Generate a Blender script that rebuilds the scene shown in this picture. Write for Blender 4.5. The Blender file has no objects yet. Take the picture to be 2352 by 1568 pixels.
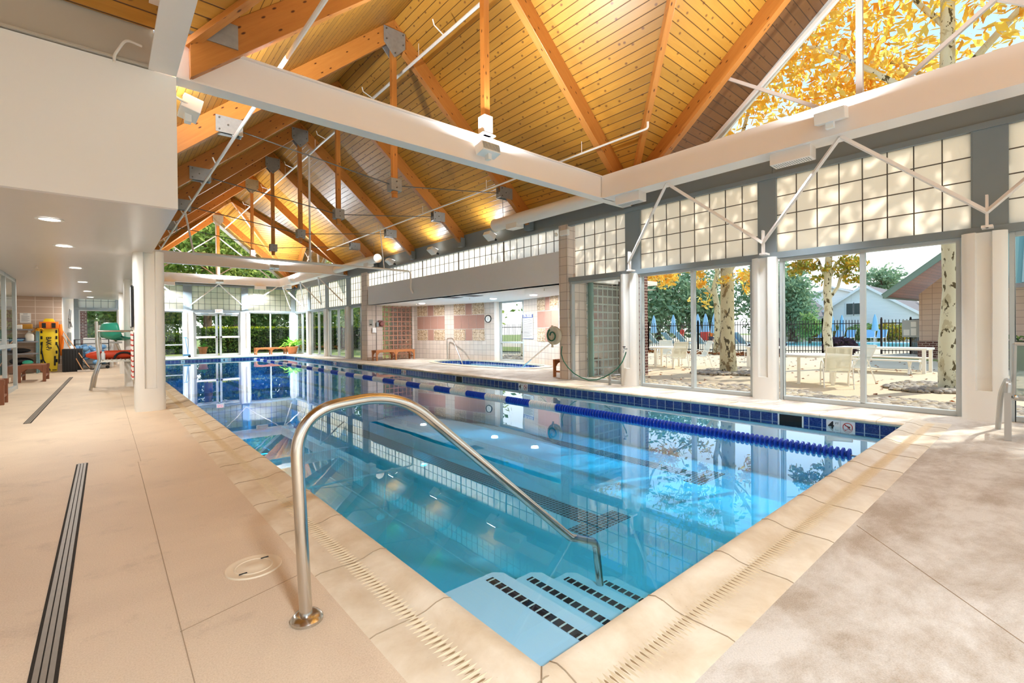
import bpy, bmesh, math, random
from mathutils import Vector, Matrix, noise
sin, cos, pi = math.sin, math.cos, math.pi
rnd = random.Random(7)
sc = bpy.context.scene
COL = sc.collection

# ------------------------------------------------------------------ camera, world, sun, exposure
F_PX, TH, PIT, ROL, CXP, CYP, HCAM = 1076.03, .7122, -.0064, -.0098, 1167.98, 766.58, 1.15
_F = Vector((sin(TH)*cos(PIT), cos(TH)*cos(PIT), sin(PIT)))
_R = Vector((cos(TH), -sin(TH), 0)); _U = _R.cross(_F)
_R2 = _R*cos(ROL) + _U*sin(ROL); _U2 = -_R*sin(ROL) + _U*cos(ROL)
cam = bpy.data.cameras.new('camera'); camo = bpy.data.objects.new('camera', cam); COL.objects.link(camo)
M = Matrix((_R2, _U2, -_F)).transposed().to_4x4(); M.translation = (0, 0, HCAM)
camo.matrix_world = M
cam.sensor_width = 36; cam.lens = F_PX/2352*36
cam.shift_x = (1176-CXP)/2352; cam.shift_y = (CYP-784)/2352
cam.clip_start = .05; cam.clip_end = 500
sc.camera = camo
sc.view_settings.view_transform = 'Standard'; sc.view_settings.look = 'None'
sc.view_settings.gamma = 1; sc.view_settings.use_curve_mapping = False
sc.view_settings.exposure = EXPO = 0.56
sc.cycles.max_bounces = 10; sc.cycles.diffuse_bounces = 5; sc.cycles.glossy_bounces = 4
sc.cycles.transmission_bounces = 6; sc.cycles.transparent_max_bounces = 24
sc.cycles.caustics_reflective = False; sc.cycles.caustics_refractive = False
sc.cycles.sample_clamp_indirect = 6
W_ = bpy.data.worlds.new('world'); sc.world = W_; W_.use_nodes = True
nt = W_.node_tree; nt.nodes.clear()
wo = nt.nodes.new('ShaderNodeOutputWorld'); wb = nt.nodes.new('ShaderNodeBackground')
tc = nt.nodes.new('ShaderNodeTexCoord'); sx = nt.nodes.new('ShaderNodeSeparateXYZ'); cr = nt.nodes.new('ShaderNodeValToRGB')
for _ in range(2): cr.color_ramp.elements.new(.5)
for e_, (p_, c_) in zip(cr.color_ramp.elements, ((0, (1, 1, 1)), (.14, (.92, .97, 1)), (.40, (.34, .52, .76)), (1, (.22, .4, .72)))): e_.position = p_; e_.color = (*c_, 1)
nt.links.new(tc.outputs['Generated'], sx.inputs[0]); nt.links.new(sx.outputs[2], cr.inputs[0])
wb.inputs['Strength'].default_value = 1.45
nt.links.new(cr.outputs[0], wb.inputs[0]); nt.links.new(wb.outputs[0], wo.inputs[0])
sl = bpy.data.lights.new('sun', 'SUN'); sl.energy = 3.3; sl.angle = .012; sl.color = (1, .94, .84)
so = bpy.data.objects.new('sun', sl); COL.objects.link(so)
so.rotation_euler = Vector((.80, -.30, .72)).to_track_quat('Z', 'Y').to_euler()   # towards the sun
LAMP = 1.0

def at(px, py, x=None, y=None, z=None):
    d = _F + _R2*((px-CXP)/F_PX) - _U2*((py-CYP)/F_PX)
    if x is not None: t = x/d.x
    elif y is not None: t = y/d.y
    else: t = (z-HCAM)/d.z
    return Vector((0, 0, HCAM)) + d*t

# ------------------------------------------------------------------ materials
MAT = {}
class NT:
    def __init__(s, name):
        s.m = bpy.data.materials.new(name); s.m.use_nodes = True; s.t = s.m.node_tree; s.t.nodes.clear()
        s.out = s.t.nodes.new('ShaderNodeOutputMaterial'); MAT[name] = s.m
    def n(s, typ, **k):
        nd = s.t.nodes.new('ShaderNode'+typ)
        for a, v in k.items(): setattr(nd, a, v)
        return nd
    def l(s, a, b): s.t.links.new(a, b)
    def put(s, sock, v):
        if hasattr(v, 'is_output'): s.l(v, sock)
        elif v is not None:
            if isinstance(v, (tuple, list)) and len(v) == 3 and sock.type == 'RGBA': v = (*v, 1)
            sock.default_value = v
    def math(s, op, a, b=0, c=0):
        nd = s.n('Math', operation=op)
        for i, v in enumerate((a, b, c)): s.put(nd.inputs[i], v)
        return nd.outputs[0]
    def uv(s): return s.n('UVMap').outputs[0] if False else s.n('TexCoord').outputs['UV']
    def obj(s): return s.n('TexCoord').outputs['Object']
    def pos(s): return s.n('NewGeometry').outputs['Position']
    def map(s, v, scale=(1, 1, 1), loc=(0, 0, 0), rot=(0, 0, 0)):
        nd = s.n('Mapping'); s.l(v, nd.inputs[0]); nd.inputs['Scale'].default_value = scale
        nd.inputs['Location'].default_value = loc; nd.inputs['Rotation'].default_value = rot
        return nd.outputs[0]
    def noise(s, v, scale, detail=4, rough=.55, dist=0):
        nd = s.n('TexNoise'); s.l(v, nd.inputs['Vector']); nd.inputs['Scale'].default_value = scale
        nd.inputs['Detail'].default_value = detail; nd.inputs['Roughness'].default_value = rough
        nd.inputs['Distortion'].default_value = dist
        return nd.outputs[0]
    def ramp(s, f, stops, interp='LINEAR'):
        nd = s.n('ValToRGB'); cr = nd.color_ramp; cr.interpolation = interp
        while len(cr.elements) < len(stops): cr.elements.new(.5)
        for e, (p, c) in zip(cr.elements, stops):
            e.position = p; e.color = (*c, 1) if len(c) == 3 else c
        s.l(f, nd.inputs[0]); return nd.outputs[0]
    def mix(s, f, a, b, mode='MIX'):
        nd = s.n('Mix', data_type='RGBA', blend_type=mode)
        s.put(nd.inputs[0], f); s.put(nd.inputs[6], a); s.put(nd.inputs[7], b)
        return nd.outputs[2]
    def bump(s, h, strength=.3, dist=.01):
        nd = s.n('Bump'); s.l(h, nd.inputs['Height']); nd.inputs['Strength'].default_value = strength
        nd.inputs['Distance'].default_value = dist
        return nd.outputs[0]
    def bsdf(s, col, rough=.5, metal=0, spec=.5, normal=None, **k):
        b = s.n('BsdfPrincipled'); s.put(b.inputs['Base Color'], col); s.put(b.inputs['Roughness'], rough)
        s.put(b.inputs['Metallic'], metal); s.put(b.inputs['Specular IOR Level'], spec)
        if normal is not None: s.l(normal, b.inputs['Normal'])
        for a, v in k.items(): s.put(b.inputs[a.replace('_', ' ')], v)
        s.l(b.outputs[0], s.out.inputs[0]); return b

def plain(name, col, rough=.5, metal=0, spec=.5, mottle=.0, scale=8, bump=0, bscale=60):
    t = NT(name); c = col; o = t.obj()
    if mottle:
        c = t.mix(t.noise(o, scale), tuple(x*(1-mottle) for x in col), tuple(min(1, x*(1+mottle)) for x in col))
    nrm = t.bump(t.noise(o, bscale, 2), bump, .004) if bump else None
    t.bsdf(c, rough, metal, spec, nrm); return t.m

def srgb(r, g, b):
    f = lambda c: ((c/255+.055)/1.055)**2.4 if c/255 > .04045 else c/255/12.92
    return (f(r), f(g), f(b))

plain('white_paint', srgb(238, 230, 222), .42, mottle=.03, scale=2)
plain('beam_paint', srgb(240, 232, 226), .38, mottle=.02, scale=1.5)
plain('cream_paint', srgb(250, 247, 243), .7, mottle=.02, scale=1, bump=.04)
plain('column_paint', srgb(236, 234, 228), .5, mottle=.025, scale=2.5, bump=.03)
plain('grey_steel', srgb(128, 138, 142), .42, mottle=.06, scale=3)
plain('grey_frame', srgb(178, 184, 184), .35, mottle=.05, scale=3)
plain('bulkhead_paint', srgb(226, 227, 230), .75, mottle=.02)
plain('galvanised', srgb(160, 160, 155), .5, .6, mottle=.18, scale=14, bump=.1)
plain('stainless', srgb(205, 200, 192), .2, 1, mottle=.04, scale=20)
plain('rod_steel', srgb(110, 105, 98), .45, .7)
plain('black_metal', srgb(28, 29, 33), .45, .2)
plain('black_plastic', srgb(22, 22, 24), .45)
plain('black_rubber', srgb(30, 30, 30), .8)
plain('white_plastic', srgb(240, 240, 238), .4)
plain('white_pvc', srgb(238, 232, 224), .3)
plain('teal_plastic', srgb(50, 168, 140), .35, mottle=.04)
plain('red_foam', srgb(205, 62, 18), .55, mottle=.08)
plain('yellow_plastic', srgb(240, 205, 20), .4, mottle=.03)
plain('orange_fabric', srgb(245, 125, 20), .7, mottle=.1)
plain('blue_plastic', srgb(60, 140, 190), .4, mottle=.15, scale=20)
plain('blue_fabric', srgb(150, 195, 225), .8, mottle=.08)
plain('navy_plastic', srgb(25, 40, 80), .5)
plain('float_blue', srgb(30, 72, 190), .3)
plain('float_white', srgb(225, 228, 230), .35)
plain('rope', srgb(150, 160, 170), .7)
plain('terracotta', srgb(196, 120, 76), .75, mottle=.12, scale=10, bump=.1)
plain('soil', srgb(60, 45, 32), .95, mottle=.3, scale=40)
plain('concrete_brown', srgb(150, 110, 80), .9, mottle=.1)
plain('green_hose', srgb(20, 95, 72), .35)
plain('black_hose', srgb(20, 28, 26), .4)
plain('hose_reel_body', srgb(205, 200, 180), .5)
plain('skin', srgb(205, 150, 120), .6)
plain('red_cloth', srgb(215, 60, 40), .8)
plain('navy_cloth', srgb(40, 40, 80), .8)
plain('hair', srgb(60, 40, 28), .7)
plain('paper', srgb(240, 238, 232), .8)
plain('ink', srgb(30, 30, 34), .7)
plain('blue_ink', srgb(40, 70, 140), .6)
plain('red_ink', srgb(195, 50, 40), .6)
plain('cardboard', srgb(196, 140, 50), .8, mottle=.06)
plain('cream_mesh_frame', srgb(246, 243, 234), .4)
plain('silver_frame', srgb(182, 182, 178), .35, .3)
plain('shelf_grey', srgb(135, 135, 140), .4, .2)
plain('shelf_post', srgb(120, 155, 160), .4, .2)
plain('broom_wood', srgb(205, 150, 105), .6, mottle=.1)
plain('jug', srgb(240, 236, 225), .3)
plain('yellow_rope', srgb(225, 190, 30), .8)
plain('towel', srgb(205, 195, 185), .9, mottle=.05)
plain('gable_frame', srgb(196, 186, 178), .45, mottle=.05)
plain('void', srgb(14, 18, 18), .8)
plain('dark_red_plastic', srgb(130, 70, 62), .5)
plain('stone_lid', srgb(222, 204, 176), .6, mottle=.05)
plain('drain_grate', srgb(120, 108, 92), .5, .2, mottle=.15, scale=30)
plain('drain_slot', srgb(40, 32, 22), .9, mottle=.5, scale=60)
plain('asphalt_shingle', srgb(120, 112, 110), .95, mottle=.12, scale=6)
plain('house_trim', srgb(240, 242, 240), .7)
plain('gutter', srgb(120, 150, 140), .5)
plain('tan_metal', srgb(190, 182, 168), .5)
plain('pebble_dirt', srgb(150, 125, 98), .95, mottle=.2, scale=20, bump=.2)
plain('pinkish_block', srgb(170, 128, 112), .8, mottle=.04)
plain('bark_dark', srgb(96, 76, 60), .95, mottle=.35, scale=9, bump=.6, bscale=30)
plain('sprinkler', srgb(225, 215, 200), .4)
plain('white_cap', srgb(240, 226, 208), .5)
plain('turquoise_water', srgb(80, 200, 215), .1, spec=.8)
plain('blue_ball_net', srgb(120, 170, 215), .5, mottle=.5, scale=25)

def fixmat(name, col, strength):
    t = NT(name); e = t.n('Emission'); e.inputs[0].default_value = (*col, 1); e.inputs[1].default_value = strength
    t.l(e.outputs[0], t.out.inputs[0])
fixmat('lamp_lens', (1, .93, .82), 6)
fixmat('downlight_lens', (1, .95, .88), 9)
fixmat('exit_red', (1, .35, .3), 1.6)

def deck(name, worn):
    t = NT(name); p = t.pos()
    big = t.noise(p, .9, 5, .6, .6); mid = t.noise(p, 4.5, 6, .65); fine = t.noise(p, 170, 3, .7)
    base = t.mix(t.ramp(big, [(.35, (0, 0, 0)), (.65, (1, 1, 1))]), srgb(204, 180, 150), srgb(220, 196, 164))
    xy = t.n('SeparateXYZ'); t.l(p, xy.inputs[0])
    # paler towards the right: worn deck, with sunlight put into the colour
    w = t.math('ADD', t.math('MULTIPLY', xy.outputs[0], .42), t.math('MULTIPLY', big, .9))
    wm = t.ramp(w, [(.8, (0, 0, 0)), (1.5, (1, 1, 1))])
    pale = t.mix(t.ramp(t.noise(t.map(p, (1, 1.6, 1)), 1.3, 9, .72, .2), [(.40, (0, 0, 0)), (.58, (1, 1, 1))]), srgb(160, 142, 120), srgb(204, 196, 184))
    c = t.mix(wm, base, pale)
    st = t.ramp(t.noise(p, 2.6, 8, .72), [(.56, (0, 0, 0)), (.72, (1, 1, 1))])
    c = t.mix(t.math('MULTIPLY', st, .45), c, srgb(150, 124, 98))
    c = t.mix(.22, c, t.mix(fine, srgb(120, 98, 78), srgb(250, 235, 215)), 'MULTIPLY') if False else t.mix(.16, c, t.ramp(fine, [(.3, (.25, .2, .15)), (.6, (1, .95, .88))]))
    h = t.math('ADD', t.math('MULTIPLY', fine, .5), t.noise(p, 60, 3, .6))
    t.bsdf(c, .62, 0, .35, t.bump(h, .35, .004))
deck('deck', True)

t = NT('coping'); p = t.pos()
c = t.mix(t.ramp(t.noise(p, 3.2, 6, .65, .3), [(.35, (0, 0, 0)), (.68, (1, 1, 1))]), srgb(230, 218, 196), srgb(204, 184, 154))
sp = t.ramp(t.noise(p, 45, 3, .6), [(.68, (0, 0, 0)), (.75, (1, 1, 1))])
c = t.mix(t.math('MULTIPLY', sp, .4), c, srgb(168, 138, 104))
t.bsdf(c, .42, 0, .5, t.bump(t.noise(p, 30, 3), .08, .003))
t = NT('coping_joint'); t.bsdf(srgb(158, 138, 112), .8)
plain('saw_cut', srgb(164, 142, 116), .9)
t = NT('groove_dirt'); t.bsdf(srgb(150, 126, 92), .9)
t = NT('coping_flute'); p = t.pos(); t.bsdf(t.mix(t.noise(p, 40), srgb(196, 176, 140), srgb(226, 210, 180)), .5)

def planks(name, c1, c2, width, dark, rough=.42, knots=True, axis=1, dent=.5):
    t = NT(name); uv = t.uv(); xy = t.n('SeparateXYZ'); t.l(uv, xy.inputs[0])
    v = t.math('DIVIDE', xy.outputs[axis], width); fl = t.math('FLOOR', v); fr = t.math('FRACT', v)
    along = xy.outputs[1-axis]
    wn = t.n('TexWhiteNoise', noise_dimensions='1D'); t.l(fl, wn.inputs['W'])
    vec = t.n('CombineXYZ'); t.l(t.math('ADD', t.math('MULTIPLY', along, .9), t.math('MULTIPLY', fl, 7.31)), vec.inputs[0])
    t.l(t.math('MULTIPLY', xy.outputs[axis], 9), vec.inputs[1])
    g = t.noise(vec.outputs[0], 2.2, 5, .6, 1.2)
    c = t.mix(g, c1, c2)
    c = t.mix(t.math('MULTIPLY', wn.outputs[0], .55), c, tuple(x*.5 for x in c1))
    if knots:
        vo = t.n('TexVoronoi', voronoi_dimensions='2D'); t.l(t.map(uv, (3.1, 3.9, 1) if axis == 1 else (3.9, 3.1, 1)), vo.inputs[0]); vo.inputs['Scale'].default_value = 1.0
        c = t.mix(t.math('MULTIPLY', t.ramp(vo.outputs['Distance'], [(.045, (1, 1, 1)), (.10, (0, 0, 0))]), .75), c, srgb(92, 48, 16))
    edge = t.ramp(t.math('ABSOLUTE', t.math('SUBTRACT', fr, .5)), [(.44, (0, 0, 0)), (.485, (1, 1, 1))])
    c = t.mix(edge, c, dark)
    t.bsdf(c, rough, 0, .45, t.bump(t.math('SUBTRACT', 1, edge), dent, .01))
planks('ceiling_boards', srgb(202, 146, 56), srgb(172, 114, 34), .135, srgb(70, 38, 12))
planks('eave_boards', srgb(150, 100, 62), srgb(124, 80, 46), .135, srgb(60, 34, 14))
def wood(name, c1, c2, rough=.4, scale=1.0, knots=True):
    t = NT(name); uv = t.uv()
    g = t.noise(t.map(uv, (1.1*scale, 14*scale, 1)), 1.7, 5, .6, .9)
    g2 = t.noise(t.map(uv, (2*scale, 60*scale, 1)), 2, 3, .6)
    c = t.mix(g, c1, c2); c = t.mix(t.math('MULTIPLY', g2, .35), c, tuple(x*.6 for x in c1))
    if knots:
        vo = t.n('TexVoronoi', voronoi_dimensions='2D'); t.l(t.map(uv, (1.6*scale, 4.2*scale, 1)), vo.inputs[0]); vo.inputs['Scale'].default_value = 1.5
        c = t.mix(t.ramp(vo.outputs['Distance'], [(.04, (1, 1, 1)), (.085, (0, 0, 0))]), c, srgb(84, 38, 12))
    t.bsdf(c, rough, 0, .5, t.bump(g2, .08, .003))
wood('glulam', srgb(206, 138, 64), srgb(170, 98, 36))
wood('bench_wood', srgb(190, 124, 70), srgb(158, 92, 48), .5, 2, False)
wood('dark_bench_wood', srgb(150, 92, 58), srgb(118, 66, 40), .5, 2, False)

def tiles(name, c1, c2, grout, w, h, gw=.004, rough=.3, mort=.5, off=0.0, vein=None, bump=.3, loc=(0, 0, 0), spec=.5, squash=1):
    t = NT(name); uv = t.map(t.uv(), (1, 1, 1), loc)
    b = t.n('TexBrick'); b.offset = off; b.squash = squash; t.l(uv, b.inputs[0])
    b.inputs['Scale'].default_value = 1; b.inputs['Brick Width'].default_value = w; b.inputs['Row Height'].default_value = h
    b.inputs['Mortar Size'].default_value = gw; b.inputs['Mortar Smooth'].default_value = .1; b.inputs['Bias'].default_value = 0
    t.put(b.inputs['Color1'], c1); t.put(b.inputs['Color2'], c2); t.put(b.inputs['Mortar'], grout)
    c = b.outputs[0]
    if vein:
        vn = t.ramp(t.noise(t.uv(), 22, 5, .6, 2.2), [(.47, (0, 0, 0)), (.5, (1, 1, 1)), (.53, (0, 0, 0))])
        c = t.mix(t.math('MULTIPLY', vn, t.math('MULTIPLY', t.math('SUBTRACT', 1, b.outputs['Fac']), .6)), c, vein)
    t.bsdf(c, rough, 0, spec, t.bump(t.math('SUBTRACT', 1, b.outputs['Fac']), bump, .004))
tiles('wall_block', srgb(214, 200, 188), srgb(204, 190, 176), srgb(168, 154, 144), .205, .205, .007, .6, spec=.3)
tiles('wall_block_tan', srgb(200, 178, 158), srgb(188, 164, 144), srgb(222, 208, 194), .405, .205, .009, .6)
tiles('block_outside', srgb(214, 188, 170), srgb(204, 176, 158), srgb(168, 142, 128), .3, .2, .008, .8)
tiles('brick', srgb(110, 56, 48), srgb(84, 44, 40), srgb(176, 158, 146), .21, .075, .012, .9, off=.5)
tiles('waterline_tile', srgb(22, 52, 132), srgb(14, 38, 104), srgb(190, 205, 215), .1524, .17, .005, .12, vein=srgb(110, 150, 210), bump=.2)
tiles('lane_tile', srgb(20, 20, 40), srgb(26, 26, 48), srgb(150, 200, 220), .052, .052, .005, .3)
tiles('nosing_tile', srgb(10, 12, 36), srgb(14, 18, 44), srgb(215, 225, 228), .056, 40, .006, .15)
tiles('siding', srgb(246, 250, 248), srgb(242, 247, 245), srgb(214, 220, 220), 6, .13, .012, .8)
tiles('metal_roof', srgb(110, 152, 134), srgb(104, 146, 128), srgb(60, 96, 84), .4, 30, .02, .45)

t = NT('plaster'); p = t.pos()
c = t.mix(t.noise(p, 260, 2, .8), srgb(188, 220, 252), srgb(214, 238, 255)); c = t.mix(t.math('MULTIPLY', t.noise(p, 2, 5, .6), .25), c, srgb(180, 212, 240))
t.bsdf(c, .7, 0, .3)

t = NT('pool_water')            # clear surface (Schlick mirror) over a blue absorbing volume
lw = t.n('LayerWeight'); lw.inputs[0].default_value = .5
lw.inputs[0].default_value = .5
fac = t.math('ADD', .021, t.math('MULTIPLY', .979, t.math('POWER', lw.outputs['Facing'], 4.2)))
tr = t.n('BsdfTransparent'); tr.inputs[0].default_value = (.97, .99, 1, 1)
gl = t.n('BsdfGlossy'); gl.inputs['Roughness'].default_value = 0.0; gl.inputs['Color'].default_value = (.9, .97, 1, 1)
bp = t.bump(t.noise(t.pos(), 1.1, 2, .5), .018, .05); t.l(bp, gl.inputs['Normal'])
mx = t.n('MixShader'); t.l(fac, mx.inputs[0]); t.l(tr.outputs[0], mx.inputs[1]); t.l(gl.outputs[0], mx.inputs[2]); t.l(mx.outputs[0], t.out.inputs[0])
va = t.n('VolumeAbsorption'); va.inputs['Color'].default_value = (.015, .87, 1, 1); va.inputs['Density'].default_value = .82
t.l(va.outputs[0], t.out.inputs['Volume'])
WATER = t

def glass(name, tint=(.97, 1, .99), refl=.9, base=.03):
    t = NT(name); lw = t.n('LayerWeight'); lw.inputs[0].default_value = .5
    fac = t.math('ADD', base, t.math('MULTIPLY', .8, t.math('POWER', lw.outputs['Facing'], 5)))
    tr = t.n('BsdfTransparent'); tr.inputs[0].default_value = (*tint, 1)
    gl = t.n('BsdfGlossy'); gl.inputs['Roughness'].default_value = 0.0; gl.inputs['Color'].default_value = (refl, refl, refl, 1)
    mx = t.n('MixShader'); t.l(fac, mx.inputs[0]); t.l(tr.outputs[0], mx.inputs[1]); t.l(gl.outputs[0], mx.inputs[2]); t.l(mx.outputs[0], t.out.inputs[0])
glass('window_glass')
t = NT('fibreglass')            # translucent clerestory sheet
o = t.pos(); n_ = t.mix(t.noise(o, 2.5, 3), srgb(255, 252, 244), srgb(255, 248, 236))
tl = t.n('BsdfTranslucent'); t.l(n_, tl.inputs[0]); df = t.n('BsdfDiffuse'); t.put(df.inputs[0], srgb(250, 236, 212))
mx = t.n('MixShader'); mx.inputs[0].default_value = .12; t.l(tl.outputs[0], mx.inputs[1]); t.l(df.outputs[0], mx.inputs[2]); t.l(mx.outputs[0], t.out.inputs[0])

def glassblock(name, tint, size, mort=(206, 182, 158)):
    t = NT(name); uv = t.uv()
    b = t.n('TexBrick'); b.offset = 0; t.l(uv, b.inputs[0]); b.inputs['Scale'].default_value = 1
    b.inputs['Brick Width'].default_value = size; b.inputs['Row Height'].default_value = size
    b.inputs['Mortar Size'].default_value = .02; b.inputs['Mortar Smooth'].default_value = .0
    wv = t.noise(uv, 16, 2, .5, 1.5)
    nrm = t.bump(wv, .9, .03)
    gl = t.n('BsdfGlossy'); gl.inputs['Roughness'].default_value = .08; t.l(nrm, gl.inputs['Normal']); gl.inputs[0].default_value = (.9, .9, .9, 1)
    tr = t.n('BsdfRefraction'); tr.inputs['Roughness'].default_value = .12; tr.inputs['IOR'].default_value = 1.12; t.put(tr.inputs['Color'], tint); t.l(nrm, tr.inputs['Normal'])
    tp = t.n('BsdfTransparent'); t.put(tp.inputs[0], tint)
    m0 = t.n('MixShader'); m0.inputs[0].default_value = .35; t.l(tr.outputs[0], m0.inputs[1]); t.l(tp.outputs[0], m0.inputs[2])
    m1 = t.n('MixShader'); m1.inputs[0].default_value = .15; t.l(m0.outputs[0], m1.inputs[1]); t.l(gl.outputs[0], m1.inputs[2])
    df = t.n('BsdfDiffuse'); t.put(df.inputs[0], srgb(*mort))
    m2 = t.n('MixShader'); t.l(b.outputs['Fac'], m2.inputs[0]); t.l(m1.outputs[0], m2.inputs[1]); t.l(df.outputs[0], m2.inputs[2]); t.l(m2.outputs[0], t.out.inputs[0])
glassblock('glass_block', (1, .90, .66), .2, (176, 128, 106))
glassblock('glass_block_clear', (.6, .68, .66), .2, (186, 196, 188))

def leafmat(name, cols, trans=.45):
    t = NT(name); g = t.n('NewGeometry'); r = g.outputs['Random Per Island']
    c = t.ramp(r, [(i/(len(cols)-1), q) for i, q in enumerate(cols)])
    df = t.n('BsdfDiffuse'); t.l(c, df.inputs[0]); tl = t.n('BsdfTranslucent'); t.l(c, tl.inputs[0])
    mx = t.n('MixShader'); mx.inputs[0].default_value = trans; t.l(df.outputs[0], mx.inputs[1]); t.l(tl.outputs[0], mx.inputs[2])
    t.l(mx.outputs[0], t.out.inputs[0])
leafmat('leaves_gold', [srgb(250, 205, 80), srgb(255, 230, 110), srgb(240, 175, 70), srgb(232, 220, 120), srgb(255, 238, 150)], .65)
leafmat('leaves_mixed', [srgb(180, 170, 60), srgb(140, 160, 80), srgb(220, 170, 50), srgb(120, 150, 90)])
leafmat('leaves_green', [srgb(110, 145, 80), srgb(150, 180, 100), srgb(130, 165, 105), srgb(185, 200, 120)])
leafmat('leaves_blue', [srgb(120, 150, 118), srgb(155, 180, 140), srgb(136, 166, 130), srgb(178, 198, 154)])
leafmat('leaves_dark', [srgb(100, 132, 66), srgb(130, 158, 80), srgb(170, 192, 94), srgb(205, 216, 120), srgb(108, 136, 72)])
leafmat('leaves_hedge', [srgb(84, 120, 56), srgb(112, 146, 66), srgb(62, 94, 46), srgb(146, 172, 84)])
leafmat('leaves_lime', [srgb(200, 215, 40), srgb(225, 220, 70), srgb(160, 190, 50)])
leafmat('leaves_pot', [srgb(120, 190, 60), srgb(160, 215, 90), srgb(90, 165, 60)])
leafmat('leaves_purple', [srgb(70, 54, 70), srgb(96, 76, 90), srgb(60, 60, 56)])
leafmat('leaves_dry', [srgb(150, 80, 40), srgb(120, 66, 36), srgb(176, 110, 60)], .1)

def bark(name, a, b_, c_, s=1.0):
    t = NT(name); o = t.map(t.obj(), (1, 1, .55))
    n1 = t.noise(o, 4.2*s, 4, .6, .4); n2 = t.noise(o, 11*s, 4, .6, .3)
    c = t.mix(t.ramp(n1, [(.40, (1, 1, 1)), (.43, (0, 0, 0))]), a, b_)
    c = t.mix(t.ramp(n2, [(.585, (0, 0, 0)), (.605, (1, 1, 1))]), c, c_)
    t.bsdf(c, .85, 0, .2, t.bump(t.noise(o, 25, 4), .3, .01))
bark('sycamore_bark', srgb(222, 220, 196), srgb(196, 190, 160), srgb(92, 84, 58))
bark('sycamore_mottled', srgb(206, 196, 160), srgb(140, 122, 88), srgb(84, 74, 54), .8)

t = NT('patio'); p = t.pos()
c = t.mix(t.noise(p, .8, 5, .6), srgb(206, 184, 150), srgb(224, 204, 172)); c = t.mix(t.math('MULTIPLY', t.ramp(t.noise(p, 30, 3), [(.55, (0, 0, 0)), (.7, (1, 1, 1))]), .2), c, srgb(160, 130, 100))
t.bsdf(c, .85)
t = NT('grass'); p = t.pos()
t.bsdf(t.mix(t.noise(p, 6, 6, .7), srgb(96, 120, 56), srgb(176, 180, 96)), .95, bump=None) if False else t.bsdf(t.mix(t.noise(p, 6, 6, .7), srgb(96, 120, 56), srgb(176, 180, 96)), .95)
t = NT('rocks'); g = t.n('NewGeometry')
c = t.ramp(g.outputs['Random Per Island'], [(0, srgb(190, 180, 162)), (.3, srgb(150, 140, 128)), (.5, srgb(205, 186, 150)), (.7, srgb(172, 160, 148)), (.85, srgb(122, 114, 108)), (1, srgb(214, 204, 188))])
t.bsdf(t.mix(t.math('MULTIPLY', t.noise(t.pos(), 40, 3), .4), c, srgb(120, 105, 90)), .8)
t = NT('sling')                 # woven sling, lets some light through
uv = t.uv(); tp = t.n('BsdfTransparent'); df = t.n('BsdfDiffuse'); t.put(df.inputs[0], srgb(236, 238, 224))
mx = t.n('MixShader'); mx.inputs[0].default_value = .8; t.l(tp.outputs[0], mx.inputs[1]); t.l(df.outputs[0], mx.inputs[2]); t.l(mx.outputs[0], t.out.inputs[0])
t = NT('sling_grey'); tp = t.n('BsdfTransparent'); df = t.n('BsdfDiffuse'); t.put(df.inputs[0], srgb(150, 172, 160))
mx = t.n('MixShader'); mx.inputs[0].default_value = .6; t.l(tp.outputs[0], mx.inputs[1]); t.l(df.outputs[0], mx.inputs[2]); t.l(mx.outputs[0], t.out.inputs[0])

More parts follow.
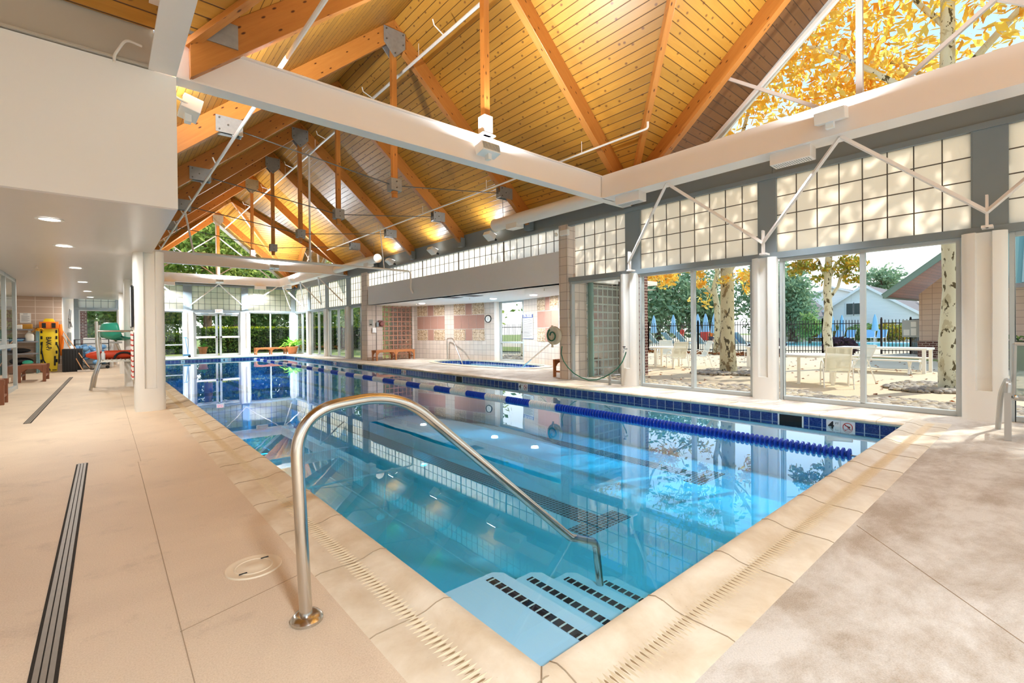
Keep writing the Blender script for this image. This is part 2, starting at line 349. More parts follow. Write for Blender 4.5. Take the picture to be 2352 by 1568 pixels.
# ------------------------------------------------------------------ mesh builder
OFF = {}
def OO(p): return Vector(OFF.get(p.name, (0, 0, 0)))
class MB:
    def __init__(s): s.v, s.f, s.mi, s.cur = [], [], [], 0
    def face(s, idx): s.f.append(idx); s.mi.append(s.cur)
    def poly(s, pts):
        n = len(s.v); s.v += [tuple(p) for p in pts]; s.face(list(range(n, n+len(pts)))); return s
    def box(s, x0, x1, y0, y1, z0, z1):
        if x0 > x1: x0, x1 = x1, x0
        if y0 > y1: y0, y1 = y1, y0
        if z0 > z1: z0, z1 = z1, z0
        n = len(s.v); s.v += [(x, y, z) for x in (x0, x1) for y in (y0, y1) for z in (z0, z1)]
        for q in ((0, 1, 3, 2), (4, 6, 7, 5), (0, 4, 5, 1), (2, 3, 7, 6), (0, 2, 6, 4), (1, 5, 7, 3)): s.face([n+i for i in q])
        return s
    def bar(s, p0, p1, w, h, up=(0, 0, 1), roll=0):
        p0, p1 = Vector(p0), Vector(p1); d = (p1-p0).normalized(); u = Vector(up)
        if abs(d.dot(u)) > .98: u = Vector((0, 1, 0))
        r = d.cross(u).normalized(); u = r.cross(d)
        if roll: q = Matrix.Rotation(roll, 3, d); r = q@r; u = q@u
        n = len(s.v)
        for p in (p0, p1):
            for a, b in ((-1, -1), (1, -1), (1, 1), (-1, 1)): s.v.append(tuple(p+r*(a*w/2)+u*(b*h/2)))
        for q in ((3, 2, 1, 0), (4, 5, 6, 7), (0, 1, 5, 4), (1, 2, 6, 5), (2, 3, 7, 6), (3, 0, 4, 7)): s.face([n+i for i in q])
        return s
    def tube(s, pts, r, n=10, cap=True):
        pts = [Vector(p) for p in pts]; N = len(pts); rs = r if isinstance(r, (list, tuple)) else [r]*N
        base = len(s.v); prev = None
        for i, p in enumerate(pts):
            if i == 0: d = pts[1]-p
            elif i == N-1: d = p-pts[i-1]
            else: d = (pts[i+1]-p).normalized()+(p-pts[i-1]).normalized()
            d = d.normalized() if d.length > 1e-9 else Vector((0, 0, 1))
            if prev is None:
                a = Vector((0, 0, 1)) if abs(d.z) < .9 else Vector((1, 0, 0)); u = d.cross(a).normalized()
            else: u = (prev-d*prev.dot(d)).normalized()
            prev = u; w = d.cross(u)
            for k in range(n):
                an = 2*pi*k/n; s.v.append(tuple(p+(u*cos(an)+w*sin(an))*rs[i]))
        for i in range(N-1):
            for k in range(n):
                a = base+i*n+k; b = base+i*n+(k+1) % n
                s.face([a, b, b+n, a+n])
        if cap:
            s.face([base+k for k in range(n)][::-1]); s.face([base+(N-1)*n+k for k in range(n)])
        return s
    def cyl(s, c, r, h, n=20, r2=None): return s.tube([c, (c[0], c[1], c[2]+h)], [r, r if r2 is None else r2], n)
    def lathe(s, prof, c=(0, 0, 0), n=24, a0=0, a1=2*pi):
        base = len(s.v); full = abs(a1-a0-2*pi) < 1e-6; m = n if full else n+1
        for r, z in prof:
            for k in range(m):
                a = a0+(a1-a0)*k/n; s.v.append((c[0]+r*cos(a), c[1]+r*sin(a), c[2]+z))
        for i in range(len(prof)-1):
            for k in range(n):
                k2 = (k+1) % m; a = base+i*m+k; b = base+i*m+k2
                s.face([a, b, b+m, a+m])
        return s
    def prism(s, poly, axis, a0, a1):
        """poly: 2-D outline in the two other axes (order y,z / x,z / x,y)"""
        n = len(s.v); k = len(poly)
        def P(q, a): return (a, q[0], q[1]) if axis == 'x' else (q[0], a, q[1]) if axis == 'y' else (q[0], q[1], a)
        s.v += [P(q, a0) for q in poly]+[P(q, a1) for q in poly]
        s.face(list(range(n, n+k))[::-1]); s.face(list(range(n+k, n+2*k)))
        for i in range(k):
            j = (i+1) % k; s.face([n+i, n+j, n+k+j, n+k+i])
        return s
    def sphere(s, c, r, nu=14, nv=9, sc_=(1, 1, 1)):
        prof = [(r*sin(pi*i/nv), -r*cos(pi*i/nv)) for i in range(nv+1)]
        n0 = len(s.v); s.lathe(prof, (0, 0, 0), nu)
        for i in range(n0, len(s.v)):
            x, y, z = s.v[i]; s.v[i] = (c[0]+x*sc_[0], c[1]+y*sc_[1], c[2]+z*sc_[2])
        return s
    def grid(s, fn, nu, nv):
        n = len(s.v); s.v += [tuple(fn(i/nu, j/nv)) for j in range(nv+1) for i in range(nu+1)]
        for j in range(nv):
            for i in range(nu):
                a = n+j*(nu+1)+i; s.face([a, a+1, a+nu+2, a+nu+1])
        return s
    def xf(s, M_, start=0):
        for i in range(start, len(s.v)): s.v[i] = tuple(M_@Vector(s.v[i]))
        return s
    def build(s, name, mat, parent=None, loc=None, smooth=True, bevel=0, W=True, merge=True, solid=0, subd=0, g=None):
        """W: vertices are in world coordinates and are made relative to the parent's / own location"""
        off = Vector((0, 0, 0))
        if parent is not None and W: off = OO(parent)
        elif parent is None:
            if loc is None:
                xs, ys, zs = zip(*s.v); loc = ((min(xs)+max(xs))/2, (min(ys)+max(ys))/2, min(zs))
            off = Vector(loc)
        me = bpy.data.meshes.new(name)
        me.from_pydata([tuple(Vector(p)-off) for p in s.v] if off.length else s.v, [], s.f)
        mats = mat if isinstance(mat, (list, tuple)) else [mat]
        for m_ in mats: me.materials.append(MAT[m_])
        if len(mats) > 1: me.polygons.foreach_set('material_index', s.mi)
        if smooth or bevel or merge:
            bm = bmesh.new(); bm.from_mesh(me)
            if merge: bmesh.ops.remove_doubles(bm, verts=bm.verts, dist=1e-5)
            bmesh.ops.recalc_face_normals(bm, faces=bm.faces)
            if bevel:
                es = [e for e in bm.edges if len(e.link_faces) == 2 and e.calc_face_angle(0) > .6]
                bmesh.ops.bevel(bm, geom=es, offset=bevel, segments=2, affect='EDGES', profile=.6)
            for f in bm.faces: f.smooth = smooth
            for e in bm.edges:
                if len(e.link_faces) == 2 and e.calc_face_angle(0) > .62: e.smooth = False
            bm.to_mesh(me); bm.free()
        uvl = me.uv_layers.new(name='UVMap'); dat = uvl.data
        for p in me.polygons:
            nx, ny, nz = p.normal
            if g is not None:
                N_ = Vector(p.normal); G_ = Vector(g); u = G_-N_*G_.dot(N_)
                u = u.normalized() if u.length > .2 else N_.orthogonal().normalized()
                w = N_.cross(u)
            elif abs(nz) > .995: u = Vector((1, 0, 0)); w = Vector((0, 1, 0))
            else:
                u = Vector((-ny, nx, 0)).normalized()
                if abs(u.x) > abs(u.y):
                    if u.x < 0: u = -u
                elif u.y < 0: u = -u
                w = Vector((nx, ny, nz)).cross(u); 
                if w.z < 0: w = -w
            for li in p.loop_indices:
                c = me.vertices[me.loops[li].vertex_index].co+off; dat[li].uv = (c.dot(u), c.dot(w))
        me.update()
        o = bpy.data.objects.new(name, me); COL.objects.link(o)
        OFF[o.name] = tuple(off)
        if parent is not None: o.parent = parent; o.location = (0, 0, 0) if loc is None else loc
        else: o.location = loc
        if solid:
            md = o.modifiers.new('solid', 'SOLIDIFY'); md.thickness = solid
        if subd:
            md = o.modifiers.new('sub', 'SUBSURF'); md.levels = md.render_levels = subd
        return o

def grain_bar(mb, p0, p1, w, h, up=(0, 0, 1)): return mb.bar(p0, p1, w, h, up)

def tag(o, label, cat, group=None, kind=None):
    if label: o['label'] = label
    if cat: o['category'] = cat
    if group: o['group'] = group
    if kind: o['kind'] = kind
    return o
def thing(name, label, cat, loc=(0, 0, 0), rz=0, group=None):
    o = bpy.data.objects.new(name, None); COL.objects.link(o); o.location = loc; o.rotation_euler = (0, 0, rz)
    o.empty_display_size = .1; OFF[o.name] = tuple(loc)
    return tag(o, label, cat, group)
def struct(name, loc=(0, 0, 0)):
    o = bpy.data.objects.new(name, None); COL.objects.link(o); o.location = loc; OFF[o.name] = tuple(loc); o['kind'] = 'structure'
    return o
def st(o): o['kind'] = 'structure'; return o
KIDS = {}
def dup(root, loc, rz=None, label=None, scale=None):
    c = root.copy(); COL.objects.link(c); c.location = loc; OFF[c.name] = tuple(loc)
    if rz is not None: c.rotation_euler = (0, 0, rz)
    if label: c['label'] = label
    if scale: c.scale = scale
    def kids(a, b):
        for ch in [o for o in COL.objects if o.parent == a]:
            d = ch.copy(); COL.objects.link(d); d.parent = b; kids(ch, d)
    kids(root, c); return c
def text_mesh(txt, size, loc, rot, mat, parent, name='lettering', depth=.002, align='CENTER', xscale=1.0, bold=0):
    """rot: 3x3 matrix, columns = text right, text up, text normal (world axes)"""
    cu = bpy.data.curves.new('t', 'FONT'); cu.body = txt; cu.size = size; cu.extrude = depth; cu.align_x = align; cu.align_y = 'CENTER'; cu.offset = bold
    to = bpy.data.objects.new('t', cu); COL.objects.link(to)
    dg = bpy.context.evaluated_depsgraph_get(); dg.update()
    me = bpy.data.meshes.new_from_object(to.evaluated_get(dg)); bpy.data.objects.remove(to)
    me.materials.clear(); me.materials.append(MAT[mat])
    off = OO(parent) if parent is not None else Vector((0, 0, 0))
    M3 = Matrix(rot).transposed(); M3 = M3@Matrix.Diagonal((xscale, 1, 1))
    for v in me.vertices: v.co = M3@v.co+Vector(loc)-off
    o = bpy.data.objects.new(name, me); COL.objects.link(o); o.parent = parent
    return o
def arc(c, r, a0, a1, n, plane='xz', y=0):
    out = []
    for i in range(n+1):
        a = a0+(a1-a0)*i/n; u, v = c[0]+r*cos(a), c[1]+r*sin(a)
        out.append((u, y, v) if plane == 'xz' else (y, u, v) if plane == 'yz' else (u, v, y))
    return out
def rounded(pts, r, n=6):
    """polyline with filleted corners"""
    pts = [Vector(p) for p in pts]; out = [pts[0]]
    for i in range(1, len(pts)-1):
        a, b, c = pts[i-1], pts[i], pts[i+1]; d1 = (a-b); d2 = (c-b); q = min(r, d1.length*.48, d2.length*.48)
        s0 = b+d1.normalized()*q; s1 = b+d2.normalized()*q
        for k in range(n+1):
            t_ = k/n; out.append(s0*(1-t_)**2+b*2*t_*(1-t_)+s1*t_**2)
    out.append(pts[-1]); return out
# ------------------------------------------------------------------ numbers of the place (metres; camera stands over the origin)
PL, PR, PN, PF = 1.08, 7.17, 1.10, 26.16          # pool water edges
W, D = 8.24, 28.2                                 # inner faces of the right and the far wall
ZG, ZC0, ZC1, ZW = 2.218, 2.378, 3.579, 3.66      # glass head, clerestory foot and head, wall head
XR, ZR, ZE, XE0 = 4.45, 7.38, 4.08, .66           # ridge, eaves
BX, ZB0, ZB1 = 7.30, 3.687, 4.119                 # steel beams
Y1, Y2, Y3 = 5.646, 20.49, 27.6
YC = (1.795, 24.34); HB = 3.85                    # centres of the two cross bays
SL = (ZR-ZE)/(W-XR)
WL = -.13                                         # water level
SPX0, SPX1, SPY0, SPY1 = 9.55, 11.0, 10.3, 15.7   # hot tub

# ------------------------------------------------------------------ floor
m = MB()
fx0, fx1 = -5.0, 8.42
m.poly([(fx0, -3.4, 0), (fx1, -3.4, 0), (fx1, PN-.34, 0), (fx0, PN-.34, 0)])
m.poly([(fx0, PN-.34, 0), (PL-.34, PN-.34, 0), (PL-.34, PF+.34, 0), (fx0, PF+.34, 0)])
m.poly([(PR+.02, PN-.34, 0), (fx1, PN-.34, 0), (fx1, PF+.34, 0), (PR+.02, PF+.34, 0)])
m.poly([(fx0, PF+.34, 0), (fx1, PF+.34, 0), (fx1, D+.2, 0), (fx0, D+.2, 0)])
# alcove floor round the hot tub
tub = [(10.25+1.22*cos(a), 13.1+2.75*sin(a)) for a in [2*pi*i/40 for i in range(40)]]
tub = [(10.18+(abs(cos(a))**.7*(1 if cos(a) > 0 else -1))*.98, 13.1+(abs(sin(a))**.7*(1 if sin(a) > 0 else -1))*2.65) for a in [2*pi*i/48 for i in range(48)]]
al = []
ax0, ax1, ay0, ay1 = fx1, 11.9, 7.3, 18.8
for i, (tx, ty) in enumerate(tub):
    a = math.atan2((ty-13.1)/5.75, (tx-10.16)/1.74)
    k = 1/max(abs(cos(a)), abs(sin(a))); al.append((10.16+1.74*cos(a)*k, 13.05+5.75*sin(a)*k))
for i in range(48):
    j = (i+1) % 48
    m.poly([(*al[i], 0), (*al[j], 0), (*tub[j], 0), (*tub[i], 0)])
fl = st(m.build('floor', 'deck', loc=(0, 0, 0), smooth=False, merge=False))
m = MB()                                            # control joints sawn in the deck
for p0, p1 in (((.22, 5.4), (.21, .4)), ((.21, 2.2), (.72, 2.35)), ((3.3, .74), (2.2, -.2)), ((.24, 5.4), (.235, 12))):
    m.bar((*p0, .0), (*p1, .0), .0032, .003)
st(m.build('trim_1', 'saw_cut', loc=(0, 0, 0)))

# ------------------------------------------------------------------ pool
pool = thing('swimming_pool', 'long blue indoor lap pool with pale stone coping and a dark blue waterline tile band', 'swimming pool', (4.1, 13.6, 0))
ZF = -.93
m = MB()
m.poly([(PL, PN, ZF), (PR, PN, ZF), (PR, PF, ZF), (PL, PF, ZF)])
for a, b in (((PL, PN), (PR, PN)), ((PR, PN), (PR, PF)), ((PR, PF), (PL, PF)), ((PL, PF), (PL, PN))):
    m.poly([(*a, ZF), (*b, ZF), (*b, -.205), (*a, -.205)])
m.build('basin', 'plaster', pool, smooth=False)
m = MB()
for a, b in (((PL, PN), (PR, PN)), ((PR, PN), (PR, PF)), ((PR, PF), (PL, PF)), ((PL, PF), (PL, PN))):
    m.poly([(*a, -.215), (*b, -.215), (*b, -.03), (*a, -.03)])
wt = m.build('waterline_tiles', 'waterline_tile', pool, smooth=False)
# coping: a bull-nosed profile swept round the pool (d outwards, z)
prof = [(0, -.05), (-.028, -.03), (-.034, -.005), (-.02, .02), (.012, .03), (.05, .026), (.10, .010), (.15, .004), (.21, .006), (.315, .006), (.34, .0), (.34, -.03)]
profR = [(0, -.05), (-.028, -.035), (-.034, -.01), (-.022, .006), (.0, .011), (.03, .011), (.33, .006), (.34, .0), (.34, -.03)]
m = MB()
def cop(prof, line):
    n = len(m.v)
    for (x, y, dx, dy) in line:
        for d, z in prof: m.v.append((x+dx*d, y+dy*d, z))
    k = len(prof)
    for i in range(len(line)-1):
        for j in range(k-1): m.face([n+i*k+j, n+i*k+j+1, n+(i+1)*k+j+1, n+(i+1)*k+j])
cop(prof, [(PL, PF, -1, 1), (PL, PN, -1, -1), (PR, PN, 0, -1), (PR+.34, PN, 0, -1)])
cop(profR, [(PR, PN, 1, 0), (PR, PF, 1, 1), (PL, PF, -1, 1)])
m.cur = 1                                            # joints between the coping stones, following the profile
def joint(pts):
    m.tube(pts, .0026, 5, False)
x = PL+.06
while x < PR: joint([(x, PN-d, z+.001) for d, z in prof[1:-1]]); x += .6
y = PN-.03
while y < PF: joint([(PL-d, y, z+.001) for d, z in prof[1:-1]]); y += .6
y = PN+.3
while y < PF: joint([(PR+d, y, z+.001) for d, z in profR[1:-1]]); y += .6
joint([(PL-d, PN-d, z+.001) for d, z in prof[1:-1]])
# the row of carved slots in the coping: slim spindle-shaped ridges
def spindle(m, c, ax, L, w, h):
    x, y, z = c; n = len(m.v); K = 6
    for i in range(K+1):
        t_ = i/K-.5; s_ = math.sqrt(max(0, 1-4*t_*t_)); px, py = x+ax[0]*L*t_, y+ax[1]*L*t_
        m.v += [(px-ax[1]*w*s_/2, py+ax[0]*w*s_/2, z), (px, py, z+h*s_), (px+ax[1]*w*s_/2, py-ax[0]*w*s_/2, z)]
    for i in range(K):
        a = n+3*i; m.face([a, a+1, a+4, a+3]); m.face([a+1, a+2, a+5, a+4])
m.cur = 2; y = PN+.05
while y < 16: spindle(m, (PL-.16, y, .0035), (1, 0), .12, .017, .006); y += .029
x = PL+.1
while x < PR+.2: spindle(m, (x, PN-.165, .0035), (.12, 1), .13, .017, .006); x += .029
m.cur = 3; y = PN+.05+.0145
while y < 16: spindle(m, (PL-.16, y, .0042), (1, 0), .115, .009, .0012); y += .029
x = PL+.1+.0145
while x < PR+.2: spindle(m, (x, PN-.165, .0042), (.12, 1), .125, .009, .0012); x += .029
cp = m.build('coping', ['coping', 'coping_joint', 'coping_flute', 'groove_dirt'], pool, merge=False)
# water body
m = MB(); m.box(PL+.002, PR-.009, PN+.002, PF-.009, ZF+.001, WL); m.build('water', 'pool_water', pool, smooth=False)
# entry steps in the near corner, each with a dark tiled nosing
sx = [PL, 1.80, 2.12, 2.46, 2.87]; sz = [-.30, -.41, -.53, -.70]; sy = 2.2
for i in range(4):
    x0, x1, z = (PL if i == 0 else sx[i]), sx[i+1], sz[i]
    m = MB(); q = .05
    m.prism([(x0, PN), (x1, PN), (x1, sy-q), (x1-q, sy), (x0, sy)], 'z', ZF, z)
    s_ = m.build('step', 'plaster', pool, smooth=False)
    m = MB(); m.box(x1-.135, x1-.085+.0, PN, sy-.05, z, z+.004)
    m.build('nosing_tiles', 'nosing_tile', s_, smooth=False, g=(0, 1, 0))
m = MB(); m.box(3.87, 4.17, 3.25, PF-1.6, ZF, ZF+.005); m.box(3.64, 4.40, 3.05, 3.3, ZF, ZF+.006); m.box(3.64, 4.4, PF-1.9, PF-1.6, ZF, ZF+.006)
m.build('lane_marking', 'lane_tile', pool, smooth=False)
m = MB(); m.box(6.22, 6.48, 3.25, PF-1.6, ZF, ZF+.005); m.box(6.0, 6.7, 3.05, 3.3, ZF, ZF+.006)
m.build('lane_marking', 'lane_tile', pool, smooth=False)
# skimmer mouths and depth markers on the right wall
def skimmer(y0, y1, X=PR):
    m = MB(); m.box(X-.004, X+.0, y0-.01, y1+.01, -.2, -.045); a = m.build('skimmer_opening', 'void', pool, smooth=False)
    m = MB()
    for q in (y0-.02, y1): m.box(X-.009, X-.003, q, q+.02, -.2, -.04)
    m.box(X-.0085, X-.003, y0, y1, -.05, -.04)
    m.build('skimmer_frame', 'white_plastic', a)
skimmer(at(1842, 905, x=PR).y, at(1790, 905, x=PR).y); skimmer(at(1062, 860, x=PR).y, at(1048, 860, x=PR).y)
skimmer(at(832, 840, x=PR).y, at(822, 840, x=PR).y); skimmer(at(683, 823, x=PR).y, at(678, 823, x=PR).y)
def marker(y0, X=PR, flip=1, ft='FT', w=.16):
    """white 6-inch tiles: a 4, small FT and a struck-out diver; faces -X"""
    R3 = ((0, -1, 0), (0, 0, 1), (-1, 0, 0)); xx = X-.007
    m = MB(); m.box(xx, X-.002, y0, y0+.155, -.2, -.045); m.box(xx, X-.002, y0-.157, y0-.003, -.2, -.045)
    a = m.build('depth_marker', 'white_plastic', pool, smooth=False)
    text_mesh('4', .13, (xx, y0+.1, -.12), R3, 'ink', a, 'digit', bold=.003)
    text_mesh(ft, .035, (xx, y0+.035, -.09), R3, 'ink', a, 'lettering')
    c = (xx-.002, y0-.08, -.12); m = MB()
    ring = [(c[0], c[1]+.05*cos(2*pi*i/24), c[2]+.05*sin(2*pi*i/24)) for i in range(25)]
    m.tube(ring, .0045, 6, False); m.bar((c[0], c[1]-.034, c[2]-.034), (c[0], c[1]+.034, c[2]+.034), .004, .008)
    m.build('no_diving_sign', 'red_ink', a)
    m = MB(); m.sphere((c[0], c[1]-.018, c[2]+.002), .009, 8, 6, (.3, 1, 1)); m.bar((c[0], c[1]-.01, c[2]+.004), (c[0], c[1]+.03, c[2]+.02), .003, .011); m.bar((c[0], c[1]-.012, c[2]-.005), (c[0], c[1]-.028, c[2]-.03), .003, .006)
    m.build('diver_figure', 'ink', a)
for px in (1930, 1202, 928, 770): marker(at(px, 900, x=PR).y)
R3 = ((1, 0, 0), (0, 0, 1), (0, -1, 0))
for px, both in ((519, 1), (420, 0)):
    x = at(px, 832, y=PF).x; m = MB(); m.box(x-.22 if both else x-.08, x+.22 if both else x+.08, PF-.007, PF-.002, -.2, -.045)
    a = m.build('depth_marker', 'white_plastic', pool, smooth=False)
    if both:
        text_mesh('4', .14, (x-.08, PF-.008, -.12), R3, 'ink', a, 'digit', bold=.004)
        m = MB(); m.tube([(x+.13+.05*cos(2*pi*i/20), PF-.009, -.12+.05*sin(2*pi*i/20)) for i in range(21)], .006, 5, False)
        m.bar((x+.095, PF-.009, -.155), (x+.165, PF-.009, -.085), .006, .01); m.build('no_diving_sign', 'red_ink', a)
    else: text_mesh('•', .14, (x, PF-.008, -.12), R3, 'ink', a, 'digit')
# lane rope: near floats one by one, the far ones as one part
rope = thing('lane_rope', 'floating lane line of blue and white discs along the right side of the pool', 'lane rope', (5.6, 1.3, WL))
def ropex(y): return 5.62+.03*sin(y*.35)
m = MB(); m.tube([(ropex(1.15+i), 1.15+i, WL+.005) for i in range(25)], .006, 6)
m.tube([(ropex(1.2), 1.24, WL), (5.63, 1.12, -.06), (5.64, 1.09, -.03)], .012, 6); m.build('cable', 'rope', rope)
def disc(m, x, y, z, r=.06):
    n = 12; prof_ = [(.012, -.021), (r*.98, -.017), (r, -.004), (r*.86, .002), (r*.6, .003), (.5*r, .02), (.012, .021)]
    b0 = len(m.v); m.lathe(prof_, (0, 0, 0), n)
    for i in range(b0, len(m.v)):
        vx, vy, vz = m.v[i]; m.v[i] = (x+vx, y+vz, z+vy)
def iswhite(y): return y > 5.35 and int((y-5.35)/.62) % 2 == 0
proto = {}
y = 1.33; cnt = 0; far = MB()
while y < PF-.4:
    if cnt < 100:
        k = iswhite(y)
        if k not in proto:
            q = MB(); disc(q, 0, 0, 0); o = q.build('float', 'float_white' if k else 'float_blue', rope, W=False); proto[k] = o
        else: o = proto[k].copy(); COL.objects.link(o)
        o.parent = rope; o.location = (ropex(y)-5.6, y-1.3, .012)
        if k: o['label'] = 'white float disc'
    else:
        far.cur = 1 if iswhite(y) else 0; disc(far, ropex(y), y, WL+.012)
    cnt += 1; y += .052
o = far.build('float', ['float_blue', 'float_white'], rope); o['kind'] = 'stuff'; o['label'] = 'far floats in alternating blue and white'
for i_, o in enumerate([c for c in COL.objects if c.name == 'float' and False]): pass

# handrail into the steps
rail = thing('pool_handrail', 'brushed stainless steel handrail curving from the deck down into the pool steps', 'handrail', (.6, 1.95, 0))
y = 1.95
pts = rounded([(.60, y, 0), (.566, y, .845), (1.02, y, .868), (2.17, y, WL), (2.43, y, -.235), (2.50, y, sz[2]+.0)], .16, 10)
pts = rounded([(.60, y, 0), (.566, y, .838), (1.02, y, .872), (2.17, y, WL)], .19, 12)+rounded([(2.17, y, WL), (2.42, y, -.235), (2.46, y, -.53)], .05, 5)[1:]
m = MB(); m.tube(pts, .0245, 20); m.build('tube', 'stainless', rail)
m = MB(); m.lathe([(0, .03), (.035, .03), (.05, .026), (.062, .012), (.062, 0), (0, 0)], (.602, y, 0), 28); m.build('flange', 'stainless', rail)
# skimmer lid and drains in the deck
lid = thing('skimmer_lid', 'round off-white plastic lid set in the deck left of the handrail', 'deck lid', (.545, 2.57, 0))
m = MB(); m.lathe([(0, .006), (.03, .006), (.033, .004), (.075, .004), (.078, .007), (.083, .007), (.086, .004), (.108, .004), (.112, .006), (.122, .006), (.126, .0), (.126, -.01)], (.545, 2.57, 0), 36); a = m.build('cover', 'stone_lid', lid)
m = MB()
for k in (-1, 1): m.bar((.545+k*.06-.015, 2.57+k*.055, .0075), (.545+k*.06+.02, 2.57+k*.055, .0075), .008, .002)
m.build('finger_slot', 'black_rubber', a)
def drain(name, label, x0, y0, x1, y1, w):
    t_ = thing(name, label, 'floor drain', (x0, y0, 0)); d = Vector((x1-x0, y1-y0, 0)); L = d.length; d.normalize(); r = Vector((d.y, -d.x, 0))
    m = MB(); m.bar((x0, y0, -.004), (x1, y1, -.004), w*1.25, .014); m.build('channel', 'drain_slot', t_)
    m = MB()
    for k in range(3): o_ = (k-1)*w*.32; m.bar(Vector((x0, y0, .004))+r*o_, Vector((x1, y1, .004))+r*o_, w*.25, .006)
    m.build('grate', 'drain_grate', t_)
drain('floor_drain', 'long dark slotted drain grate in the near left deck, left of the round lid', -.16, 5.66, -.17, 1.2, .062)
drain('floor_drain', 'grey slotted drain strip farther off, between the white column and the glass storefront', -.775, 8.75, -.69, 17.5, .06)
# ------------------------------------------------------------------ walls with their windows
wn = [0]
def F3(axis, base):
    """maps (s along the wall, d outwards, z) to the world"""
    if axis == 'x': return lambda s, d, z: (base+d, s, z)
    return lambda s, d, z: (s, base+d, z)
def fbox(m, T, s0, s1, d0, d1, z0, z1):
    a = T(s0, d0, z0); b = T(s1, d1, z1); m.box(a[0], b[0], a[1], b[1], a[2], b[2])
def window(T, s0, s1, z0, z1, mull=(), bars=(), fr=.05, dep=.1, off=.0, door=False, mat='grey_frame'):
    wn[0] += 1
    c = T((s0+s1)/2, off, z0); w = struct('window_%d' % wn[0], c)
    m = MB()
    fbox(m, T, s0, s0+fr, off, off+dep, z0, z1); fbox(m, T, s1-fr, s1, off, off+dep, z0, z1)
    fbox(m, T, s0+fr, s1-fr, off, off+dep, z1-fr, z1); fbox(m, T, s0+fr, s1-fr, off, off+dep, z0, z0+fr*1.3)
    for q in mull: fbox(m, T, q-.03, q+.03, off, off+dep, z0+fr, z1-fr)
    for q in bars: fbox(m, T, s0+fr, s1-fr, off+.01, off+dep-.01, q-.03, q+.03)
    m.build('window_frame', mat, w, smooth=False, bevel=.004)
    m = MB(); e = off+dep*.6
    a = T(s0+fr, e, z0+fr); b = T(s1-fr, e, z1-fr); c2 = T(s1-fr, e, z0+fr); d2 = T(s0+fr, e, z1-fr)
    m.poly([a, c2, b, d2]); m.build('pane', 'window_glass', w, smooth=False)
    return w
def clerestory(T, s0, s1, z0, z1, rows, ncol, top=True, foot=.0, thick=()):
    wn[0] += 1
    w = struct('window_%d' % wn[0], T((s0+s1)/2, 0, z0))
    m = MB(); fbox(m, T, s0, s1, .045, .055, z0, z1); m.build('translucent_panel', 'fibreglass', w, smooth=False)
    m = MB()
    for i in range(1, ncol): q = s0+(s1-s0)*i/ncol; ww = .022 if i in thick else .0065; fbox(m, T, q-ww, q+ww, .03, .045, z0, z1)
    for q in rows: fbox(m, T, s0, s1, .031, .046, q-.0065, q+.0065)
    m.build('grid_bar', 'black_metal' if False else 'rod_steel', w, smooth=False)
    return w
TX, TY = F3('x', W), F3('y', D)
colY = [-2.06, .535, 3.065, 5.68, 20.43, 23.09, 25.71]
near_w = [(-1.85, .33, (-.75,)), (.745, 2.865, (1.775,)), (3.27, 5.475, (4.35,)), (5.90, 7.345, ())]
far_w = [(19.18, 20.23, ()), (20.64, 22.86, (21.75,)), (23.32, 25.46, (24.4,)), (25.96, 28.02, (27.0,))]
for s0, s1, mu in near_w+far_w: window(TX, s0, s1, 0, ZC0-.1, mu, off=.02)
zr = [ZC0+.3, ZC0+.6, ZC0+.9]
for s0, s1, n in ((-1.85, .33, 8), (.64, 2.90, 8), (3.16, 5.44, 8), (5.76, 7.20, 5), (18.95, 20.2, 5), (20.64, 22.9, 8), (23.3, 25.5, 8), (25.9, 28.05, 8)):
    clerestory(TX, s0, s1, ZC0, ZC1, zr, n)
clerestory(TX, 7.60, 18.35, 3.03, ZC1, [3.31], 40, thick=(8, 16, 24, 32))
farw = [(-.85, .50, (), ()), (.88, 3.0, (), (.62,)), (3.42, 5.5, (), ()), (5.93, 8.02, (6.98,), ())]
for i, (s0, s1, mu, ba) in enumerate(farw):
    if i != 2: window(TY, s0, s1, 0, ZC0-.1, mu, ba, off=.02)
for s0, s1, n in ((-.85, .42, 5), (.80, 3.0, 8), (3.36, 5.56, 8), (5.88, 8.05, 8)): clerestory(TY, s0, s1, ZC0, ZC1, zr, n)
# the pair of glazed doors with a fixed light between
dn = 0
for x0, x1, hinge in ((3.46, 4.44, 1), (4.56, 5.48, -1)):
    dn += 1; dr = struct('door_%d' % dn, ((x0+x1)/2, D, 0)); m = MB(); z1 = 2.16
    for a, b, c, d in ((x0, x0+.075, 0, z1), (x1-.075, x1, 0, z1), (x0+.075, x1-.075, z1-.08, z1), (x0+.075, x1-.075, 0, .12)): m.box(a, b, D+.02, D+.075, c, d)
    a = m.build('door_leaf', 'grey_frame', dr, smooth=False, bevel=.004)
    m = MB(); m.poly([(x0+.07, D+.05, .1), (x1-.07, D+.05, .1), (x1-.07, D+.05, z1-.06), (x0+.07, D+.05, z1-.06)]); m.build('pane', 'window_glass', dr, smooth=False)
    m = MB(); m.box(x0+.04, x1-.04, D-.05, D-.01, .93, 1.03); pb = m.build('push_bar', 'white_paint', dr, bevel=.008)
    m = MB(); e = x1-.08 if hinge > 0 else x0+.02; m.box(e, e+.07, D-.06, D+.02, .94, 1.02); m.build('bar_end', 'black_plastic', pb, bevel=.004)
    m = MB(); m.box((x0+x1)/2-.22, (x0+x1)/2+.1, D-.05, D+.02, z1-.02, z1+.06); m.build('door_closer', 'grey_steel', dr, bevel=.004)
window(TY, 4.44, 4.56+.0, 0, ZG, fr=.02); 
m = MB(); m.box(3.40, 5.52, D+.0, D+.1, 2.16, ZC0-.1); m.box(3.40, 3.46, D, D+.1, 0, 2.2); m.box(5.48, 5.54, D, D+.1, 0, 2.2)
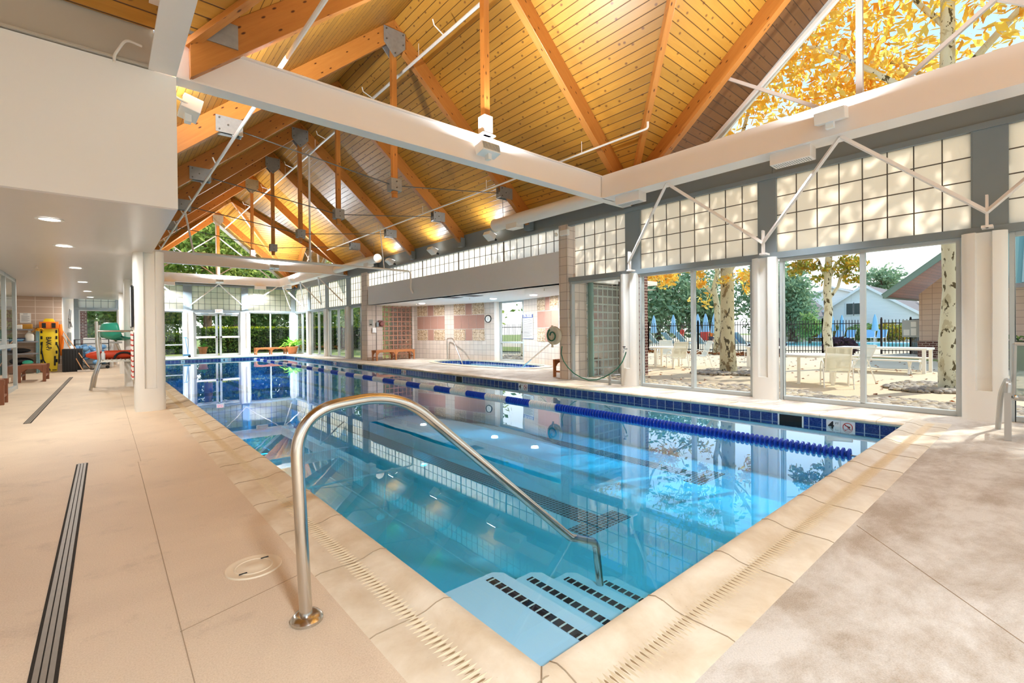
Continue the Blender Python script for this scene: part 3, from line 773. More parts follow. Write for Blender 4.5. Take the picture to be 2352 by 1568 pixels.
st(m.build('trim_2', 'grey_frame', smooth=False))
# solid parts of the right wall
m = MB()
def wr(s0, s1, d0, d1, z0, z1): fbox(m, TX, s0, s1, d0, d1, z0, z1)
for s0, s1 in ((-2.2, 7.35), (18.9, D+.1)):
    wr(s0, s1, -.02, .12, ZC0-.1, ZC0); wr(s0, s1, -.02, .10, ZC1, ZW)
wr(7.35, 18.9, -.02, .1, ZC1, ZW)
for c in colY[:4]+colY[4:]: wr(c-.16-(.0), c+.12, 0, .1, ZC0, ZC1)
wr(2.90, 3.16, -.005, .1, ZC0, ZC1); wr(.33, .64, -.005, .1, ZC0, ZC1); wr(5.44, 5.76, -.005, .1, ZC0, ZC1)
wr(20.2, 20.64, -.005, .1, ZC0, ZC1); wr(22.9, 23.3, -.005, .1, ZC0, ZC1); wr(25.5, 25.9, -.005, .1, ZC0, ZC1)
st(m.build('wall_right', 'grey_steel', smooth=False, bevel=.003))
m = MB()
for s0, s1 in ((-2.2, 0), (0, 2.97), (2.97, 5.6), (5.6, 8.6), (8.6, 11.6), (11.6, 14.5), (14.5, 17.5), (17.5, 20.5), (20.5, 23.1), (23.1, 25.7), (25.7, D+.1)):
    wr(s0, s1-.008, .03, .12, ZW, ZE+.02)
st(m.build('wall_right_band', 'grey_steel', smooth=False))
m = MB()
def wf(s0, s1, d0, d1, z0, z1): fbox(m, TY, s0, s1, d0, d1, z0, z1)
wf(-1.0, W+.1, -.02, .12, ZC0-.1, ZC0); wf(-1.0, W+.1, -.02, .1, ZC1, ZW); wf(-1.0, W+.1, .03, .12, ZW, ZE+.02)
for a, b in ((.42, .80), (3.0, 3.36), (5.56, 5.88), (8.05, 8.3)): wf(a, b, -.005, .1, ZC0, ZC1)
for a, b in ((-1.0, -.85),): wf(a, b, 0, .1, 0, ZC1)
st(m.build('wall_far', 'grey_steel', smooth=False, bevel=.003))
# near wall behind the camera: the same window wall
TN = lambda s, d, z: (s, -2.95-d, z)
m = MB()
fbox(m, TN, -5, W+.1, 0, .12, ZC0-.1, ZC0); fbox(m, TN, -5, W+.1, 0, .12, ZC1, ZE+.02)
for c in (-4.9, -2.0, .6, 3.2, 5.75, 8.1): fbox(m, TN, c-.15, c+.15, 0, .12, 0, ZC1)
st(m.build('wall_near', 'grey_steel', smooth=False))
for a, b in ((-1.85, .45), (.75, 3.05), (3.35, 5.6), (5.9, 7.95)):
    window(TN, a, b, 0, ZC0-.1, ((a+b)/2,)); clerestory(TN, a, b, ZC0, ZC1, zr, 8)
# left wall
m = MB(); m.box(-5.1, -5, -3.0, 21, 0, 8); m.box(-1.15, -1.0, 20.9, D+.1, 0, 8.0)
st(m.build('wall_left', 'cream_paint', smooth=False))
m = MB(); m.box(-5, -1.02, 20.8, 20.9, 0, 2.6)
st(m.build('wall_left_return', 'wall_block_tan', smooth=False))
# the spa opening: bulkhead, tiled pilasters, alcove walls
m = MB(); m.box(W-.03, W+.25, 7.62, 18.3, 2.27, 3.03); st(m.build('wall_right_bulkhead', 'bulkhead_paint', smooth=False, bevel=.004))
m = MB(); m.box(W-.06, W+.3, 7.36, 7.62, 0, ZW-.04); m.box(W-.06, W+.3, 18.35, 18.9, 0, ZW-.04); m.box(W+.31, 8.87, 18.38, 18.5, 0, 2.4)
AW = [(8.85, 18.38), (10.36, 18.38), (11.5, 13.86), (11.5, 12.47), (10.36, 7.5), (8.85, 7.5)]
def aseg(a, b, z0, z1, th=.14, o=0):
    a, b = Vector((*a, 0)), Vector((*b, 0)); d = (b-a).normalized(); nrm = Vector((d.y, -d.x, 0))
    if nrm.dot(Vector((9.5, 13, 0))-(a+b)/2) > 0: nrm = -nrm
    p = [a+nrm*o, b+nrm*o, b+nrm*(th+o), a+nrm*(th+o)]
    m.prism([(q.x, q.y) for q in p], 'z', z0, z1)
def lerp2(a, b, t_): return (a[0]+(b[0]-a[0])*t_, a[1]+(b[1]-a[1])*t_)
aseg((10.28, 18.38), (10.36, 18.38), 0, 2.4); aseg((10.28, 7.5), (10.36, 7.5), 0, 2.4)
aseg(AW[1], AW[2], 0, 2.4); aseg(AW[3], AW[4], 0, 2.4); m.box(W+.31, 8.87, 7.37, 7.5, 0, 2.4)
st(m.build('wall_spa', 'wall_block', smooth=False))
m = MB(); m.poly([(W, 7.3, 2.27), (11.9, 7.3, 2.27), (11.9, 18.8, 2.27), (W, 18.8, 2.27)]); m.box(W+.2, 11.9, 7.3, 18.8, 2.4, 2.5)
st(m.build('ceiling_spa', 'cream_paint', smooth=False))
# glass block walls at both ends of the alcove, and the six block crosses
def gbw(name, a, b, z0, z1, o, mat, n):
    wn[0] += 1; wnd = struct('window_%d' % wn[0], (a[0], a[1], 0)); m2 = MB()
    A, B = Vector((*a, 0)), Vector((*b, 0)); d = (B-A); nrm = Vector((d.y, -d.x, 0)).normalized()
    if nrm.dot(Vector((9.5, 13, 0))-(A+B)/2) > 0: nrm = -nrm
    A += nrm*o; B += nrm*o
    m2.poly([(A.x, A.y, z0), (B.x, B.y, z0), (B.x, B.y, z1), (A.x, A.y, z1)])
    m2.build('glass_blocks', mat, wnd, smooth=False)
gbw('', (8.87, 18.42), (10.28, 18.42), 0, 2.35, .03, 'glass_block', 7)
gbw('', (8.87, 7.47), (10.28, 7.47), 0, 2.35, .03, 'glass_block_clear', 7)
def cross(a, b, t0, t1, idx):
    """four glass block pairs set round a cross of terracotta tile, on the wall from a to b"""
    A = Vector((*a, 0)); d = Vector((*b, 0))-A; L = d.length; d.normalize(); nrm = Vector((d.y, -d.x, 0))
    if nrm.dot(Vector((9.5, 13, 0))-(A+d*L/2)) < 0: nrm = -nrm
    P = lambda s, o, z: A+d*s+nrm*o+Vector((0, 0, z))
    wn[0] += 1; wnd = struct('window_%d' % wn[0], tuple(P((t0+t1)/2, 0, 0))); w = (t1-t0); g_ = w*.38
    for s0, s1 in ((t0, t0+g_), (t1-g_, t1)):
        for z0, z1 in ((.78, 1.22), (1.56, 2.0)):
            z0 += .0; q = MB(); q.poly([P(s0, .012, z0+.27*(z0 > 1.5)), P(s1, .012, z0+.27*(z0 > 1.5)), P(s1, .012, z1+.27*(z0 > 1.5)), P(s0, .012, z1+.27*(z0 > 1.5))])
            q.build('glass_blocks', 'wavy_block', wnd, smooth=False)
    q = MB()
    for s0, s1, z0, z1 in ((t0, t1, 1.26, 1.80), (t0+g_+.02, t1-g_-.02, .78, 1.24), (t0+g_+.02, t1-g_-.02, 1.82, 2.26)):
        k = max(1, round((s1-s0)/.42)) if s1-s0 > .6 else 1
        for i in range(k):
            u0 = s0+(s1-s0)*i/k; u1 = s0+(s1-s0)*(i+1)/k-.008
            for e, f_ in (((z0, z1),) if True else ()):
                q.poly([P(u0, .006, e), P(u1, .006, e), P(u1, .006, f_), P(u0, .006, f_)])
    q.build('accent_tile', 'pinkish_block', wnd, smooth=False)
t = NT('wavy_block'); uv = t.uv(); wv = t.noise(t.map(uv, (1, 1, 1)), 26, 3, .6, 1.8)
b = t.n('TexBrick'); b.offset = 0; t.l(uv, b.inputs[0]); b.inputs['Scale'].default_value = 1; b.inputs['Brick Width'].default_value = .2; b.inputs['Row Height'].default_value = .22; b.inputs['Mortar Size'].default_value = .007
c = t.ramp(wv, [(.40, srgb(110, 84, 60)), (.47, srgb(196, 160, 120)), (.55, srgb(226, 200, 166)), (.62, srgb(246, 232, 212))])
c = t.mix(b.outputs['Fac'], c, srgb(140, 110, 84)); t.bsdf(c, .12, 0, .8, t.bump(wv, .8, .02))
LL = (Vector((*AW[2], 0))-Vector((*AW[1], 0))).length
for k, (t0, t1) in enumerate(((.22, 1.84), (2.35, 3.95))): cross(AW[1], AW[2], t0, t1, k)
for k, (t0, t1) in enumerate(((.95, 2.25), (3.0, 4.3))): cross(AW[3], AW[4], t0, t1, k)
window(lambda s, d, z: (11.5+d, s, z), 12.47, 13.86, 0, 2.27, bars=(.72,), fr=.06)
m = MB(); m.box(11.36, 11.5, 13.86, 14.0, 0, 2.27); st(m.build('trim_3', 'white_paint', smooth=False))

# columns: rounded front with a long recessed slot
def column(name, label, x, y, face, w=.40, d=.17, z1=2.30, zs=.36, mat='column_paint', full=False, sw=.15):
    """face: unit vector the front looks to"""
    fx, fy = face; rx, ry = -fy, fx
    def ring(slot):
        pts = []; n = 14; hw = w/2
        for i in range(n+1):
            u = -hw+w*i/n; v = d*(.62+.38*math.sqrt(max(0, 1-(u/hw)**2)))
            pts.append((u, v))
        if full: pts = pts
        if slot:
            k = sw/2; dd = .06; left = [p for p in pts if p[0] < -k-.001]; right = [p for p in pts if p[0] > k+.001]
            vv = d*(.62+.38*math.sqrt(1-(k/hw)**2)); vi = vv-dd
            mid = [(-k, vv), (-k+.012, vi), (k-.012, vi), (k, vv)]
            pts = left+mid+right
        bk = [(hw, -d if full else 0), (-hw, -d if full else 0)]
        if full: bk = [(-u, -v) for u, v in pts]
        return pts+bk
    m = MB(); T = lambda p: (x+rx*p[0]+fx*p[1], y+ry*p[0]+fy*p[1])
    m.prism([T(p) for p in ring(False)], 'z', 0, zs); m.prism([T(p) for p in ring(True)], 'z', zs, z1)
    return tag(m.build(name, mat, loc=(x, y, 0), merge=False), label, 'column')
lab = {.535: 'white rounded wall column at the right edge, beside the grey sling chair', 3.065: 'white rounded wall column between the two big patio windows',
       5.68: 'white wall column with the garden hose tap on it', 20.43: 'far white wall column nearest to the spa alcove on the right',
       23.09: 'second far white wall column past the spa alcove', 25.71: 'far white wall column last before the right corner'}
for c in colY[1:]: column('wall_column', lab[c], W+.03, c, (-1, 0), w=.37 if c > 1 else .40)
column('wall_column', 'white wall column left of the far glass doors, blue stroller beside it', 3.2, D+.03, (0, -1))
column('wall_column', 'white wall column right of the far glass doors', 5.7, D+.03, (0, -1))
column('wall_column', 'white column in the far right corner behind the potted plant', 8.16, D+.03, (0, -1), w=.3)
column('wall_column', 'far left wall column right of the small window', .68, D+.03, (0, -1))
column('deck_column', 'nearest white freestanding column under the white soffit, at the left pool edge', .525, 9.07, (0, -1), w=.37, d=.26, z1=2.4, zs=.34, full=True, sw=.15)
column('deck_column', 'farther white column seen behind the green lifeguard chair', .525, 18.1, (0, -1), w=.37, d=.26, z1=2.4, zs=.34, full=True)
column('deck_column', 'white column in the middle hidden behind the nearest white column', .525, 13.6, (0, -1), w=.37, d=.26, z1=2.4, zs=.34, full=True)

# ------------------------------------------------------------------ roof boards, eaves and the white box on the left
def zr_(u): return ZR-SL*abs(u)
m = MB(); eav = MB()
m.poly([(XR, Y1, ZR), (XR, Y2, ZR), (W+.05, Y2, zr_(W+.05-XR)), (W+.05, Y1, zr_(W+.05-XR))])
m.poly([(XR, Y1, ZR), (XR, Y2, ZR), (XE0-.1, Y2, zr_(XE0-.1-XR)), (XE0-.1, Y1, zr_(XE0-.1-XR))])
hw = W-XR; OV = 1.28
for yc, far in ((YC[0], 0), (YC[1], 1)):
    s_ = HB/hw
    C0 = (XR, yc, ZR)
    for sx_ in (1, -1):
        for sy_ in (1, -1):
            cx, cy = XR+sx_*hw, yc+sy_*HB
            m.poly([C0, (XR, cy, ZR), (cx, cy, ZE)])                 # slopes of the long ridge
            m.poly([C0, (cx, yc, ZR), (cx, cy, ZE)])                 # slopes of the cross ridge
    # arms out to the gables
    ends = [(1, 'x', W+OV), (-1, 'x', -5.0 if not far else -1.0)]
    ends.append((1 if far else -1, 'y', (D+OV) if far else (-2.95-OV)))
    for sg, ax_, e in ends:
        for q in (1, -1):
            if ax_ == 'x':
                cx = XR+sg*hw; md_ = W+.1 if e > W else e
                m.poly([(cx, yc, ZR), (md_, yc, ZR), (md_, yc+q*HB, ZE), (cx, yc+q*HB, ZE)])
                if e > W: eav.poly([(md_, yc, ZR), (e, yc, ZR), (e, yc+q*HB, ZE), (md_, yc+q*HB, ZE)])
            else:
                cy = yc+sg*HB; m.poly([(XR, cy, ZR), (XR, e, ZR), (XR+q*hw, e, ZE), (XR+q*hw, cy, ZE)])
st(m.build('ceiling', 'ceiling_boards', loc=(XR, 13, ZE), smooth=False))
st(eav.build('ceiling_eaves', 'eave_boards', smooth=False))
# gable fascias, glass and X-braces
def gable(axis, base, e, yc, half, label, fulltrim=True):
    """base: plane of the wall, e: overhang end"""
    P = (lambda u, d, z: (base+d*(1 if e > base else -1), yc+u, z)) if axis == 'x' else (lambda u, d, z: (XR+u, base+d*(1 if e > base else -1), z))
    ov = abs(e-base)
    q = MB()
    for s_ in (1, -1):
        a = P(0, ov, ZR-.05); b = P(s_*half*1.0, ov, ZE-.05); q.bar(a, b, .06, .2, up=(0, 0, 1))
    st(q.build('trim_%d' % (10+wn[0]), 'house_trim', smooth=False))
    wn[0] += 1; w = struct('window_%d' % wn[0], P(0, .06, ZE))
    q = MB(); q.poly([P(-half, .06, ZE), P(half, .06, ZE), P(0, .06, ZR)]); q.build('pane', 'window_glass', w, smooth=False)
    q = MB()
    q.bar(P(0, .04, ZE), P(0, .04, ZR-.1), .07, .08)
    for s_ in (1, -1): q.bar(P(s_*half*.99, .05, ZE), P(0, .05, ZR-.03), .06, .05)
    q.box(*[v for pr_ in zip(P(-half, .03, 0), P(half, .09, 0)) for v in pr_][:4], ZE-.02, ZE+.04)
    for s_ in (1, -1):
        q.bar(P(s_*2.45, .0, 5.72 if False else 4.20+.86*2.0), P(.02*s_, 0, 4.13), .055, .05)
        q.bar(P(0, .015, 6.22), P(s_*2.62, .015, 4.13), .055, .05)
    q.build('window_frame', 'gable_frame', w, smooth=False)
    return w
gable('x', W, W+OV, YC[0], HB, ''); gable('x', W, W+OV, YC[1], HB, ''); gable('y', D, D+OV, YC[1], hw, '')
gable('y', -2.95, -2.95-OV, YC[0], hw, '')
q = MB(); q.poly([(-4.99, YC[0]-HB, ZE), (-4.99, YC[0]+HB, ZE), (-4.99, YC[0], ZR)]); q.poly([(-1.0, YC[1]-HB, ZE), (-1.0, YC[1]+HB, ZE), (-1.0, YC[1], ZR)])
st(q.build('wall_left_gable', 'cream_paint', smooth=False))
# white boxed storey on the left and its soffit
m = MB(); m.box(-5, .57, Y1+.01, Y2, 2.39, 3.69); m.box(.2, .57, Y1+.25, Y2, 3.69, 4.12)
st(m.build('wall_left_box', 'cream_paint', smooth=False))
t = NT('soffit_paint'); t.bsdf(srgb(214, 208, 204), .28, 0, .5, t.bump(t.noise(t.map(t.pos(), (1, 5, 1)), 1.2, 3), .12, .02))
m = MB(); m.box(-5, .565, Y1+.012, 21.5, 2.375, 2.39)
st(m.build('ceiling_left', 'soffit_paint', smooth=False))
# storefront on the left
wn[0] += 1; w = struct('window_%d' % wn[0], (-1.46, 13, 0)); m = MB()
for y in (7.0, 9.0, 11.1, 13.22, 14.62): m.box(-1.49, -1.43, y-.04, y+.04, 0, 2.375)
for z in (.03, .93, 2.33): m.box(-1.485, -1.435, 7.0, 14.62, z-.03, z+.05)
m.box(-2.6, -1.43, 14.6, 14.66, 2.3, 2.37); m.box(-2.6, -2.54, 14.6, 14.66, 0, 2.37); m.box(-2.6, -1.43, 14.6, 14.66, 0, .06)
m.build('window_frame', 'grey_frame', w, smooth=False, bevel=.003)
m = MB(); m.poly([(-1.46, 7, 0), (-1.46, 14.6, 0), (-1.46, 14.6, 2.37), (-1.46, 7, 2.37)]); m.build('pane', 'window_glass', w, smooth=False)
m = MB(); m.box(-3.2, -3.1, 5.7, 20.8, 0, 2.38); st(m.build('wall_office', 'cream_paint', smooth=False))

# ------------------------------------------------------------------ steel beams
def ibeam(name, label, a, b, z0=ZB0, z1=ZB1, fw=.22, tf=.022, side=None, mat='beam_paint', shift=0, group=None):
    a, b = Vector((*a, 0)), Vector((*b, 0)); d = (b-a).normalized(); r = Vector((d.y, -d.x, 0)); m = MB()
    def seg(o0, o1, zz0, zz1):
        m.prism([((a+r*o0).x, (a+r*o0).y), ((b+r*o0).x, (b+r*o0).y), ((b+r*o1).x, (b+r*o1).y), ((a+r*o1).x, (a+r*o1).y)], 'z', zz0, zz1)
    seg(-fw/2+shift, fw/2+shift, z0, z0+tf); seg(-fw/2+shift, fw/2+shift, z1-tf, z1); seg(-.008, .008, z0+tf, z1-tf)
    return tag(m.build(name, mat, smooth=False, bevel=.002), label, 'beam', group)
# near cross beam: flange front edge in the plane Y1
ibeam('steel_beam', 'big white steel beam crossing the hall nearest to the camera', (.57, Y1+.035), (W+.0, Y1+.035), fw=.2, shift=-.065 if False else -.06)
ibeam('steel_beam', 'far white steel beam crossing below the fifth timber post', (-1, Y2+.03), (W+.0, Y2+.03), fw=.16, shift=-.05)
ibeam('steel_beam', 'white steel beam in front of the far window wall', (-1, Y3+.02), (BX+.08, Y3+.02), fw=.2, shift=-.08)
def boxbeam(label, x0, y0, y1, z0=ZB0, z1=ZB1, w=.26, mat='beam_paint'):
    m = MB(); m.box(x0, x0+.02, y0, y1, z0+.02, z1); m.box(x0, x0+w, y0, y1, z0, z0+.02); m.box(x0, x0+w, y0, y1, z1-.02, z1)
    return tag(m.build('steel_beam', mat, smooth=False, bevel=.002), label, 'beam')
boxbeam('long white steel beam along the near right window wall', BX, -3, Y1+.02, w=.36)
boxbeam('white steel beam along the far right window wall, beyond the spa', BX, Y2+.1, Y3+.02, w=.36)
ibeam('steel_beam', 'white steel beam overhead at top left, running towards the camera', (.46, -3), (.46, Y1+.0), z0=ZB0, z1=4.25, fw=.22, shift=-.0)
ibeam('steel_beam', 'tan coloured steel beam above the white boxed storey, top left corner', (-5, Y1+.05), (.40, Y1+.05), fw=.14, mat='tan_metal', z0=3.7)
# angle braces
def brace(label, a, b, extra=None):
    m = MB(); m.bar(a, b, .05, .012); m.bar(Vector(a)+Vector((0, 0, .02)), Vector(b)+Vector((0, 0, .02)), .01, .05)
    return tag(m.build('diagonal_brace', 'beam_paint', smooth=False), label, 'brace', None)
def vee(top, feet, labs, where):
    t_ = Vector(top)
    for f_, l_ in zip(feet, labs):
        brace(l_, t_, f_)
fz = 2.50
def gus(label, p):
    m = MB(); m.box(p[0]-.012, p[0]+.07, p[1]-.012, p[1]+.012, 2.33, 2.72); m.box(p[0]+.0, p[0]+.16, p[1]-.05, p[1]+.05, 2.33, 2.36)
    return tag(m.build('gusset_plate', 'beam_paint', smooth=False), label, 'bracket')
cols_r = [(.5, 'at the right edge'), (3.02, 'above the column between the patio windows'), (5.55, 'above the column with the hose tap')]
for y, l_ in cols_r: gus('white gusset plate '+l_, (8.0, y))
vee((BX+.1, 1.82, 3.66), [(8.0, 3.02, fz), (8.0, .5, fz)], ['white diagonal brace under the near right beam, left leg of the right-hand pair', 'white diagonal brace under the near right beam running to the right-edge column'], '')
vee((BX+.1, 4.35, 3.66), [(8.0, 5.55, fz), (8.0, 3.02, fz)], ['white diagonal brace dropping to the column with the hose tap', 'white diagonal brace from the near right beam down to the column between the patio windows'], '')
vee((BX+.1, -.8, 3.66), [(8.0, .5, fz)], ['white brace end entering at the far right edge of the picture'], '')
for yt, fe, ls in ((21.8, (20.45, 23.1), ('far right white brace nearest to the spa wall', 'far right white brace, second from the spa wall')), (24.4, (23.1, 25.7), ('far right white brace, third from the spa wall', 'far right white brace, fourth from the spa wall')),
                   (27.4, (25.75, 28.1), ('far right white brace just before the corner', 'far right white brace ending in the corner'))):
    vee((BX+.1, yt, 3.66), [(8.0, f_, fz) for f_ in fe], ls, '')
for xt, fe, ls in ((4.45, (3.2, 5.7), ('white brace over the left far door', 'white brace over the right far door')), (7.2, (5.7,), ('white brace above the bench window, right of the far doors',)), (1.9, (3.2,), ('white brace left of the far doors, half hidden by the column',))):
    vee((xt, Y3+.05, 3.66), [(f_, D-.1, fz) for f_ in fe], ls, '')

# ------------------------------------------------------------------ timber trusses
def rz_bot(x): return 3.62+.86*(W-x) if x > XR else 3.62+.86*(x-XE0)
RB = .40
def rafter(m, x0, x1, y, w=.13):
    """prism between roof boards and the lower edge"""
    zt = lambda x: ZR-SL*abs(x-XR)
    m.prism([(x0, zt(x0)), (x1, zt(x1)), (x1, zt(x1)-RB), (x0, zt(x0)-RB)], 'y', y-w/2, y+w/2)
yT = [Y1+2.97*i for i in range(6)]
tl_ = ['nearest timber roof truss, its post footed on the near white beam', 'second timber roof truss, galvanised peak plate seen whole above the near beam', 'third timber roof truss, its post hanging just left of the picture middle',
       'fourth timber roof truss, its peak plate just under the near beam', 'fifth timber roof truss, with the last hanging steel block', 'sixth timber roof truss, its post footed on the far white beam']
for i, y in enumerate(yT):
    tr_ = thing('roof_truss', tl_[i], 'roof truss', (XR, y, ZE))
    for sg in (-1, 1):
        m = MB(); rafter(m, XR, XR+sg*(W-XR-.02), y); m.build('rafter', 'glulam', tr_, smooth=False, bevel=.006, g=(1, 0, -sg*SL))
    zb = 4.42 if i in (0, 5) else 3.93
    m = MB(); m.box(XR-.052, XR+.052, y-.052, y+.052, zb, 7.0)
    if i not in (0, 5): m.box(XR-.045, XR+.045, y-.045, y+.045, 3.84, zb)
    m.build('king_post', 'glulam', tr_, smooth=False, bevel=.008, g=(0, 0, 1))
    for sd in (-1, 1):
        m = MB(); hx = .23; yy = y+sd*.08
        m.prism([(XR-hx, 7.17), (XR+hx, 7.17) if False else (XR+hx, 7.17), (XR+hx, 6.86), (XR, 6.62), (XR-hx, 6.86)], 'y', yy-.008, yy+.008)
        pl_ = m.build('peak_plate', 'galvanised', tr_, smooth=False)
        if sd < 0:
            m = MB()
            for bx_, bz in ((-.18, 7.12), (.18, 7.12), (-.18, 6.92), (.18, 6.92), (0, 6.7)): m.tube([(XR+bx_, yy-.022, bz), (XR+bx_, yy, bz)], .015, 6)
            m.build('bolt', 'rod_steel', pl_)
    m = MB()
    if i in (0, 5): m.box(XR-.08, XR+.08, y-.08, y+.08, ZB1, 4.42); m.box(XR-.12, XR+.12, y-.1, y+.1, ZB1, ZB1+.02); m.build('post_shoe', 'beam_paint', tr_, smooth=False, bevel=.004)
    else:
        m.box(XR-.115, XR+.115, y-.1, y+.1, 3.97, 4.21); bl = m.build('tie_block', 'galvanised', tr_, smooth=False, bevel=.006)
        m = MB()
        for bz in (4.03, 4.15): m.tube([(XR, y-.12, bz), (XR, y-.1, bz)], .014, 6)
        m.build('bolt', 'rod_steel', bl)
        for sg in (-1, 1):
            m = MB(); x2 = XR+sg*2.9; m.tube([(XR+sg*.11, y, 4.1), (x2, y, 4.46)] if True else [], .011, 6)
            m.build('tie_rod', 'rod_steel', tr_)
            m = MB(); z_ = 4.46
            for sd in (-1, 1): m.box(x2-.19, x2+.19, y+sd*.075-.006, y+sd*.075+.006, z_-.13, z_+.13)
            m.box(x2-.19 if sg > 0 else x2+.15, x2-.15 if sg > 0 else x2+.19, y-.075, y+.075, z_-.12, z_-.0)
            pp = m.build('rafter_plate', 'galvanised', tr_, smooth=False)
            m = MB()
            for bx_, bz in ((-.14, .09), (-.14, -.09), (-.02, 0)): m.tube([(x2-sg*0+bx_, y-.1, z_+bz), (x2+bx_, y-.08, z_+bz)], .014, 6)
            m.build('bolt', 'rod_steel', pp)
    for sg in (-1, 1):
        if i in (1, 2, 3, 4):
            m = MB(); xe = W-.1 if sg > 0 else XE0+.1; m.box(xe-.05, xe+.09, y-.10, y+.10, 3.68, 3.95); m.build('eave_bracket', 'grey_steel', tr_, smooth=False, bevel=.004)
# plate of the near beam end at top left
m = MB(); m.box(.62, 1.10, Y1-.085, Y1-.073, ZB1, ZB1+.25); tag(m.build('steel_plate', 'galvanised', smooth=False), 'worn galvanised plate standing on the left end of the near white beam', 'plate')
# valley beams and gable rafters of the two cross bays
vl = [['left valley beam of the near bay', 'right valley beam running down to the near beam corner'], ['far left valley beam', 'far right valley beam beyond the last truss']]
def hipbeam(label, a, b, w=.09, h=.2):
    m = MB(); a, b = Vector(a), Vector(b); m.bar(a-Vector((0, 0, h/2+.02)), b-Vector((0, 0, h/2+.02)), w, h)
    return tag(m.build('valley_beam', 'glulam', smooth=False, bevel=.006, g=tuple(b-a)), label, 'roof beam')
hipbeam('timber valley beam over the near bay falling right to the near beam corner', (XR, YC[0], ZR), (W, YC[0]+HB, ZE))
hipbeam('timber valley beam over the near bay falling left behind the white box', (XR, YC[0], ZR), (XE0, YC[0]+HB, ZE), h=.06)
hipbeam('pale timber valley beam in the far bay falling right', (XR, YC[1], ZR), (W, YC[1]-HB, ZE))
hipbeam('timber valley beam in the far bay falling left', (XR, YC[1], ZR), (XE0, YC[1]-HB, ZE))
hipbeam('timber hip beam in the far bay falling to the right rear corner', (XR, YC[1], ZR), (W, YC[1]+HB, ZE))
hipbeam('timber hip beam in the far bay falling to the left rear corner', (XR, YC[1], ZR), (XE0, YC[1]+HB, ZE))
def grafter(label, axis, p, yc, half):
    rt = thing('gable_rafters', label, 'roof beam', (p, yc, ZE) if axis == 'x' else (XR, p, ZE))
    for s_ in (1, -1):
        m = MB(); zt = ZR
        poly = [(yc, ZR), (yc+s_*half, ZE), (yc+s_*half, ZE-.36), (yc, ZR-.36)] if axis == 'x' else [(XR, ZR), (XR+s_*half, ZE), (XR+s_*half, ZE-.4), (XR, ZR-.4)]
        m.prism(poly, axis, p-.07, p+.07); m.build('rafter', 'glulam', rt, smooth=False, bevel=.006, g=(0, 1, -s_*SL) if axis == 'x' else (1, 0, -s_*SL))
    if axis == 'y':
        m = MB(); m.box(XR-.06, XR+.06, p-.06, p+.06, ZB1, 6.9); m.build('king_post', 'glulam', rt, smooth=False, g=(0, 0, 1))
        m = MB(); m.prism([(XR-.23, 7.17), (XR+.23, 7.17), (XR+.23, 6.86), (XR, 6.6), (XR-.23, 6.86)], 'y', p-.1, p-.084); m.build('peak_plate', 'galvanised', rt, smooth=False)
grafter('orange timber rafters of the near right gable, beside the tree window', 'x', W-.1, YC[0], HB)
grafter('timber rafters of the far right gable, seen small over the far beam', 'x', W-.1, YC[1], HB)
grafter('timber rafters and post of the far end gable before the treetops', 'y', Y3+.1, YC[1], hw)

# ------------------------------------------------------------------ pipes and ducts
def pipe(label, pts, r=.025, parts=(), name='sprinkler_pipe', n=8, cat='pipe'):
    t_ = thing(name, label, cat, tuple(pts[0])); m = MB(); m.tube(pts, r, n); m.build('pipe_run', 'white_pvc', t_)
    for nm, pp, rr in parts: m = MB(); m.tube(pp, rr, 6); m.build(nm, 'white_pvc', t_)
    return t_
heads = []
yy = 4.2
while yy < 26: heads.append(('sprinkler_head', [(4.72, yy, 6.5), (4.45, yy-.1, 6.53), (4.42, yy-.1, 6.62)], .012)); heads.append(('pipe_hanger', [(4.72, yy+.9, 6.5), (4.72, yy+.9, 6.78)], .006)); yy += 2.97
pipe('white sprinkler pipe running the length of the roof just below the ridge', [(4.72, 1, 6.5), (4.72, 27.4, 6.5)], .03, heads)
heads = []; yy = 7
while yy < 27: heads.append(('sprinkler_head', [(1.62, yy, 4.32), (1.56, yy-.05, 4.42)], .013)); yy += 1.6
pipe('white sprinkler pipe crossing the left rafters from overhead to the far gable', [(1.62, 1.0, 4.3), (1.62, 27.3, 4.3)], .025, heads)
heads = []; yy = 5.9
while yy < 19: heads.append(('pipe_hanger', [(7.0, yy, 4.55), (7.0, yy, 4.78)], .006)); yy += 2.97
pipe('thin white sprinkler pipe crossing the right rafters above the spa wall', rounded([(7.0, 4.45, 4.66), (7.0, 4.45, 4.55), (7.0, 19.5, 4.55)], .05, 4), .019, heads)
pipe('white pipe crossing the hall before the far beam and turning down at the spa bulkhead', rounded([(1.8, 14.6, 3.26), (8.12, 14.6, 3.26), (8.12, 14.6, 2.62), (8.2, 14.6, 2.5)], .12, 5), .035,
     [('pipe_drop', [(4.73, 14.6, 3.26), (4.73, 14.6, 6.5)], .03), ('pipe_drop', [(1.8, 14.6, 3.22), (1.62, 14.6, 4.3)], .025), ('pipe_drop', [(7.13, 14.6, 3.26), (7.0, 14.6, 4.55)], .016)])
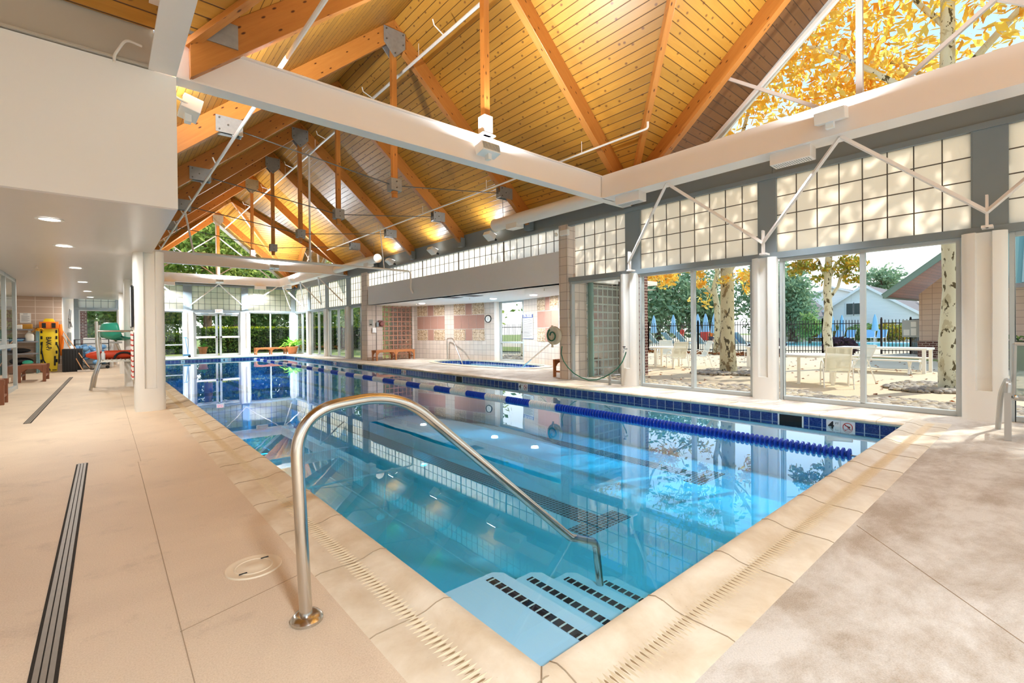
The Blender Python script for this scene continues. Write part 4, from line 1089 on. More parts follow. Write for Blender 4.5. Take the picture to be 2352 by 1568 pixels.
def duct(label, y0, y1, cap, box):
    t_ = thing('air_duct', label, 'air duct', (7.85, y0, 3.95)); m = MB(); m.tube([(7.75, y0, 3.90), (7.75, y1, 3.90)], .15, 28); m.build('duct_tube', 'white_pvc', t_)
    m = MB(); m.box(7.63, 7.87, box-.2, box+.2, 3.68, 3.85); m.build('outlet_box', 'white_pvc', t_, bevel=.01)
    m = MB(); s_ = -.012 if cap == y0 else .012; m.tube([(7.75, cap+s_, 3.90), (7.75, cap-s_, 3.90)], .165, 28); m.build('end_cap', 'white_cap', t_)
    m = MB(); m.tube([(7.75, cap+.3*(1 if cap == y0 else -1), 4.05), (7.75, cap+.3*(1 if cap == y0 else -1), 4.5)], .006, 6); m.build('hanger_rod', 'rod_steel', t_)
duct('fat round white air duct running back from the near beam corner', 4.0, 9.45, 9.45, 8.7)
duct('round white air duct over the far beam, its round end cap facing the camera', 16.4, 22, 16.4, 17.2)

pipe('short bent white conduit on the tan beam beside the top left beam', rounded([(.30, Y1-.06, 3.86), (.18, Y1-.10, 3.86), (.10, Y1-.06, 3.70), (.10, Y1-.06, 3.64)], .05, 4), .012, name='conduit')
pipe('white sprinkler arm reaching out from the white box corner under the near beam', rounded([(.5, 5.9, 3.62), (.72, 6.0, 3.60), (.74, 6.0, 3.66)], .02, 3), .014)
# ------------------------------------------------------------------ lamps
def area(parent, loc, size, power, aim, color=(.82, .91, 1), spread=pi):
    l = bpy.data.lights.new('lamp_light', 'AREA'); l.shape = 'RECTANGLE'; l.size, l.size_y = size; l.energy = power*LAMP; l.color = color; l.spread = spread
    o = bpy.data.objects.new('lamp_light', l); COL.objects.link(o); o.parent = parent
    o.location = Vector(loc)-OO(parent); o.rotation_euler = (-Vector(aim)).to_track_quat('Z', 'Y').to_euler(); return o
def uplight(label, p, ang, power, louv=True, sz=.34):
    """louvred box on the beam throwing light up to the boards"""
    t_ = thing('uplight', label, 'light fixture', p); R = Matrix.Rotation(ang, 4, 'Z')@Matrix.Rotation(math.radians(-14), 4, 'X')
    m = MB(); m.box(-sz/2, sz/2, -.09, .09, .02, .17); m.xf(R); o = m.build('housing', 'white_plastic', t_, W=False, bevel=.008, smooth=False)
    m = MB()
    for i in range(14): x = -sz/2+.02+i*(sz-.04)/13; m.box(x-.004, x+.004, -.096, -.09, .04, .15)
    m.xf(R); m.build('louvre', 'grey_steel', t_, W=False, smooth=False)
    m = MB(); m.box(-sz/2+.02, sz/2-.02, -.07, .07, .17, .174); m.xf(R); m.build('lens', 'lamp_lens', t_, W=False, smooth=False)
    m = MB(); m.box(-.03, .03, -.03, .06, -.06, .03); m.build('bracket', 'white_plastic', t_, W=False, smooth=False)
    if power: area(t_, (p[0], p[1], p[2]+.2), (sz-.06, .12), power, Vector((0, 0, 1)))
    return t_
UP = 330
uplight('louvred white uplight on the face of the near beam, right of its middle', (4.40, Y1-.14, 3.78), 0, UP*.4)
uplight('louvred grey uplight where two braces meet on the near right beam', (BX-.12, 1.86, 3.80), pi/2, UP*.35)
uplight('white uplight cut by the right edge of the white box, high left', (.72, 6.15, 3.52), -pi/2, UP)
uplight('small white uplight over the left far door brace, on the end beam', (4.45, Y3-.15, 3.72), 0, UP*.7)
uplight('small white uplight on the far right beam near its corner', (BX-.12, 25.0, 3.72), pi/2, UP*.7)
uplight('dark small uplight under the far beam, before the treetops', (5.2, Y2-.14, 3.72), 0, UP*.5)
def downbox(label, p, ang, pw=28, sp_=1.5):
    t_ = thing('vent_light', label, 'light fixture', p); R = Matrix.Rotation(ang, 4, 'Z')
    m = MB(); m.box(-.26, .26, -.12, .12, -.1, .07); m.xf(R); m.build('housing', 'white_paint', t_, W=False, bevel=.006, smooth=False)
    m = MB()
    for i in range(16): x = -.22+i*.0293; m.box(x-.004, x+.004, -.08, .08, -.104, -.1)
    m.xf(R); m.build('louvre', 'grey_steel', t_, W=False, smooth=False)
    area(t_, (p[0], p[1], p[2]-.13), (.48, .2), pw, (0, 0, -1), spread=sp_)
downbox('white louvred box light under the near right beam, right of the beam corner', (BX+.2, 2.42, 3.62), pi/2)
downbox('white box light tucked under the near right beam at its corner', (BX+.2, 5.15, 3.62), pi/2)
downbox('white box light under the end beam, left of the far doors', (2.35, Y3, 3.60), 0, 190, 2.7)
downbox('white box light under the end beam, above the bench window', (6.35, Y3, 3.60), 0, 190, 2.7)
downbox('white box light under the far right beam, last before the corner', (BX+.15, 26.6, 3.6), pi/2, 120, 2.4)
NB = -2.35                       # end beam behind the camera; its lamps are added to light the foreground
ibeam('steel_beam', 'white steel end beam behind the camera', (.6, NB), (BX, NB), fw=.2)
uplight('white fill uplight added on the end beam behind the camera', (4.45, NB+.16, 3.72), 0, UP*.9)
downbox('white fill box light added under the end beam behind the camera, left', (.2, NB, 3.60), 0, 270, 2.6)
downbox('white fill box light added under the end beam behind the camera, right', (6.3, NB, 3.60), 0, 30, 2.6)
def flood(label, y):
    t_ = thing('floodlight', label, 'light fixture', (8.0, y, 3.66)); R = Matrix.Rotation(.5, 4, 'Z')@Matrix.Rotation(-.5, 4, 'Y')
    m = MB(); m.prism([(-.14, -.05), (.1, -.09), (.1, .09), (-.14, .06)], 'y', -.14, .14); m.xf(Matrix.Translation((0, 0, .08))@Matrix.Rotation(.5, 4, 'Y')); m.build('housing', 'white_plastic', t_, W=False, bevel=.01, smooth=False)
    m = MB(); m.box(-.12, .1, -.12, .12, .165, .17); m.xf(Matrix.Rotation(.3, 4, 'Y')@Matrix.Translation((0, 0, -.01))); m.build('lens', 'lamp_lens', t_, W=False, smooth=False)
    m = MB(); m.tube([(.08, 0, .05), (.22, 0, 0)], .03, 8); m.build('bracket', 'black_metal', t_, W=False)
    area(t_, (7.95, y, 3.90), (.2, .22), UP*.045, Vector((-.7, 0, 1)))
for y, l_ in ((10.0, 'white floodlight on the spa wall nearest to the camera, lighting the boards'), (12.95, 'white floodlight on the spa wall, the middle one'), (15.9, 'white floodlight on the spa wall, farthest by the round duct cap')): flood(l_, y)
t_ = thing('emergency_light', 'small white emergency lamp on top of the near tiled pilaster', 'light fixture', (W-.1, 7.42, 3.42))
m = MB(); m.box(-.04, .04, -.14, .1, -.06, .06); m.build('housing', 'white_plastic', t_, W=False, bevel=.006)
m = MB(); m.lathe([(0, .06), (.05, .05), (.03, 0), (0, 0)], (0, 0, 0), 12); m.xf(Matrix.Translation((-.05, .17, -.03))@Matrix.Rotation(-1.2, 4, 'X')); m.build('lamp_head', 'white_plastic', t_, W=False)
for i, y in enumerate((6.9, 8.84, 11.6, 14.6, 17.6, 20.3)):
    nm = ['nearest round recessed soffit light on the left', 'second round recessed soffit light from the camera', 'third round recessed soffit light from the camera', 'fourth round soffit light, well down the row', 'fifth round soffit light from the camera', 'farthest round soffit light, last of the row'][i]
    t_ = thing('recessed_light', nm, 'ceiling light', (-.42+.02*i, y, 2.372))
    m = MB(); m.lathe([(.085, .0), (.115, 0), (.115, .004), (.085, .004)], (0, 0, -.004), 28); m.build('trim_ring', 'white_plastic', t_, W=False)
    m = MB(); m.lathe([(0, 0), (.086, 0)], (0, 0, -.001), 28); m.build('lens', 'downlight_lens', t_, W=False)
    l = bpy.data.lights.new('lamp_light', 'AREA'); l.shape = 'DISK'; l.size = .16; l.energy = 22*LAMP; l.color = (1, .98, .95)
    o = bpy.data.objects.new('lamp_light', l); COL.objects.link(o); o.parent = t_; o.location = (0, 0, -.02)
for i, (x, y, l_) in enumerate(((10.2, 10.6, 'round white light in the spa ceiling'), (10.2, 12.6, 'round light in the spa ceiling, above the middle of the tub'), (9.5, 16.2, 'round light in the spa ceiling near the glass block wall'))):
    t_ = thing('recessed_light', l_, 'ceiling light', (x, y, 2.265))
    m = MB(); m.lathe([(0, -.02), (.09, -.02), (.12, 0), (.12, .004)], (0, 0, 0), 24); m.build('lens', 'downlight_lens', t_, W=False)
    l = bpy.data.lights.new('lamp_light', 'AREA'); l.shape = 'DISK'; l.size = .2; l.energy = 55*LAMP; l.color = (.97, .98, 1)
    o = bpy.data.objects.new('lamp_light', l); COL.objects.link(o); o.parent = t_; o.location = (0, 0, -.04)
for i, (px, py, l_) in enumerate(((1040, 683, 'flat square grille in the spa ceiling, left one'), (1085, 679, 'flat square grille in the spa ceiling, right one'))):
    p = at(px, py, z=2.268); t_ = thing('ceiling_grille', l_, 'vent', tuple(p)); m = MB(); m.box(-.25, .25, -.25, .25, -.008, .0); m.build('frame', 'grey_steel', t_, W=False)
    m = MB()
    for k in range(9): m.box(-.22, .22, -.22+k*.052, -.205+k*.052, -.014, -.008)
    m.build('grille_slats', 'shelf_grey', t_, W=False)
for px, py, z, l_ in ((84, 610, 2.372, 'small sprinkler head in the left soffit, before the recessed lights'), (1250, 663, 2.265, 'sprinkler head in the spa ceiling by the round light'), (1079, 684, 2.265, 'sprinkler head in the spa ceiling between the grilles'), (956, 697, 2.265, 'sprinkler head in the spa ceiling, far left')):
    p = at(px, py, z=z); t_ = thing('ceiling_sprinkler', l_, 'sprinkler', tuple(p))
    m = MB(); m.lathe([(0, -.05), (.02, -.048), (.006, -.03), (.01, 0), (.035, 0)], (0, 0, 0), 12); m.build('nozzle', 'sprinkler', t_, W=False)

# ------------------------------------------------------------------ spa
tb = thing('hot_tub', 'round-ended sunken hot tub with a blue tile band in the spa alcove', 'hot tub', (10.18, 13.1, 0))
m = MB(); n_ = len(tub)
for i in range(n_):
    a, b = tub[i], tub[(i+1) % n_]; m.poly([(*a, -.2), (*b, -.2), (*b, .02), (*a, .02)])
m.build('waterline_tiles', 'waterline_tile', tb, smooth=False)
m = MB()
for i in range(n_):
    a, b = tub[i], tub[(i+1) % n_]; m.poly([(*a, -.7), (*b, -.7), (*b, -.2), (*a, -.2)])
m.poly([(*p, -.7) for p in tub]); m.build('basin', 'plaster', tb, smooth=False)
m = MB(); m.prism(tub, 'z', -.69, -.1); m.build('water', 'pool_water', tb, smooth=False)
m = MB()
for i in range(n_):
    a, b = Vector(tub[i]), Vector(tub[(i+1) % n_]); c = Vector((10.18, 13.1)); ao = a+(a-c).normalized()*.28; bo = b+(b-c).normalized()*.28
    ai = a-(a-c).normalized()*.02; bi = b-(b-c).normalized()*.02
    m.poly([(*ai, .022), (*bi, .022), (*bo, .012), (*ao, .012)]); m.poly([(*ai, .022), (*bi, .022), (*bi, -.03), (*ai, -.03)])
m.build('coping', 'coping', tb)
p = at(1148, 832, x=tub[0][0]); m = MB(); m.box(9.235, 9.24, 0, 0, 0, 0) if False else None
def hrail(label, pts, r=.022):
    t_ = thing('spa_handrail', label, 'handrail', tuple(pts[0])); m = MB(); m.tube(rounded(pts, .12, 6), r, 12); m.build('tube', 'stainless', t_)
    m = MB(); m.lathe([(0, .02), (.045, .02), (.055, .0)], tuple(pts[0]), 16); m.build('flange', 'stainless', t_)
hrail('steel handrail at the left end of the hot tub', [(10.75, 16.35, 0), (10.75, 16.35, .86), (10.62, 15.75, .88), (10.2, 14.4, -.2)])
hrail('steel handrail sloping up behind the tiled pilaster into the hot tub', [(9.55, 8.6, 0), (9.55, 8.6, .86), (9.65, 9.2, .88), (10.05, 11.3, -.2)])
# clock, sign
def wall_pt(px, py, which):
    a, b = (AW[1], AW[2]) if which == 0 else (AW[3], AW[4])
    d = _F+_R2*((px-CXP)/F_PX)-_U2*((py-CYP)/F_PX)
    A = Vector((*a, 0)); e = Vector((*b, 0))-A; den = d.x*e.y-d.y*e.x
    t1 = (A.x*e.y-A.y*e.x)/den; q = Vector((0, 0, HCAM))+d*t1; s_ = (Vector((q.x, q.y, 0))-A).dot(e.normalized()); return q, s_, e.normalized()
q, s_, e = wall_pt(1121.5, 732, 0); nn = Vector((-e.y, e.x, 0)); nn = -nn if nn.dot(Vector((9.5, 13, 0))-Vector((q.x, q.y, 0))) < 0 else nn
ck = thing('wall_clock', 'round black-rimmed wall clock on the spa tile wall', 'clock', tuple(q)); MR = Matrix((e, Vector((0, 0, 1)), nn)).transposed().to_4x4()
m = MB(); m.lathe([(0, .012), (.12, .012), (.125, .03), (.15, .03), (.155, 0)], (0, 0, 0), 32); m.xf(MR); m.build('rim', 'black_plastic', ck, W=False)
m = MB(); m.lathe([(0, .016), (.122, .016)], (0, 0, 0), 32); m.xf(MR); m.build('face', 'paper', ck, W=False)
m = MB(); m.bar((0, -.01, .02), (0, .08, .02), .008, .003); m.bar((0, 0, .02), (-.03, -.05, .02), .008, .003)
for k in range(12): a = k*pi/6; m.bar((.1*cos(a), .1*sin(a), .018), (.112*cos(a), .112*sin(a), .018), .006, .002)
m.xf(MR); m.build('hand', 'ink', ck, W=False)
q0, s0, e = wall_pt(1201.5, 722, 1); q1, s1, e = wall_pt(1225.5, 778, 1); nn = Vector((e.y, -e.x, 0)); nn = -nn if nn.dot(Vector((9.5, 11, 0))-Vector((q0.x, q0.y, 0))) < 0 else nn
wS = abs(s1-s0); zt, zb = q0.z, q1.z; cS = Vector((*AW[3], 0))+e*((s0+s1)/2)+nn*.012
sg = thing('spa_rules_sign', 'white rules sign with a blue heading on the wall beside the spa window', 'sign', (cS.x, cS.y, zb))
uu = e if True else e
def sp(u, o, z): return cS+uu*u+nn*o+Vector((0, 0, z))
m = MB(); m.prism([(sp(-wS/2, 0, 0).x, sp(-wS/2, 0, 0).y), (sp(wS/2, 0, 0).x, sp(wS/2, 0, 0).y), (sp(wS/2, .008, 0).x, sp(wS/2, .008, 0).y), (sp(-wS/2, .008, 0).x, sp(-wS/2, .008, 0).y)], 'z', zb, zt); m.build('panel', 'paper', sg, smooth=False)
m = MB(); hh = (zt-zb)*.15; m.poly([sp(-wS/2+.01, .010, zt-hh), sp(wS/2-.01, .010, zt-hh), sp(wS/2-.01, .010, zt-.01), sp(-wS/2+.01, .010, zt-.01)])
for a_, b_, c_, d_ in ((-wS/2, wS/2, zb, zb+.012), (-wS/2, -wS/2+.012, zb, zt), (wS/2-.012, wS/2, zb, zt)): m.poly([sp(a_, .010, c_), sp(b_, .010, c_), sp(b_, .010, d_), sp(a_, .010, d_)])
m.build('heading_band', 'blue_ink', sg, smooth=False)
text_mesh('SPA RULES', hh*.95, tuple(sp(0, .013, zt-hh/2)), (tuple(uu), (0, 0, 1), tuple(nn)), 'paper', sg, 'lettering', xscale=.92*wS/(hh*4.9), bold=.004)
m = MB(); z = zt-hh-.04; k = 0
while z > zb+.05:
    L_ = wS*(.86 if k % 4 else .66); m.poly([sp(-wS*.44, .010, z), sp(-wS*.44+L_, .010, z), sp(-wS*.44+L_, .010, z+.011), sp(-wS*.44, .010, z+.011)]); z -= .026; k += 1
m.build('text_line', 'ink', sg, smooth=False)
# things on the far tiled pilaster
X_ = W-.07
def onpil(px, py): return at(px, py, x=X_)
p = at(852, 741, y=18.36)
def pil(px, py): return at(px, py, x=W-.06)
a0 = pil(847.5, 734); a1 = pil(857.5, 749)
t_ = thing('wall_notice', 'white paper notice on the far tiled pilaster', 'sign', (W-.07, (a0.y+a1.y)/2, a1.z)); m = MB(); m.box(-.004, .004, -abs(a0.y-a1.y)/2, abs(a0.y-a1.y)/2, 0, a0.z-a1.z); m.build('sheet', 'paper', t_, W=False)
m = MB(); m.box(-.007, -.004, -.1, .1, .05, .09); m.build('print', 'ink', t_, W=False)
t_ = thing('control_box', 'small white electrical box with a conduit on the far tiled pilaster', 'electrical box', (8.5, 18.30, .0))
m = MB(); m.box(8.38, 8.54, 18.27, 18.34, 1.13, 1.34); m.build('housing', 'white_plastic', t_, bevel=.01); m = MB(); m.tube([(8.56, 18.32, 0), (8.56, 18.32, 1.5)], .012, 6); m.tube([(8.56, 18.32, 1.5), (8.56, 18.32, 2.26)], .008, 6); m.build('conduit', 'rod_steel', t_)
m = MB(); m.box(8.56, 8.66, 18.27, 18.34, 1.38, 1.56); m.build('switch', 'grey_steel', t_, bevel=.01)
t_ = thing('alarm_bell', 'dark red round alarm unit beside the glass block wall', 'alarm', (8.78, 18.3, 1.5)); m = MB(); m.lathe([(0, .1), (.08, .09), (.1, .05), (.1, 0)], (0, 0, 0), 20); m.xf(Matrix.Translation((0, 0, 0))@Matrix.Rotation(pi/2, 4, 'X')); m.build('bell', 'dark_red_plastic', t_, W=False)
m = MB(); m.box(-.1, .1, -.0, .05, -.12, .14); m.build('back_plate', 'dark_red_plastic', t_, W=False)

# ------------------------------------------------------------------ benches
def bench(label, loc, rz, L=1.7, h=.42, d=.38, mat='bench_wood', legs=3, group=None):
    t_ = thing('wooden_bench', label, 'bench', loc, rz)
    m = MB(); n = 6
    for i in range(n): y = -d/2+.0+i*(d)/n; m.box(-L/2+.05, L/2-.05, y+.006, y+d/n-.006, h-.03, h)
    m.build('seat', mat, t_, W=False, smooth=False, bevel=.003, g=(1, 0, 0))
    for s_ in (-1, 1):
        m = MB(); m.box(-L/2, L/2, s_*d/2-.02, s_*d/2+.02, h-.09, h-.005)
        # arched brackets next to the legs
        for k in range(legs):
            x = -L/2+.04+k*(L-.08)/(legs-1)
            for q in ((1,) if k == 0 else (-1,) if k == legs-1 else (-1, 1)):
                m.prism([(x, h-.09), (x+q*.16, h-.09), (x+q*.1, h-.11), (x+q*.05, h-.17), (x, h-.24)], 'y', s_*d/2-.018, s_*d/2+.018)
        m.build('apron', mat, t_, W=False, smooth=False, g=(1, 0, 0))
    for k in range(legs):
        x = -L/2+.04+k*(L-.08)/(legs-1)
        for s_ in (-1, 1):
            m = MB(); m.box(x-.03, x+.03, s_*d/2-.028, s_*d/2+.028, 0, h-.005); m.build('leg', mat, t_, W=False, smooth=False, bevel=.003, g=(0, 0, 1))
        m = MB(); m.box(x-.02, x+.02, -d/2, d/2, .12, .16); m.build('rail', mat, t_, W=False, smooth=False, g=(0, 1, 0))
    return t_
bench('light wooden bench before the glass block wall of the spa', (9.1, 17.85, 0), math.radians(0), 1.75)
bench('light wooden bench under the far window, left of the potted plant', (6.85, 27.75, 0), 0, 1.55, .38)
bench('wooden bench end peeking out behind the near tiled pilaster', (9.05, 7.85, 0), 0, 1.3, .44, legs=2)
bench('dark wooden bench before the shelf on the left', (-1.36, 16.9, 0), pi/2*0, .52, .42, .9, 'dark_bench_wood', 2)
bench('wooden bench cut by the left picture edge', (-1.62, 11.6, 0), 0, .72, .42, .4, 'dark_bench_wood', 2)

# ------------------------------------------------------------------ potted plant in the far corner
pt = thing('potted_plant', 'bright green leafy plant in a terracotta pot in the far right corner', 'potted plant', (7.85, 27.35, 0))
m = MB(); m.lathe([(0, 0), (.19, 0), (.2, .02), (.27, .34), (.31, .34), (.31, .42), (.27, .42), (.25, .36), (0, .36)], (0, 0, 0), 24); m.build('pot', 'terracotta', pt, W=False)
m = MB(); m.lathe([(0, .38), (.25, .38)], (0, 0, 0), 16); m.build('soil', 'soil', pt, W=False)
def bladeleaf(m, base, d, L, w, droop, n=5):
    d = Vector(d).normalized(); r = d.cross(Vector((0, 0, 1))); r = r.normalized() if r.length > .05 else Vector((1, 0, 0)); k = len(m.v); p = Vector(base)
    for i in range(n+1):
        t_ = i/n; ww = w*(sin(pi*min(1, t_*.93+.05)))**.8; c = p+d*L*t_+Vector((0, 0, -droop*t_*t_*L))
        m.v += [tuple(c-r*ww/2), tuple(c+Vector((0, 0, -.12*ww))), tuple(c+r*ww/2)]
    for i in range(n):
        a = k+3*i; m.face([a, a+1, a+4, a+3]); m.face([a+1, a+2, a+5, a+4])
m = MB()
for i in range(46):
    a = rnd.uniform(0, 2*pi); el = rnd.uniform(.35, 1.4); bladeleaf(m, (.08*cos(a), .08*sin(a), .38+rnd.uniform(0, .2)), (cos(a)*cos(el), sin(a)*cos(el), sin(el)), rnd.uniform(.4, .78), rnd.uniform(.10, .17), rnd.uniform(.2, .7))
m.build('foliage', 'leaves_pot', pt, W=False)
m = MB()
for i in range(26):
    a = rnd.uniform(-.6, 2.0); bladeleaf(m, (.3+.15*cos(a), .1*sin(a)-.15, .3+rnd.uniform(-.2, .5)), (cos(a), sin(a)-.4, rnd.uniform(-.6, .8)), rnd.uniform(.12, .3), .08, .5)
m.build('trailing_stem', 'leaves_mixed', pt, W=False)

# ------------------------------------------------------------------ exit sign, stroller
ex = thing('exit_sign', 'small red-lettered EXIT sign over the far doors', 'sign', (4.52, D-.06, 2.22)); m = MB(); m.box(-.17, .17, 0, .05, 0, .2); m.build('housing', 'white_plastic', ex, W=False, bevel=.005)
text_mesh('EXIT', .17, (4.52, D-.063, 2.32), ((1, 0, 0), (0, 0, 1), (0, -1, 0)), 'exit_red', ex, 'lettering', xscale=.8, bold=.003)
s0 = thing('pool_vacuum', 'blue upright pole and cleaner head leaning on the far left column', 'pool cleaner', (3.1, 27.7, 0))
m = MB(); m.tube([(3.12, 27.75, .15), (3.03, 27.9, .98)], .014, 8); m.tube([(2.95, 27.9, .98), (3.1, 27.9, .98)], .016, 8); m.tube([(3.12, 27.75, .15), (3.13, 27.7, .9), (3.03, 27.9, .98)], .01, 6); m.build('pole', 'blue_plastic', s0)
m = MB(); m.box(2.92, 3.2, 27.6, 27.78, .08, .16); m.build('frame', 'blue_plastic', s0); m = MB(); m.tube([(3.16, 27.6, .06), (3.16, 27.66, .06)], .06, 12); m.build('wheel', 'black_rubber', s0)

# ------------------------------------------------------------------ hose, reel, tap
hr = thing('hose_reel', 'round wall hose reel with a green hose, half behind the tiled pilaster', 'hose reel', (8.15, 7.72, 1.03))
m = MB(); m.lathe([(0, .05), (.2, .05), (.22, .03), (.22, -.03), (.2, -.05), (0, -.05)], (0, 0, 0), 28); m.xf(Matrix.Translation((-.06, 0, .0))@Matrix.Rotation(pi/2, 4, 'Y')@Matrix.Rotation(0, 4, 'X')); m.build('reel_body', 'hose_reel_body', hr, W=False)
m = MB(); m.tube([(-.13, .12*cos(a)*(.5+a/9), .12*sin(a)*(.5+a/9)) for a in [i*.35 for i in range(22)]], .016, 8); m.build('hose_coil', 'green_hose', hr, W=False)
m = MB(); m.box(-.13, -.1, -.02, .02, -.28, .24); m.build('reel_bracket', 'hose_reel_body', hr, W=False)
hs = thing('garden_hose', 'dark green garden hose hanging in a long loop across the tiled pilaster and small window', 'hose', (8.0, 6.6, 0))
hp = [at(px, py, x=7.93 if px < 1435 else 8.02) for px, py in ((1291, 795), (1289, 812), (1294, 828), (1304, 843), (1318, 857), (1335, 867), (1352, 873), (1370, 872), (1388, 866), (1405, 856), (1420, 844), (1430, 830), (1436, 815), (1438, 808))]
for q in hp: q.z = max(q.z, .02)
m = MB(); m.tube([tuple(q) for q in hp], .012, 8); m.build('hose_run', 'green_hose', hs)
tp = thing('hose_tap', 'small brass garden tap on the white wall column', 'tap', (7.98, 5.66, .73)); m = MB(); m.tube(rounded([(.1, 0, .03), (0, 0, .03), (-.03, 0, -.04)], .02, 3), .013, 8); m.build('spout', 'galvanised', tp, W=False); m = MB(); m.tube([(0, -.03, .075), (0, .03, .075)], .01, 6); m.tube([(0, 0, .03), (0, 0, .075)], .008, 6); m.build('tap_handle', 'black_metal', tp, W=False)
ps = thing('hose_post', 'thin hose guide post with a cup at the foot of the small window', 'post', (7.98, 6.02, 0))
m = MB(); m.tube([(0, 0, 0), (0, 0, .3)], .028, 10); m.build('post', 'galvanised', ps, W=False); m = MB(); m.lathe([(0, .28), (.03, .28), (.07, .36), (.06, .36), (0, .31)], (0, 0, 0), 16); m.build('cup', 'galvanised', ps, W=False)

# ------------------------------------------------------------------ sling chair at the right edge
def sling_chair(name, label, loc, rz, frame='cream_mesh_frame', sling='sling', group=None, cat='chair'):
    t_ = thing(name, label, cat, loc, rz, group)      # seat looks to +x
    for s_ in (-1, 1):
        y = s_*.27
        m = MB(); m.tube(rounded([(.30, y, 0), (.27, y, .50), (.12, y, .60), (-.13, y, .62), (-.32, y, .0)], .13, 5), .014, 8); m.build('arm_frame', frame, t_, W=False)
        m = MB(); m.tube(rounded([(.26, s_*.23, .41), (-.12, s_*.23, .37), (-.36, s_*.23, .94)], .09, 5), .014, 8); m.build('side_rail', frame, t_, W=False)
    m = MB(); m.tube([(-.36, -.23, .94), (-.36, .23, .94)], .013, 8); m.tube([(.26, -.23, .41), (.26, .23, .41)], .013, 8); m.tube([(-.12, -.27, .36), (-.12, .27, .36)], .012, 8); m.build('cross_rail', frame, t_, W=False)
    prof_ = rounded([(.26, 0, .415), (-.12, 0, .375), (-.36, 0, .93)], .09, 5)
    m = MB(); m.grid(lambda u, v: (prof_[round(v*(len(prof_)-1))][0], -.22+.44*u, prof_[round(v*(len(prof_)-1))][2]+.0), 2, len(prof_)-1); m.build('sling', sling, t_, W=False)
    return t_
c0 = thing('poolside_chair', 'silver framed grey sling chair cut by the right picture edge', 'chair', (7.3, .1, 0))
def flat(m, pts, w=.045, th=.012):
    """flat bar bent along pts (constant x-z plane), wide along y"""
    for a, b in zip(pts[:-1], pts[1:]): m.bar(a, b, w, th, up=(0, 1, 0), roll=pi/2)
m = MB(); ax = [(6.83, .285, 0), (6.84, .285, .42), (6.87, .282, .54), (6.95, .278, .60), (7.06, .275, .62)]
m = MB(); m.bar((6.86, .285, 0), (6.86, .285, .48), .05, .05); m.tube(rounded([(6.86, .285, .46), (6.87, .28, .58), (7.08, .30, .60), (7.42, .36, .42), (7.55, .39, 0)], .12, 6), .024, 8); m.build('arm_frame', 'silver_frame', c0)
m = MB(); m.bar((6.94, -.45, 0), (6.94, -.45, .48), .05, .05); m.tube(rounded([(6.94, -.45, .46), (6.94, -.45, .58), (7.15, -.43, .60), (7.5, -.38, .42), (7.62, -.34, 0)], .12, 6), .024, 8); m.build('arm_frame', 'silver_frame', c0)
m = MB(); m.tube([(6.92, .24, .97), (7.12, .255, .40), (7.55, .3, .36)], .018, 8); m.tube([(6.98, -.40, .95), (7.16, -.4, .40), (7.6, -.34, .36)], .018, 8); m.tube([(6.92, .24, .97), (6.98, -.40, .95)], .018, 8); m.tube([(6.9, .27, .44), (6.96, -.44, .44)], .016, 8); m.tube([(7.2, .26, .385), (7.2, -.4, .385)], .016, 8)
m.build('back_frame', 'silver_frame', c0)
m = MB(); pr_ = [((6.925, .235, .95), (6.98, -.395, .93)), ((7.10, .25, .44), (7.15, -.39, .44)), ((7.2, .26, .39), (7.24, -.38, .39)), ((7.54, .29, .37), (7.6, -.33, .37))]
for (a, b), (c, d) in zip(pr_[:-1], pr_[1:]): m.poly([a, b, d, c])
m.build('sling', 'sling_grey', c0)
m = MB(); m.sphere((6.885, .235, .44), .026, 10, 8); m.build('knob', 'stainless', c0)

# ------------------------------------------------------------------ lifeguard chair with rescue tube
lg = thing('lifeguard_chair', 'stainless lifeguard stand with a turquoise shell seat and slatted deck, left of the white column', 'lifeguard chair', (-.1, 13, 0))
ty = 13.0
def lp(px, py, dy=0): q = at(px, py, y=ty+dy); return (q.x, q.y, q.z)
m = MB(); m.tube([lp(221, 738, -.0), lp(223, 790), lp(228, 827), lp(214, 866), lp(208, 896)], .03, 10); m.build('leg', 'stainless', lg)
m = MB(); m.tube([(lambda q: (q[0]+.02, q[1]+.7, q[2]))(lp(*z_)) for z_ in ((224, 745), (226, 790), (230, 827), (217, 866), (211, 896))], .03, 10); m.build('leg', 'stainless', lg)
m = MB(); m.tube([lp(222, 760), lp(308, 760)], .022, 10); m.tube([lp(222, 762, .7), lp(308, 762, .7)], .022, 10); m.build('arm_rail', 'stainless', lg)
a = lp(228, 829); b = lp(306, 828); m = MB()
for k in range(9): x = a[0]+(b[0]+.1-a[0])*k/9; m.box(x, x+.045, ty, ty+.7, a[2]-.0, a[2]+.025)
m.box(a[0], b[0]+.1, ty-.01, ty+.01, a[2]-.03, a[2]+.0); m.box(a[0], b[0]+.1, ty+.69, ty+.71, a[2]-.03, a[2]+.0); m.build('deck', 'stainless', lg, smooth=False)
m = MB(); m.tube([lp(267, 786, .35), lp(285, 826, .35)], .028, 10); m.tube([(.45, 13, a[2]), (.5, 13, 0)], .03, 10); m.tube([(.45, 13.7, a[2]), (.5, 13.7, 0)], .03, 10); m.build('seat_post', 'stainless', lg)
c = lp(264, 781, .35); zt_ = lp(264, 741, .35)[2]
prof_ = [(.27, .02), (.2, -.02), (.05, -.01), (-.1, .03), (-.17, .12), (-.2, .28), (-.19, .42), (-.16, .5)]
m = MB()
